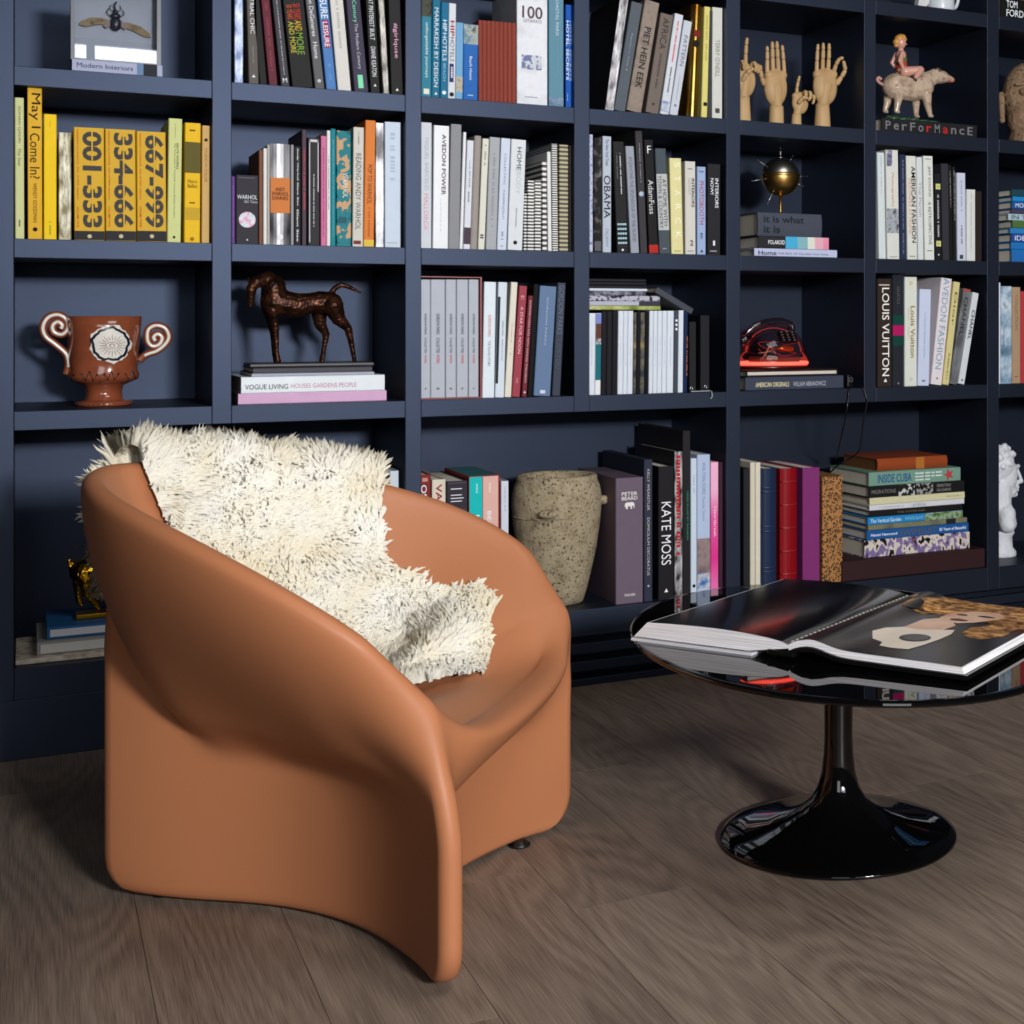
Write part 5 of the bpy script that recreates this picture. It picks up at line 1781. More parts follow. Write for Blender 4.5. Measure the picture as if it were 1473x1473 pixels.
s = Shelf(1230, 370, 5.457, ZC, 'at right edge, middle row', 'books at the right edge of the middle row')
B(s, 1126, 1144, 200, (214, 222, 234), 'thin tall white book')
B(s, 1147, 1231, 228, photo(((60, 80, 96), (120, 150, 176), (196, 212, 226), (40, 70, 70)), 14), 'blue-grey landscape photo book', texts=[('JOURNEY', (60, 64, 84), 545, 705, 0.14, -0.3)])
B(s, 1233, 1300, 235, (168, 140, 112), 'tan cloth book', texts=[('COLLECTION', (120, 96, 74), 300, 570, 0.3)], dashes=[((110, 88, 66), 935, 940, 0.5)])
B(s, 1302, 1372, 268, (178, 58, 64), 'red book cut by picture edge', marks=[('disc', (90, 20, 30), 925, 0.2)])

# ---------------------------------------------------------------- lowest row
s = Shelf(0, 580, 2.779, ZD, 'under the gold animal', 'books under the gold animal')
z = L(s, 62, 640, ZD, 0.0115, photo(((150, 130, 110), (206, 196, 180), (226, 220, 208)), 40), 'thin worn cream magazine, lowest', kind='soft', dep=0.27, name='magazine', ys=D + 0.03)
z = L(s, 148, 600, z, 0.030, (148, 146, 146), 'grey book with white page edges', dep=0.25, bands=[(162, 600, (206, 206, 204), 0.12, 0.84)], ys=D + 0.06)
gold_z = L(s, 188, 590, z, 0.028, (40, 96, 150), 'blue and purple book with white page edges', dep=0.23, bands=[(200, 590, (212, 212, 220), 0.2, 0.82)], ys=D + 0.08)
s = Shelf(550, 570, 4.464, ZD, 'left of the stone pot', 'books left of the stone pot')
B(s, 48, 106, 480, (200, 214, 230), 'white book glimpsed behind the sheepskin', loc='in lowest row')
B(s, 236, 312, 505, (120, 34, 34), 'dark red book with white capitals', texts=[('OSCAR', W_, 570, 800, 0.5, -0.1, 'b')], dashes=[((200, 140, 130), 525, 550, 0.5)])
B(s, 318, 408, 535, (214, 208, 192), 'cream book with red capitals', texts=[('VANITY', (150, 30, 40), 565, 860, 0.44, 0, 'b')])
B(s, 412, 549, 545, (46, 38, 52), 'wide plum-black book with white text lines', dashes=[(W_, 592 + 20 * k, 598 + 20 * k, 0.62) for k in range(6)] + [((120, 110, 126), 556, 558, 0.9), ((120, 110, 126), 730, 732, 0.9)])
o = B(s, 553, 755, 510, (150, 40, 40), 'boxed pair of turquoise and blush volumes', kind='box', name='boxed_set', dep=0.25, pages=paint((20, 110, 110), 0.4, name='box_side'),
      bands=[(516, 2000, (10, 186, 186), 0.015, 0.44), (516, 2000, (222, 176, 166), 0.455, 0.955)], texts=[('MAKE', W_, 760, 960, 0.12, -0.22, 'b'), ('BEAUTY', W_, 740, 960, 0.12, 0.16, 'b')], dashes=[((190, 240, 240), 560, 620, 0.06, -0.24), ((240, 226, 220), 560, 620, 0.06, 0.18)])
B(s, 762, 812, 545, (206, 212, 226), 'slim white book beside boxed set', dashes=[((150, 156, 176), 580, 740, 0.12)])

s = Shelf(840, 590, 4.604, ZD, 'right of the stone pot', 'books right of the stone pot')
B(s, 210, 393, 448, (104, 90, 106), 'thick mauve-grey boxed book with elephant emblem', kind='box', dep=0.31, texts=[('PETER', (230, 228, 226), 542, 566, 0.58, 0, 'hb'), ('BEARD', (230, 228, 226), 572, 596, 0.58, 0, 'hb'), ('TASCHEN', (226, 224, 222), 1216, 1232, 0.4, 0, 'hb')], marks=[('elephant', (230, 228, 226), 632, 0.36)], name='boxed_book')
B(s, 398, 455, 328, (44, 48, 66), 'navy slip-cased book with pale capitals', kind='box', dep=0.33, texts=[('KELLY WEARSTLER', (200, 196, 190), 392, 665, 0.3), ('DOMICILIUM DECORATUS', (200, 196, 190), 712, 1095, 0.3)], marks=[('disc', (190, 186, 180), 1165, 0.24)], name='boxed_book')
B(s, 492, 597, 372, (24, 22, 26), 'black book with big white serif capitals', texts=[('KATE MOSS', (244, 244, 246), 608, 1025, 0.62, 0, '')], marks=[('tri', W_, 1195, 0.26)], dep=0.26)
B(s, 599, 652, 272, (30, 28, 32), 'silver book with broken red lettering', bands=[(275, 2000, foil((30, 26, 28), (206, 206, 212), 70, 0.35, 0.4, 0.5))], dashes=[((190, 26, 34), 300, 960, 0.5)], dep=0.30)
B(s, 654, 706, 138, (30, 28, 32), 'tallest black book with green capitals', texts=[('HEIDI KLUM BY RANKIN', (40, 150, 110), 538, 860, 0.24, 0.12)], dep=0.34)
B(s, 708, 748, 320, (200, 214, 230), 'slim ice white book', dashes=[((140, 150, 170), 430, 550, 0.16)], marks=[('disc', (20, 20, 30), 1165, 0.5)])
B(s, 750, 837, 295, (176, 192, 222), 'pale blue book with painted animal at foot', texts=[('WALTON FORD', (120, 130, 156), 345, 560, 0.24), ('Pancha Tantra', (130, 140, 166), 575, 735, 0.2)], bands=[(850, 1080, photo(((96, 80, 88), (150, 130, 130), (60, 50, 60)), 20)), (1080, 1180, photo(((30, 70, 140), (90, 130, 190), (196, 196, 200), (120, 60, 50)), 40))])
o = B(s, 840, 892, 345, gradient([(0.0, (236, 120, 184)), (0.35, (222, 40, 140)), (0.75, (224, 90, 160)), (1.0, (242, 178, 212))], 0.0, 0.30), 'hot pink book with white script', texts=[('Heartbreak', (248, 226, 238), 640, 840, 0.34, 0.05)])
B(s, 894, 921, 345, (58, 32, 48), 'dark plum book at right end')

s = Shelf(1040, 560, 4.603, ZD, 'in bay behind round table', 'books in the bay behind the table')
s.loc = 'behind the black table'
B(s, 136, 178, 525, (32, 32, 38), 'thin black book, leftmost', dep=0.24)
B(s, 181, 214, 485, (208, 202, 184), 'left of two thin ivory books', kind='soft', dep=0.24)
B(s, 216, 250, 485, (214, 208, 190), 'right of two thin ivory books', kind='soft', dep=0.24)


def leather(x0, x1, y, c_, d_, ribs, gold):
    o = B(s, x0, x1, y, c_, d_, rnd=0.010, rough=0.32, dep=0.24, name='leather_book')
    w = s.pt(x1, 0).x - s.pt(x0, 0).x
    zc = lambda yy: s.pt((x0 + x1) / 2, yy).z - ZD
    for yy in ribs:
        q = zc(yy)
        P = [(-w * 0.47 + w * 0.94 * k / 8, 0.010 * (2 * k / 8 - 1) ** 2 * 0.95 - 0.0012, q) for k in range(9)]
        Mesh().tube(P, 0.0026, 6).build('raised_band', paint(gold, 0.35, name='leather_band'), o, True)


leather(256, 364, 525, (30, 44, 72), 'navy leather book with raised bands', (650, 680, 908, 940, 1180, 1208), (34, 50, 80))
leather(386, 500, 525, (132, 14, 24), 'red leather book with raised bands', (612, 766, 918, 1072, 1222), (150, 30, 36))
B(s, 527, 642, 520, (122, 46, 108), 'plain magenta purple book', dep=0.27)


def leopard():
    m, nt, b = new_mat('leopard_print')
    tc = nt.nodes.new('ShaderNodeTexCoord')
    mp = nt.nodes.new('ShaderNodeMapping'); mp.inputs['Scale'].default_value = (1.0, 1.0, 0.8)
    vo = nt.nodes.new('ShaderNodeTexVoronoi'); vo.inputs['Scale'].default_value = 190
    nt.links.new(tc.outputs['Object'], mp.inputs[0]); nt.links.new(mp.outputs[0], vo.inputs['Vector'])
    r = ramp(nt, [(0.40, (36, 22, 12)), (0.50, (168, 116, 62))])
    nt.links.new(vo.outputs['Distance'], r.inputs[0]); nt.links.new(r.outputs[0], b.inputs['Base Color'])
    b.inputs['Roughness'].default_value = 0.5
    return m


B(s, 657, 794, 575, leopard(), 'leopard-spotted tan book', kind='box', dep=0.22)

s = Shelf(1180, 570, 4.751, ZD, 'in stack right of leopard book', 'stack right of the leopard book')
ST_Y = D + 0.035
z = L(s, 150, 1123, ZD, 0.0600, (48, 26, 28), 'thick dark maroon album, lowest', dep=0.33, rough=0.6, name='album', ys=D + 0.012)
BOT = z
for (xa, xb, th_, c_, d_, kw) in (
        (302, 1020, 0.0530, photo(((24, 20, 26), (206, 196, 186), (120, 104, 150), (60, 50, 60), (186, 110, 110)), 26, sharp=True, stretch=(1, 1, 1.6)), 'thick black, white and purple graphic book', {}),
        (317, 1013, 0.0290, (24, 82, 146), 'blue book with large brown title', dict(texts=[('Naomi Hammond', W_, 345, 525, 0.3, 0, 'b'), ('SWIMSUIT', (96, 86, 70), 540, 795, 0.72), ('50 Years of Beautiful', W_, 812, 995, 0.34, 0, 'b')])),
        (327, 1003, 0.0160, photo(((90, 92, 80), (120, 120, 96), (60, 70, 70)), 12), 'thin olive grey book', dict(bands=[(860, 925, (30, 34, 38))])),
        (324, 973, 0.0235, (30, 128, 190), 'sky blue book with leafy right end', dict(texts=[('The Vertical Garden', W_, 342, 552, 0.5), ('PATRICK BLANC', (150, 200, 226), 580, 705, 0.4)], bands=[(715, 973, photo(((40, 70, 40), (90, 120, 60), (150, 170, 150), (40, 120, 180)), 70))])),
        (340, 970, 0.0190, (22, 22, 24), 'thin black book with brown print', dict(texts=[('THE OUTER MAP', (130, 110, 84), 525, 715, 0.3)])),
        (336, 984, 0.0165, (206, 208, 216), 'thin white book', dict(texts=[('LEE SPECIAL', (130, 134, 150), 630, 722, 0.5)], dashes=[((180, 184, 196), 400, 570, 0.3)])),
        (337, 987, 0.0220, (204, 200, 164), 'ivory book under black photo book', dict(dashes=[((150, 146, 110), 860, 960, 0.14)])),
        (331, 984, 0.0350, (22, 22, 23), 'black book with white photo squares', dict(texts=[('MIGRATIONS', (130, 130, 130), 350, 515, 0.34), ('SEBASTIAO', (150, 150, 150), 795, 892, 0.26, 0.2), ('SALGADO', (150, 150, 150), 795, 892, 0.26, -0.2)], bands=[(535, 645, photo(((30, 30, 30), (190, 190, 190), (110, 110, 110)), 60, sharp=True)), (655, 770, photo(((24, 24, 24), (150, 150, 150), (80, 80, 80)), 90, sharp=True))])),
        (331, 958, 0.0425, (112, 148, 132), 'sage green book with blue title and red star', dict(texts=[('INSIDE CUBA', (28, 84, 140), 392, 622, 0.6, 0, 'b'), ], dashes=[(W_, 640, 830, 0.12, 0.24), (W_, 640, 838, 0.12, 0.0), (W_, 640, 750, 0.12, -0.24)], marks=[('star', (176, 62, 70), 878, 0.95)]))):
    z = L(s, xa, xb, z, th_, c_, d_, dep=0.25, ys=ST_Y, **kw)
z = L(s, 392, 870, z, 0.0370, (142, 66, 34), 'orange-brown leather book, topmost', dep=0.22, rnd=0.006, rough=0.4, ys=ST_Y + 0.02, bands=[(652, 710, (170, 104, 44))], pages=paint((110, 70, 30), 0.5, name='gilt_edges'))

# ---------------------------------------------------------------- books under the figurines of the upper rows
s = Shelf(0, 0, 3.982, ZA, 'under the beetle frame', 'books lying in the upper rows')
frame_z = L(s, 412, 930, ZA, 0.0300, (166, 172, 200), 'lavender book with navy serif title', dep=0.25, texts=[('Modern Interiors', (40, 48, 84), 440, 762, 0.36, 0.04)], bands=[(785, 822, (100, 130, 168)), (822, 900, (26, 32, 42))])
s = Shelf(1230, 0, 3.778, ZA, 'under the pig figurine', 'books lying in the upper rows')
pig_z = L(s, 145, 662, ZA, 0.0420, (30, 30, 34), 'charcoal book with spaced grey and red letters', dep=0.25,
          texts=[(c_, (190, 40, 36) if k in (5, 7) else (120, 122, 128), 165 + 44.5 * k, 165 + 44.5 * k + 28, 0.62 if c_.isupper() else 0.46, 0.0 if c_.isupper() else -0.08, 'b') for k, c_ in enumerate('PerForMancE')])
s = Shelf(1230, 0, 3.778, ZT, 'at top right picture corner', 'books lying in the upper rows')
z = L(s, 790, 1215, ZT, 0.064, (18, 18, 20), 'thick black book with white stacked capitals', dep=0.28, texts=[('TOM', W_, 822, 882, 0.36, 0.22, 'b'), ('FORD', W_, 822, 915, 0.36, -0.22, 'b')])
L(s, 800, 1200, z, 0.03, (150, 92, 60), 'rust orange book on thick black one', dep=0.26)
# ================================================================== ornaments
def local_pts(root, pts):
    return [Vector(p) - root.location for p in pts]


class View:
    """readings on an enlargement -> points near an upright plane Y, relative to a root"""
    def __init__(self, ox, oy, sc, Y, root=(0, 0, 0)):
        self.ox, self.oy, self.sc, self.Y = ox, oy, sc, Y
        self.root = Vector(root)
        self.k = scale_at(ox + 400 / sc, Y) / sc                     # metres per reading

    def __call__(self, x, y, dy=0.0):
        p = at(self.ox + x / self.sc, self.oy + y / self.sc, self.Y)
        p.y += dy
        return p - self.root


# ---- framed beetle
FY = D + 0.035
v = View(0, 0, 3.982, FY)
p0 = v(405, 345); p1 = v(922, 345)
fw = p1.x - p0.x; fh = 0.175
root = thing('beetle_frame', 'grey shadow box frame with a spread-winged beetle', 'frame', (p0.x, FY, frame_z), (0, 0, 0))
GR = paint((58, 66, 80), 0.35, name='frame_lacquer')
DK = paint((20, 22, 28), 0.5, name='frame_black')
bw = 0.0085
fd_ = 0.055
Mesh().box(0, bw, 0, fd_, 0, fh).box(fw - bw, fw, 0, fd_, 0, fh).box(bw, fw - bw, 0, fd_, 0, bw * 0.5).box(bw, fw - bw, 0, fd_, fh - bw, fh).build('frame_moulding', GR, root)
Mesh().box(bw, fw - bw, fd_ - 0.006, fd_ - 0.003, 0.004, fh - bw).build('backing', paint((186, 190, 200), 0.7, name='backing_card'), root)
Mesh().box(bw, fw - bw, 0.004, 0.0055, bw * 0.5, fh - bw).build('glass', clear_plastic((250, 252, 255), 0.09, 0.0, 'pane'), root)
by = fd_ - 0.016
cxb, czb = fw * 0.50, fh * 0.56
m = Mesh().ellipsoid((cxb, by, czb), (0.013, 0.008, 0.017)).ellipsoid((cxb, by - 0.001, czb + 0.018), (0.011, 0.007, 0.008)).ellipsoid((cxb, by, czb + 0.028), (0.006, 0.005, 0.006))
m.tube(spline([(cxb, by, czb + 0.03), (cxb - 0.002, by - 0.002, czb + 0.042), (cxb + 0.002, by - 0.002, czb + 0.052)], 5), [0.0022] * 10 + [0.0008], 6)
for sg in (-1, 1):
    m.tube(spline([(cxb + sg * 0.005, by, czb + 0.028), (cxb + sg * 0.012, by, czb + 0.036), (cxb + sg * 0.009, by, czb + 0.044)], 4), 0.001, 5)
    m.tube(spline([(cxb + sg * 0.009, by, czb + 0.016), (cxb + sg * 0.018, by, czb + 0.024), (cxb + sg * 0.015, by, czb + 0.034)], 4), 0.0011, 5)
m.build('beetle_body', paint((34, 38, 52), 0.3, name='chitin'), root, True)
for sg in (-1, 1):
    P = [(cxb + sg * x, czb + z) for x, z in ((0.008, 0.012), (0.018, 0.004), (0.026, -0.008), (0.020, -0.013), (0.008, -0.004))]
    Mesh().poly(P if sg > 0 else P[::-1], by - 0.003, by).build('wing_case', paint((112, 76, 60), 0.3, name='wing_case'), root)
    P = [(cxb + sg * x, czb + z) for x, z in ((0.010, 0.006), (0.030, 0.010), (0.055, 0.006), (0.074, -0.006), (0.076, -0.014), (0.062, -0.016), (0.040, -0.008), (0.020, -0.004))]
    P = [(x, z - (0.010 if sg > 0 else -0.004) * abs(x - cxb) / 0.07) for x, z in P]
    Mesh().poly(P if sg > 0 else P[::-1], by + 0.001, by + 0.0018).build('wing', photo(((120, 96, 66), (170, 148, 108), (96, 76, 56)), 90, name='wing_membrane'), root)

# ---- sgraffito loving cup
GY = D + 0.155
c0 = at(149, 585, GY)
root = thing('loving_cup', 'glazed terracotta two-handled cup with white sun medallion', 'cup', (c0.x, GY, ZC))
k = scale_at(149, GY) / 4.464
TERR = paint((132, 70, 46), 0.14, coat=0.6, grain=0.25, name='glazed_terracotta')
WHT = paint((226, 222, 214), 0.15, coat=0.5, name='white_slip')
BLU = paint((22, 26, 44), 0.3, name='dark_slip')
prof = [(150, 0), (166, 6), (164, 26), (128, 34), (108, 44), (104, 90), (112, 130), (150, 148), (196, 168), (206, 196), (196, 230), (200, 300), (206, 400), (212, 500), (218, 572), (208, 574), (196, 500), (188, 300), (150, 220), (60, 205)]
wb_ = lambda a, z: 0.018 * math.sin(3 * a + z * 40) + 0.010 * math.sin(5 * a + 1)
Mesh().lathe([(r * k, z * k) for r, z in prof], 56, wob=wb_).build('bowl', TERR, root, True)
cxr = 690


def cup(x, y, dy=0.0):
    return ((x - cxr) * k, dy, (1003 - y) * k)


for nm, pts in (('left', ((478, 800), (492, 740), (478, 670), (420, 610), (365, 560), (348, 500), (375, 440), (430, 420), (478, 450), (488, 505), (455, 545), (410, 530), (402, 490), (430, 465), (455, 485), (448, 510))),
                ('right', ((895, 720), (935, 680), (1000, 655), (1050, 610), (1070, 560), (1045, 505), (990, 490), (948, 520), (945, 590), (975, 625), (1015, 610), (1030, 570), (1005, 545), (980, 565), (990, 590)))):
    P = spline([cup(x, y) for x, y in pts], 5)
    h = Mesh().tube(P, 24 * k, 10).build('handle', TERR, root, True)
    Mesh().tube([p + Vector((0, -15 * k, 0)) for p in P[4:]], 12 * k, 8).build('white_inlay', WHT, h, True)


def on_bowl(x, y, lift):
    """point on the bowl's front at a reading, lifted outwards"""
    X = (x - cxr) * k; Z = (1003 - y) * k
    zz = [z * k for r, z in prof[:15]]; rr_ = [r * k for r, z in prof[:15]]
    R = float(np.interp(Z, zz, rr_)) + 0.0022
    X = max(-R * 0.98, min(R * 0.98, X))
    a = math.atan2(-math.sqrt(R * R - X * X), X)
    R2 = R * (1 + wb_(a, Z)) + lift
    return (R2 * math.cos(a), R2 * math.sin(a), Z)


def disc_on(cx_, cy_, rad, lift, seed, amp=0.04, n=48, rings=6, hole=0.0):
    r_ = random.Random(seed)
    ph = [r_.random() * 6.28 for _ in range(4)]
    V = []; F = []
    for q in range(rings + 1):
        s_ = hole + (1 - hole) * q / rings
        for j in range(n):
            a = 2 * math.pi * j / n
            w = 1 + amp * math.sin(5 * a + ph[0]) + amp * math.sin(9 * a + ph[1]) + amp * 0.8 * math.sin(17 * a + ph[2])
            rr2 = rad * s_ * (w if q == rings else 1 + (w - 1) * s_)
            V.append(on_bowl(cx_ + rr2 * math.cos(a), cy_ + rr2 * math.sin(a), lift))
    for q in range(rings):
        for j in range(n):
            j2 = (j + 1) % n
            F.append((q * n + j, (q + 1) * n + j, (q + 1) * n + j2, q * n + j2))
    return mesh_from(V, F, True)


obj('medallion', disc_on(722, 605, 118, 0.0007, 4), WHT, root)
obj('jagged_ring', disc_on(720, 605, 108, 0.0012, 9, amp=0.035, hole=0.86), BLU, root)
SEP = paint((96, 52, 34), 0.4, name='brown_line')
m = Mesh()
for j in range(20):
    a = 2 * math.pi * j / 20
    m.tube([on_bowl(728 + r_ * math.cos(a), 615 + r_ * math.sin(a) * 0.9, 0.0016) for r_ in (38, 52, 70 + 10 * (j % 2))], [0.0008, 0.0007, 0.0003], 5)
m.tube([on_bowl(728 + 34 * math.cos(2 * math.pi * j / 20), 615 + 22 * math.sin(2 * math.pi * j / 20), 0.0016) for j in range(20)], 0.0007, 5, True)
m.tube([on_bowl(728 + 14 * math.cos(2 * math.pi * j / 14), 615 + 10 * math.sin(2 * math.pi * j / 14), 0.0016) for j in range(14)], 0.0009, 5, True)
m.build('sun_drawing', SEP, root)
P = []
for j in range(19):
    x = 505 + 20 * j
    P.append(on_bowl(x, 785 + (0 if j % 2 else 55) + 12 * math.sin(j), 0.0014))
Mesh().tube(P, 0.0014, 6).build('zigzag', BLU, root)
m = Mesh()
for j in range(7):
    x = 600 + 28 * j
    q = ((x - cxr) * k, -math.sqrt(max(0, (165 * k) ** 2 - ((x - cxr) * k) ** 2)) - 0.0004, 16 * k)
    m.ellipsoid(q, (0.0013, 0.0009, 0.0016), 8, 6)
m.build('foot_dots', BLU, root)

# ---- bronze horse
HY = D + 0.125
q0 = at(440, 524, HY)
root = thing('horse_sculpture', 'dark bronze horse sculpture standing on a slab', 'sculpture', (q0.x, HY, horse_z))
v = View(310, 360, 5.079, HY, (q0.x, HY, 0))
zoff = v(450, 838).z
V_ = lambda x, y, dy=0.0: Vector((v(x, y).x, dy, v(x, y).z - zoff + 0.012))
kk = v.k
BRZ = photo(((24, 15, 12), (54, 31, 21), (84, 51, 33)), 45, 0.34, name='bronze')
BRZ.node_tree.nodes['Principled BSDF'].inputs['Metallic'].default_value = 0.55
m = Mesh()
ch = [((430, 400), 92), ((520, 415), 92), ((600, 425), 86), ((690, 410), 74), ((770, 400), 78), ((840, 410), 80)]
for (a, ra), (b, rb) in zip(ch[:-1], ch[1:]):
    m.capsule(V_(*a), V_(*b), ra * kk * 1.06, rb * kk * 1.06)
m.capsule(V_(430, 375), V_(425, 285), 98 * kk, 84 * kk).capsule(V_(425, 285), V_(385, 235), 84 * kk, 60 * kk).capsule(V_(385, 235), V_(312, 250), 58 * kk, 44 * kk)
m.capsule(V_(305, 245), V_(262, 300), 40 * kk, 36 * kk).capsule(V_(262, 300), V_(255, 430), 38 * kk, 17 * kk)
for dx in (-22, 14):
    m.capsule(V_(272 + dx, 255), V_(258 + dx, 215), 10 * kk, 4 * kk, 8)
for (pts, dy) in ((((415, 460, 48), (425, 540, 32), (436, 650, 22), (440, 760, 17), (450, 835, 24)), -0.012), (((395, 460, 46), (420, 560, 28), (432, 660, 20), (436, 760, 16), (455, 835, 22)), 0.022),
                  (((850, 430, 78), (890, 520, 52), (960, 590, 30), (985, 700, 21), (1008, 830, 16)), -0.014), (((770, 450, 62), (775, 560, 44), (822, 635, 26), (805, 740, 17), (788, 835, 20)), 0.024)):
    for (x0, y0, r0), (x1, y1, r1) in zip(pts[:-1], pts[1:]):
        m.capsule(V_(x0, y0, dy), V_(x1, y1, dy), r0 * kk, r1 * kk)
tl = [(835, 345, 20), (870, 300, 20), (915, 272, 18), (965, 285, 18), (1060, 330, 8)]
for (x0, y0, r0), (x1, y1, r1) in zip(tl[:-1], tl[1:]):
    m.capsule(V_(x0, y0), V_(x1, y1), r0 * kk, r1 * kk)
blob('horse', m, 0.0022, BRZ, root, 3, 0.5, (0.0013, 160))
a = V_(225, 838); b = V_(1130, 838)
Mesh().bevel_box(a.x, b.x, -0.055, 0.060, 0.0, 0.010, 0.003).build('slab', paint((36, 34, 38), 0.4, name='slab'), root)

# ---- jointed wooden hands
HNY = D + 0.10
WOOD = photo(((166, 134, 94), (184, 152, 110), (196, 166, 124)), 14, 0.42, stretch=(1, 1, 0.25), name='beech')
v = View(1040, 0, 3.778, HNY)


def wooden_hand(desc, base, wrist, palm, fingers, small=False, dyp=0.0):
    """all shapes given as readings: wrist (x, half width) at two heights, palm ellipse, finger chains"""
    bx_, by_, bw_ = base
    o = v(bx_, by_)
    root = thing('wooden_hand', desc, 'hand model', (o.x, HNY + dyp, ZA), group='jointed wooden hands')
    dz = ZA - o.z
    R_ = Vector((o.x, HNY, ZA - dz))
    pt = lambda x, y, d=0.0: v(x, y) - R_ + Vector((0, d, 0))
    k = v.k
    (wx, wy, ww_) = wrist
    n = 24
    V = []; F = []
    for i in range(6):
        t = i / 5
        c = pt(bx_ + (wx - bx_) * t, by_ + (wy - by_) * t)
        r = (bw_ + (ww_ - bw_) * t) * k
        for j in range(n):
            a = 2 * math.pi * j / n
            V.append((c.x + r * math.cos(a), r * 0.85 * math.sin(a), max(0, c.z)))
    for i in range(5):
        for j in range(n):
            F.append((i * n + j, i * n + (j + 1) % n, (i + 1) * n + (j + 1) % n, (i + 1) * n + j))
    F.append(tuple(range(n - 1, -1, -1))); F.append(tuple(5 * n + j for j in range(n)))
    obj('wrist', mesh_from(V, F, True), WOOD, root)
    px_, py_, prx, pry = palm
    m = Mesh()
    c = pt(px_, py_)
    m.ellipsoid(c, (prx * k, prx * k * 0.48, pry * k), 20, 14)
    m.capsule(pt(px_ - prx * 0.52, py_ - pry * 0.62), pt(px_ + prx * 0.52, py_ - pry * 0.62), prx * 0.40 * k, prx * 0.40 * k)
    m.capsule(pt(wx, wy), c, ww_ * 0.8 * k, prx * 0.6 * k)
    blob('palm', m, 0.0022, WOOD, root, 6, 0.5)
    for f in fingers:
        m = Mesh()
        for (x0, y0, d0, r0), (x1, y1, d1, r1) in zip(f[:-1], f[1:]):
            p0 = pt(x0, y0, d0); p1 = pt(x1, y1, d1)
            t = (p1 - p0).normalized()
            m.capsule(p0 + t * r0 * k * 0.75, p1 - t * r1 * k * 0.75, r0 * k, r1 * k, 12, 5)
        m.build('thumb' if f is fingers[-1] else 'finger', WOOD, root, True)


wooden_hand('upright wooden hand with four straight fingers, second from left', (289, 668, 44), (290, 552, 40), (285, 450, 70, 105),
            [((236, 372, -.004, 13), (237, 300, -.004, 12), (237, 255, -.004, 11), (237, 228, -.004, 9)), ((268, 368, -.004, 13), (266, 290, -.004, 12.5), (265, 240, -.004, 11.5), (264, 203, -.004, 9)),
             ((298, 368, -.004, 13), (294, 290, -.004, 12.5), (291, 240, -.004, 11.5), (289, 201, -.004, 9)), ((329, 372, -.004, 12), (325, 300, -.004, 11.5), (321, 255, -.004, 10.5), (318, 222, -.004, 8.5)),
             ((222, 440, -.006, 16), (202, 400, -.010, 14), (194, 360, -.012, 12), (192, 332, -.012, 10))])
wooden_hand('wooden hand making an OK ring, rightmost', (539, 690, 50), (540, 545, 40), (554, 450, 76, 105),
            [((505, 378, -.004, 13), (507, 310, -.004, 12), (510, 255, -.004, 11), (513, 220, -.004, 9)), ((537, 376, -.004, 13), (539, 300, -.004, 12.5), (541, 250, -.004, 11.5), (541, 213, -.004, 9)),
             ((566, 378, -.004, 13), (571, 300, -.004, 12.5), (573, 250, -.004, 11.5), (573, 216, -.004, 9)), ((594, 382, -.006, 13), (598, 335, -.018, 12), (608, 305, -.028, 11), (628, 302, -.030, 9)),
             ((608, 440, -.006, 17), (632, 400, -.014, 14), (646, 365, -.022, 12.5), (628, 318, -.030, 10))])
wooden_hand('small wooden fist pointing one finger up', (381, 675, 31), (383, 600, 26), (402, 540, 50, 62),
            [((380, 490, -.004, 11), (382, 455, -.004, 10), (388, 425, -.004, 9), (396, 394, -.004, 7)), ((412, 495, -.006, 12), (414, 480, -.022, 11), (408, 510, -.030, 10), (404, 528, -.022, 9)),
             ((436, 498, -.006, 12), (438, 484, -.022, 11), (434, 512, -.030, 10), (430, 532, -.022, 9)), ((456, 512, -.006, 11), (460, 502, -.018, 10), (456, 530, -.026, 9), (452, 550, -.02, 8)),
             ((380, 545, -.014, 12), (392, 520, -.026, 11), (404, 516, -.032, 10), (416, 524, -.034, 8))], dyp=-0.02)
wooden_hand('wooden hand half hidden at left, index raised', (108, 655, 46), (108, 500, 38), (120, 410, 62, 95),
            [((118, 335, -.004, 13), (120, 270, -.004, 12), (123, 220, -.004, 11), (128, 182, -.004, 9)), ((146, 345, -.006, 13), (150, 318, -.020, 12), (156, 340, -.030, 11), (156, 372, -.024, 10)),
             ((165, 350, -.006, 12), (170, 330, -.018, 11), (174, 352, -.026, 10), (172, 378, -.02, 9)), ((88, 345, -.004, 12), (86, 310, -.02, 11), (90, 335, -.03, 10), (92, 360, -.024, 9)),
             ((96, 420, -.01, 15), (110, 380, -.024, 13), (126, 362, -.03, 12), (140, 358, -.034, 9))])

# ---- spiked globe radio on its stand
GLY = D + 0.11
v = View(1040, 0, 3.778, GLY)
c = v(312, 960)
root = thing('satellite_globe', 'brass and smoked metal sphere with antennae on a stand', 'globe', (c.x, GLY, globe_top))
R = 104 * v.k
cz = c.z - globe_top
GOLD = paint((216, 172, 96), 0.30, 1.0, name='brass')
SMK = paint((186, 184, 178), 0.30, 1.0, name='smoked_chrome')
n = 14
Mesh().lathe([(R * math.cos(a), R * math.sin(a)) for a in [math.radians(-88 + 94 * i / n) for i in range(n + 1)]], 40, (0, 0, cz)).build('lower_shell', GOLD, root, True)
Mesh().lathe([(R * 0.992 * math.cos(a), R * 0.992 * math.sin(a)) for a in [math.radians(7 + 82 * i / n) for i in range(n + 1)]], 40, (0, 0, cz)).build('upper_shell', SMK, root, True)
Mesh().lathe([(R * 1.0, -0.004), (R * 1.035, -0.003), (R * 1.035, 0.003), (R * 1.0, 0.004)], 40, (0, 0, cz + 0.003)).build('equator_ring', GOLD, root, True)
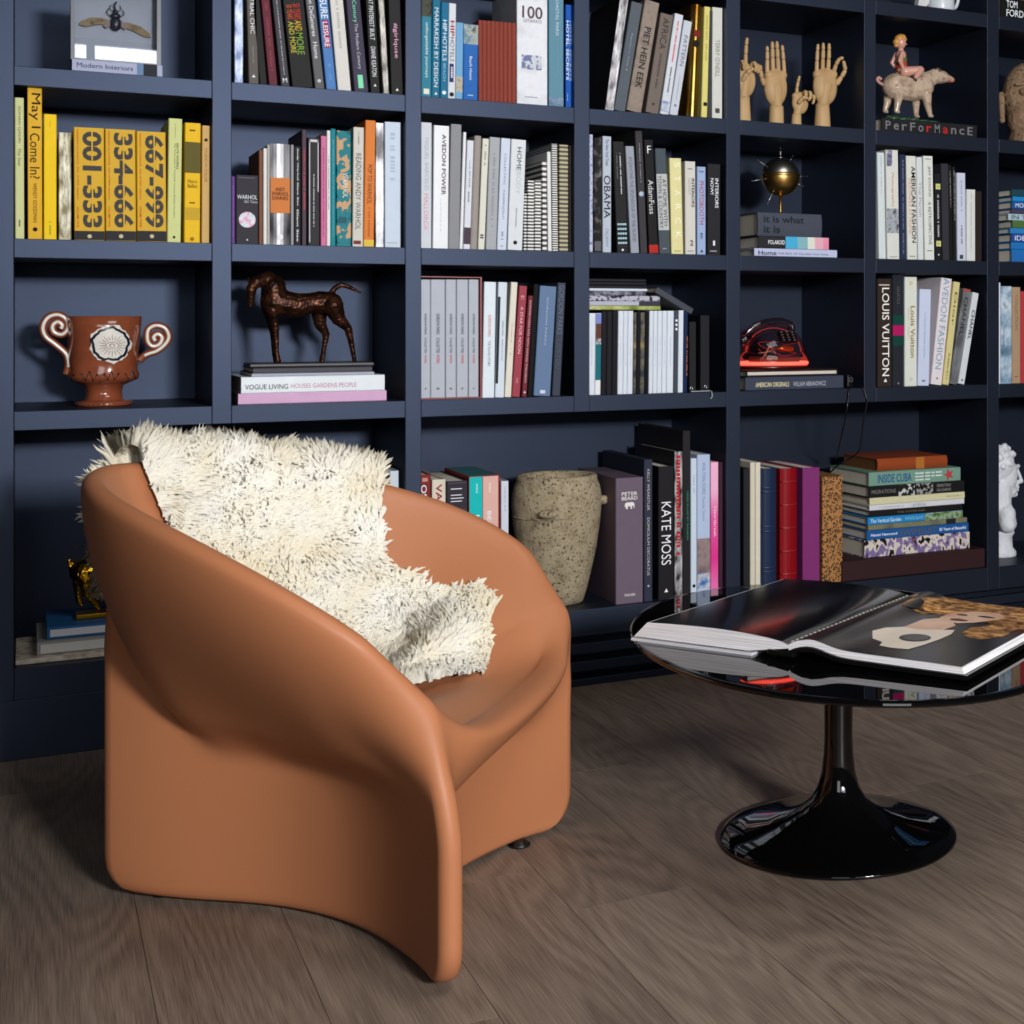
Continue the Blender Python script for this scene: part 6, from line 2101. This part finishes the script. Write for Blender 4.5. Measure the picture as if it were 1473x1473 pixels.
Mesh().lathe([(0.020, 0), (0.021, 0.002), (0.012, 0.0045), (0.005, 0.007), (0.0042, 0.012), (0.0042, cz - R + 0.004)], 28).build('stand', GOLD, root, True)
Mesh().lathe([(0.010, 0), (0.0105, 0.003), (0.004, 0.004), (0.0035, 0.016), (0.006, 0.018), (0.0035, 0.020), (0.0012, 0.030), (0.0006, 0.040)], 20, (0, 0, cz + R - 0.002)).build('finial', SMK, root, True)
for (ex, ey, dy) in ((372, 848, -0.01), (448, 960, -0.012), (418, 1015, -0.02), (225, 1110, -0.02), (150, 985, -0.01), (190, 870, 0.0)):
    t = v(ex, ey) - Vector((c.x, GLY, c.z)) + Vector((0, dy, 0))
    t2 = t.normalized()
    p0 = t2 * R * 0.95 + Vector((0, 0, cz)); p1 = t + Vector((0, 0, cz))
    if t.length < R * 1.12:
        p1 = t2 * R * 1.25 + Vector((0, 0, cz))
    m = Mesh().tube([p0, p0.lerp(p1, 0.35), p1], [0.0022, 0.0016, 0.0008], 8).ellipsoid(p1, (0.0016,) * 3, 10, 8)
    m.build('antenna', SMK, root, True)

# ---- child riding a pig
PGY = D + 0.085
v = View(1230, 0, 3.778, PGY)
o = v(300, 655)
root = thing('pig_figurine', 'glazed ceramic pig figurine with a small rider', 'figurine', (o.x, PGY, pig_z))
zo = v(300, 668).z
pt = lambda x, y, d=0.0: Vector((v(x, y).x - o.x, d, v(x, y).z - zo))
k = v.k
PIGM = photo(((150, 126, 110), (186, 164, 142), (196, 176, 156), (160, 120, 108)), 40, 0.16, name='glazed_pig')
PIGM.node_tree.nodes['Principled BSDF'].inputs['Coat Weight'].default_value = 0.6
m = Mesh()
m.capsule(pt(215, 470), pt(300, 485), 72 * k, 68 * k).capsule(pt(300, 485), pt(365, 470), 68 * k, 66 * k)
m.capsule(pt(385, 440), pt(430, 415), 52 * k, 42 * k).capsule(pt(430, 415), pt(475, 418), 44 * k, 36 * k).capsule(pt(475, 418), pt(522, 432), 34 * k, 17 * k)
for (x, y, dx, d, f) in ((370, 530, 14, -0.016, (392, 628)), (350, 530, 0, 0.022, (352, 622)), (222, 520, 0, -0.018, (208, 605)), (205, 520, 0, 0.022, (182, 595))):
    m.capsule(pt(x, y - 20, d), pt((x + f[0]) / 2, (y + f[1]) / 2, d), 34 * k, 20 * k).capsule(pt((x + f[0]) / 2, (y + f[1]) / 2, d), pt(*f, d), 20 * k, 14 * k).capsule(pt(*f, d), pt(f[0] + 12, f[1] + 6, d), 14 * k, 9 * k)
blob('pig_body', m, 0.0016, PIGM, root, 4, 0.5)
m = Mesh().ellipsoid(pt(524, 432), (0.009, 0.009, 0.010)).capsule(pt(505, 430), pt(528, 434), 20 * k, 15 * k)
m.build('snout', paint((196, 96, 76), 0.15, coat=0.5, name='snout_glaze'), root, True)
for d in (-0.014, 0.014):
    Mesh().ellipsoid(pt(440, 388, d), (22 * k, 0.006, 16 * k), rot=Matrix.Rotation(0.5, 3, 'Y')).build('ear', paint((104, 84, 62), 0.2, coat=0.4, name='ear_glaze'), root, True)
    Mesh().ellipsoid(pt(468, 408, d * 1.35), (0.0026, 0.002, 0.0026), 10, 8).build('eye', paint((20, 16, 14), 0.2, name='eye_glaze'), root, True)
Mesh().tube(spline([pt(150, 460), pt(128, 445), pt(120, 430), pt(130, 420), pt(142, 432)], 5), 9 * k, 8).build('tail', paint((190, 140, 130), 0.2, coat=0.4, name='tail_glaze'), root, True)
FLESH = paint((204, 152, 138), 0.16, coat=0.5, name='rider_glaze')
m = Mesh().ellipsoid(pt(247, 232), (31 * k, 31 * k, 36 * k)).capsule(pt(248, 262), pt(250, 290), 15 * k, 18 * k)
for d in (-0.020, 0.020):
    m.capsule(pt(240, 292, d * 0.9), pt(222, 335, d * 1.15), 15 * k, 13 * k).capsule(pt(222, 335, d * 1.15), pt(248, 378, d * 0.8), 13 * k, 11 * k)
    m.capsule(pt(258, 392, d * 0.7), pt(325, 388, d * 1.5), 28 * k, 24 * k).capsule(pt(325, 388, d * 1.6), pt(295, 425, d * 2.0), 22 * k, 15 * k)
m.capsule(pt(273, 238), pt(281, 240), 6 * k, 4 * k).capsule(pt(250, 300), pt(252, 370), 30 * k, 30 * k)
blob('rider', m, 0.0014, FLESH, root, 3, 0.5)
Mesh().lathe([(31 * k, 0), (33 * k, 0.01), (29 * k, 0.03), (25 * k, 0.045), (22 * k, 0.050)], 24, pt(252, 378)).build('tunic', paint((172, 70, 52), 0.18, coat=0.5, name='red_glaze'), root, True)
Mesh().lathe([(30.5 * k, 0), (30 * k, 0.010), (26.5 * k, 0.026), (23 * k, 0.030)], 24, pt(253, 338)).build('tunic_top', paint((104, 110, 60), 0.18, coat=0.5, name='green_glaze'), root, True)
m = Mesh()
for (x, y, r) in ((238, 212, 26), (256, 206, 22), (222, 228, 18), (268, 214, 14), (222, 246, 12), (246, 202, 20)):
    m.ellipsoid(pt(x, y), (r * k, r * k * 1.2, r * k), 12, 8)
blob('hair', m, 0.0016, paint((206, 150, 80), 0.18, coat=0.5, name='blond_glaze'), root, 2, 0.4)
for d in (-0.030, 0.030):
    Mesh().capsule(pt(292, 425, d), pt(300, 442, d), 12 * k, 9 * k).build('boot', paint((40, 34, 36), 0.2, coat=0.5, name='boot_glaze'), root, True)
m = Mesh()
a = pt(165, 640); b = pt(440, 660)
for i in range(5):
    m.ellipsoid((a.x + (b.x - a.x) * (0.12 + 0.19 * i), 0, 0.006), (0.030, 0.034, 0.013 - 0.0018 * i))
blob('grass_base', m, 0.0022, paint((34, 78, 48), 0.2, coat=0.5, grain=0.2, name='green_base_glaze'), root, 2, 0.4)
o2 = root.children

# ---- neon telephone
PHY = D + 0.125
v = View(1040, 370, 5.457, PHY)
c = v(395, 880)
root = thing('neon_phone', 'clear plastic push-button phone with glowing red neon tube', 'telephone', (c.x, PHY, phone_z))
k = v.k
RX = 300 * k; RY = 0.085; HZ = (880 - 530) * k


def oval(prof, n=48, mx=1.0):
    V = []; F = []
    for (s_, z_) in prof:
        for j in range(n):
            a = 2 * math.pi * j / n
            V.append((RX * s_ * math.cos(a), RY * s_ * math.sin(a), z_))
    for q in range(len(prof) - 1):
        for j in range(n):
            F.append((q * n + j, q * n + (j + 1) % n, (q + 1) * n + (j + 1) % n, (q + 1) * n + j))
    F.append(tuple(range(n - 1, -1, -1))); F.append(tuple((len(prof) - 1) * n + j for j in range(n)))
    return mesh_from(V, F, True)


obj('base', oval([(0.95, 0.0), (1.0, 0.003), (1.0, 0.008), (0.94, 0.010)]), paint((60, 16, 18), 0.25, coat=0.3, name='base_plastic'), root)
dome = [(1.0, 0.010), (1.0, 0.022), (0.985, 0.030)] + [(0.93 * math.cos(a), 0.032 + (HZ - 0.032) * math.sin(a)) for a in [math.radians(4 + 84 * i / 14) for i in range(15)]]
obj('dome', oval(dome), clear_plastic((226, 208, 210), 0.03, 0.06, edge=0.14), root)
neon = [(RX * 0.93 * math.cos(2 * math.pi * j / 40), RY * 0.93 * math.sin(2 * math.pi * j / 40), 0.0165) for j in range(40)]
Mesh().tube(neon, 0.0055, 10, True).build('neon_tube', glow((255, 84, 68), 4.0, 'neon_red'), root, True)
Mesh().bevel_box(-RX * 0.55, RX * 0.62, -RY * 0.45, RY * 0.5, 0.012, 0.036, 0.004).build('circuit_tray', paint((110, 70, 60), 0.3, coat=0.3, name='tray_plastic'), root)
rot = Matrix.Rotation(math.radians(-38), 4, 'X')
kp = obj('keypad', Mesh().bevel_box(-0.030, 0.030, -0.004, 0.004, -0.020, 0.020, 0.0025).me(), paint((16, 16, 17), 0.3, name='keypad_black'), root, (RX * 0.22, -RY * 0.50, HZ * 0.70), (math.radians(-38), 0, 0))
key = Mesh().bevel_box(-0.0065, 0.0065, -0.0026, 0.0, -0.0035, 0.0035, 0.001).me()
key.materials.append(paint((40, 40, 42), 0.25, name='key_cap'))
dot = Mesh().box(-0.0016, 0.0016, -0.0030, -0.0026, -0.0009, 0.0009).me()
dot.materials.append(paint((226, 226, 226), 0.4, name='key_print'))
for i in range(4):
    for j in range(3):
        ko = obj('key', key, None, kp, (-0.018 + 0.018 * j, -0.004, 0.0145 - 0.0097 * i))
        # the digit mark belongs to the same key
m = Mesh()
for i in range(4):
    for j in range(3):
        x, z_ = -0.018 + 0.018 * j, 0.0145 - 0.0097 * i
        m.box(x - 0.0022, x + 0.0022, -0.0070, -0.0066, z_ - 0.0010, z_ + 0.0010)
m.build('key_marks', paint((226, 226, 226), 0.4, name='key_print'), kp)
Mesh().ellipsoid((RX * 0.2, -RY * 0.4, HZ * 0.45), (0.030, 0.012, 0.010)).build('bell', paint((206, 104, 50), 0.2, 0.6, name='copper_bell'), root, True)
m = Mesh()
P = spline([(-RX * 0.98, -0.02, HZ * 0.72), (-RX * 0.6, -0.03, HZ * 0.98), (0, -0.032, HZ * 1.07), (RX * 0.42, -0.03, HZ * 0.98)], 6)
m.tube(P, 0.010, 12).ellipsoid((-RX * 0.92, -0.02, HZ * 0.66), (0.024, 0.024, 0.020)).ellipsoid((RX * 0.40, -0.028, HZ * 0.90), (0.012, 0.018, 0.014))
blob('handset', m, 0.003, clear_plastic((206, 196, 202), 0.10, 0.05, 'clear_handset', 0.3), root, 4, 0.5)
cw = random.Random(5)
for i in range(5):
    P = spline([(cw.uniform(-RX * 0.6, RX * 0.5), -RY * cw.uniform(0.1, 0.6), cw.uniform(0.03, HZ * 0.6)) for _ in range(4)], 6)
    Mesh().tube(P, 0.0010, 5).build('wire', paint(((206, 40, 36), (226, 190, 150), (30, 30, 34))[i % 3], 0.4, name='wire'), root, True)

# ---- power adapter and its two flexes
AY = D + 0.02
a = at(1221, 551, AY)
root = thing('power_adapter', 'small black plug adapter beside phone books', 'adapter', (a.x, AY, ZC))
BP = paint((16, 16, 18), 0.25, name='black_plastic')
m = Mesh().bevel_box(-0.009, 0.009, -0.008, 0.010, 0.0006, 0.040, 0.003)
m.build('adapter_body', BP, root)
Mesh().tube([(-0.004, -0.0105, 0.031), (0.0065, -0.0105, 0.031), (0.0065, -0.0105, 0.020), (-0.004, -0.0105, 0.020)], 0.0008, 5, True).build('adapter_rim', paint((140, 140, 146), 0.3, name='rim_print'), root)
p = [at(1221, 562, D - 0.006), at(1220, 575, D - 0.008), at(1217, 595, D - 0.004), at(1211, 625, D + 0.06), at(1205, 650, D + 0.17), at(1203, 660, D + 0.25)]
o = Mesh().tube(spline([Vector((a.x, AY - 0.006, ZC + 0.012))] + p, 6), 0.0024, 6).build('power_flex', BP, smooth=True)
tag(o, 'thin black flex hanging straight from the plug adapter', 'cable')
p = [at(1234, 560, D + 0.05), at(1240, 560, D + 0.004), at(1245, 568, D - 0.006), at(1247, 580, D - 0.008), at(1243, 600, D - 0.002), at(1239, 630, D + 0.02), at(1236, 648, D + 0.03), at(1222, 660, D + 0.06), at(1207, 668, D + 0.08), at(1194, 680, D + 0.13)]
p[0].z = ZC + 0.004; p[1].z = ZC + 0.003
o = Mesh().tube(spline(p, 6), 0.0024, 6).build('power_flex', BP, smooth=True)
tag(o, 'thin black flex looping down onto the book stack', 'cable')

# ---- rough stone pot
PTY = D + 0.140
c = at(801, 860, PTY)
root = thing('stone_pot', 'weathered sandstone pot with small lug handles', 'pot', (c.x, PTY, ZD))
SAND = stone(((112, 98, 76), (148, 134, 108), (168, 154, 128), (136, 120, 94)), 26, 0.7, 0.95, 140, 'sandstone')
pp = [(0.066, 0.0), (0.073, 0.004), (0.084, 0.04), (0.098, 0.10), (0.110, 0.16), (0.119, 0.22), (0.1235, 0.27), (0.123, 0.30), (0.118, 0.325), (0.111, 0.343), (0.1115, 0.352), (0.106, 0.357), (0.094, 0.356), (0.086, 0.346), (0.090, 0.31), (0.098, 0.22), (0.07, 0.03), (0.02, 0.025)]
Mesh().lathe(pp, 64, wob=lambda a, z: 0.008 * math.sin(2 * a + 1) + 0.004 * math.sin(7 * a + z * 30)).build('pot_body', SAND, root, True)
for (ang, zz, sx) in ((-18, 0.282, 0.019), (-118, 0.262, 0.028), (100, 0.27, 0.02)):
    a = math.radians(ang)
    m = Mesh()
    m.ellipsoid((0.128 * math.cos(a), 0.128 * math.sin(a), zz), (sx, 0.015, 0.013))
    m.build('lug_handle', SAND, root, True)
m = Mesh().tube([(0.1235 * math.cos(t), 0.1235 * math.sin(t), 0.247 + 0.002 * math.sin(3 * t)) for t in [math.radians(-185 + 8 * i) for i in range(13)]], 0.0022, 6)
m.build('incised_ridge', SAND, root, True)

# ---- gold animal
AYY = D + 0.17
v = View(0, 580, 2.779, AYY)
c = v(430, 850)
root = thing('gold_animal', 'small shiny gold animal statuette on a plinth', 'statuette', (c.x, AYY, gold_z))
k = v.k
zo = v(430, 862).z
pt = lambda x, y, d=0.0: Vector((v(x, y).x - c.x, d, v(x, y).z - zo))
m = Mesh().capsule(pt(345, 690), pt(430, 705), 58 * k, 52 * k).capsule(pt(430, 705), pt(520, 690), 52 * k, 54 * k).capsule(pt(530, 670), pt(585, 640), 40 * k, 34 * k).capsule(pt(585, 640), pt(620, 665), 32 * k, 20 * k)
for (x, f, d) in ((345, ((350, 775), (385, 818)), -0.014), (325, ((315, 765), (318, 812)), 0.016), (515, ((520, 770), (530, 818)), -0.014), (535, ((545, 770), (560, 815)), 0.016)):
    m.capsule(pt(x, 715, d), pt(*f[0], d), 34 * k, 18 * k).capsule(pt(*f[0], d), pt(*f[1], d), 17 * k, 12 * k).capsule(pt(*f[1], d), pt(f[1][0] + 8, f[1][1] + 10, d), 12 * k, 10 * k)
m.tube(spline([pt(300, 670), pt(280, 645), pt(275, 640), pt(282, 690), pt(286, 715)], 4), 6 * k, 8)
GLD = paint((226, 168, 44), 0.2, 1.0, name='polished_gold')
blob('animal', m, 0.0022, GLD, root, 3, 0.5, (0.0012, 220))
a = pt(300, 862); b = pt(600, 862)
Mesh().bevel_box(a.x, b.x, -0.030, 0.030, 0.0, 0.013, 0.003).build('plinth', GLD, root)

# ---- white plaster bust (profile to the right)
BSY = D + 0.17
v = View(1180, 570, 4.751, BSY)
c = v(1235, 1100)
root = thing('plaster_bust', 'white plaster bust in profile facing right', 'bust', (c.x, BSY, ZD))
k = v.k
zo = v(1235, 1104).z
pt = lambda x, y, d=0.0: Vector((v(x, y).x - c.x, d, max(0.0, v(x, y).z - zo)))
PLA = stone(((196, 200, 208), (214, 218, 226), (222, 226, 232)), 30, 0.15, 0.7, None, 'plaster')
m = Mesh()
m.ellipsoid(pt(1222, 478), (118 * k, 98 * k, 138 * k)).ellipsoid(pt(1262, 560), (96 * k, 80 * k, 128 * k)).capsule(pt(1262, 600), pt(1300, 655), 70 * k, 48 * k)
m.capsule(pt(1338, 500), pt(1376, 596), 15 * k, 15 * k, 8).capsule(pt(1345, 602), pt(1362, 604), 20 * k, 13 * k, 8)
m.capsule(pt(1336, 634), pt(1352, 636), 18 * k, 12 * k, 8).capsule(pt(1332, 654), pt(1348, 656), 18 * k, 11 * k, 8).capsule(pt(1306, 682), pt(1330, 684), 30 * k, 22 * k)
for s_ in (-1, 1):
    m.capsule(pt(1290, 505, s_ * 52 * k), pt(1340, 490, s_ * 22 * k), 18 * k, 16 * k)
m.capsule(pt(1228, 620), pt(1225, 790), 82 * k, 88 * k).capsule(pt(1250, 800), pt(1272, 880), 78 * k, 76 * k)
for s_ in (-1, 1):
    m.capsule(pt(1235, 810, s_ * 60 * k), pt(1215, 880, s_ * 110 * k), 70 * k, 60 * k)
for (x, y, d_, r) in ((1200, 362, 0, 30), (1244, 356, -26, 26), (1284, 376, 6, 26), (1306, 410, -24, 22), (1180, 430, -74, 34), (1226, 410, -76, 28), (1150, 500, -66, 36), (1196, 486, -92, 24), (1170, 580, -62, 30), (1280, 400, -56, 22), (1240, 470, -92, 22)):
    m.ellipsoid(pt(x, y, d_ * k), (r * k,) * 3, 12, 8)
blob('head', m, 0.0024, PLA, root, 4, 0.5, (0.0010, 140), True)
Mesh().lathe([(112 * k, 0.0), (118 * k, 0.004), (116 * k, 0.016), (92 * k, 0.030), (88 * k, (1100 - 960) * k), (104 * k, (1100 - 935) * k), (100 * k, (1100 - 915) * k)], 40, (-0.004, 0, 0)).build('socle', PLA, root, True)

# ---- carved stone head at the right edge
SHY = D + 0.165
v = View(1230, 0, 3.778, SHY)
c = v(925, 760)
root = thing('stone_sculpture', 'brown carved stone head with closed eyes', 'sculpture', (c.x, SHY, ZA))
k = v.k
zo = v(925, 762).z
pt = lambda x, y, d=0.0: Vector((v(x, y).x - c.x, d, max(0.0, v(x, y).z - zo)))
BRN = stone(((96, 76, 58), (132, 106, 82), (150, 124, 98)), 18, 0.5, 0.8, 110, 'brown_stone')
m = Mesh().ellipsoid(pt(925, 480), (138 * k, 120 * k, 190 * k)).ellipsoid(pt(925, 600), (112 * k, 104 * k, 130 * k)).capsule(pt(925, 690), pt(925, 750), 92 * k, 110 * k)
m.capsule(pt(925, 470, -118 * k), pt(925, 575, -138 * k), 15 * k, 24 * k)
for s_ in (-1, 1):
    m.capsule(pt(925 + s_ * 24, 418, -112 * k), pt(925 + s_ * 96, 425, -84 * k), 10 * k, 9 * k)
    m.ellipsoid(pt(925 + s_ * 58, 468, -98 * k), (38 * k, 20 * k, 20 * k))
    m.capsule(pt(925 + s_ * 130, 470, 0), pt(925 + s_ * 126, 610, 0), 20 * k, 17 * k)
m.capsule(pt(895, 622, -108 * k), pt(955, 622, -108 * k), 13 * k, 13 * k).capsule(pt(900, 642, -102 * k), pt(950, 642, -102 * k), 14 * k, 14 * k)
blob('carved_head', m, 0.0035, BRN, root, 2, 0.5, (0.0015, 90), True)

# ---- mug and small red-white box on the highest shelf in view
MY = D + 0.06
v = View(1230, 0, 3.778, MY)
c = v(463, 60)
r = 78 * v.k
root = thing('white_mug', 'plain white mug cut by the picture top', 'mug', (c.x, MY, ZT))
CER = paint((206, 214, 222), 0.2, coat=0.4, name='white_ceramic')
Mesh().lathe([(r * 0.90, 0), (r * 0.97, 0.003), (r, 0.01), (r, 0.098), (r * 0.96, 0.1), (r * 0.92, 0.098), (r * 0.92, 0.008), (r * 0.3, 0.006)], 40).build('mug_body', CER, root, True)
Mesh().tube(spline([(r * 0.97, 0, 0.082), (r * 1.35, 0, 0.08), (r * 1.5, 0, 0.05), (r * 1.3, 0, 0.024), (r * 0.97, 0, 0.02)], 5), 0.006, 8).build('mug_handle', CER, root, True)
c = v(345, 40)
root = thing('small_carton', 'small white carton with a red corner beside mug', 'carton', (c.x, MY - 0.01, ZT))
Mesh().poly([(-0.018, 0.0), (0.020, 0.0), (0.030, 0.045), (-0.006, 0.060)], -0.012, 0.012).build('carton_body', paint((206, 208, 212), 0.4, name='carton_white'), root)
Mesh().poly([(0.004, 0.0005), (0.0195, 0.0005), (0.023, 0.017)], -0.0126, -0.012).build('red_corner', paint((170, 40, 40), 0.4, name='carton_red'), root)
bpy.data.scenes.remove(WORK)
print('LABELS', len(LABELS), 'OBJECTS', len(bpy.data.objects))
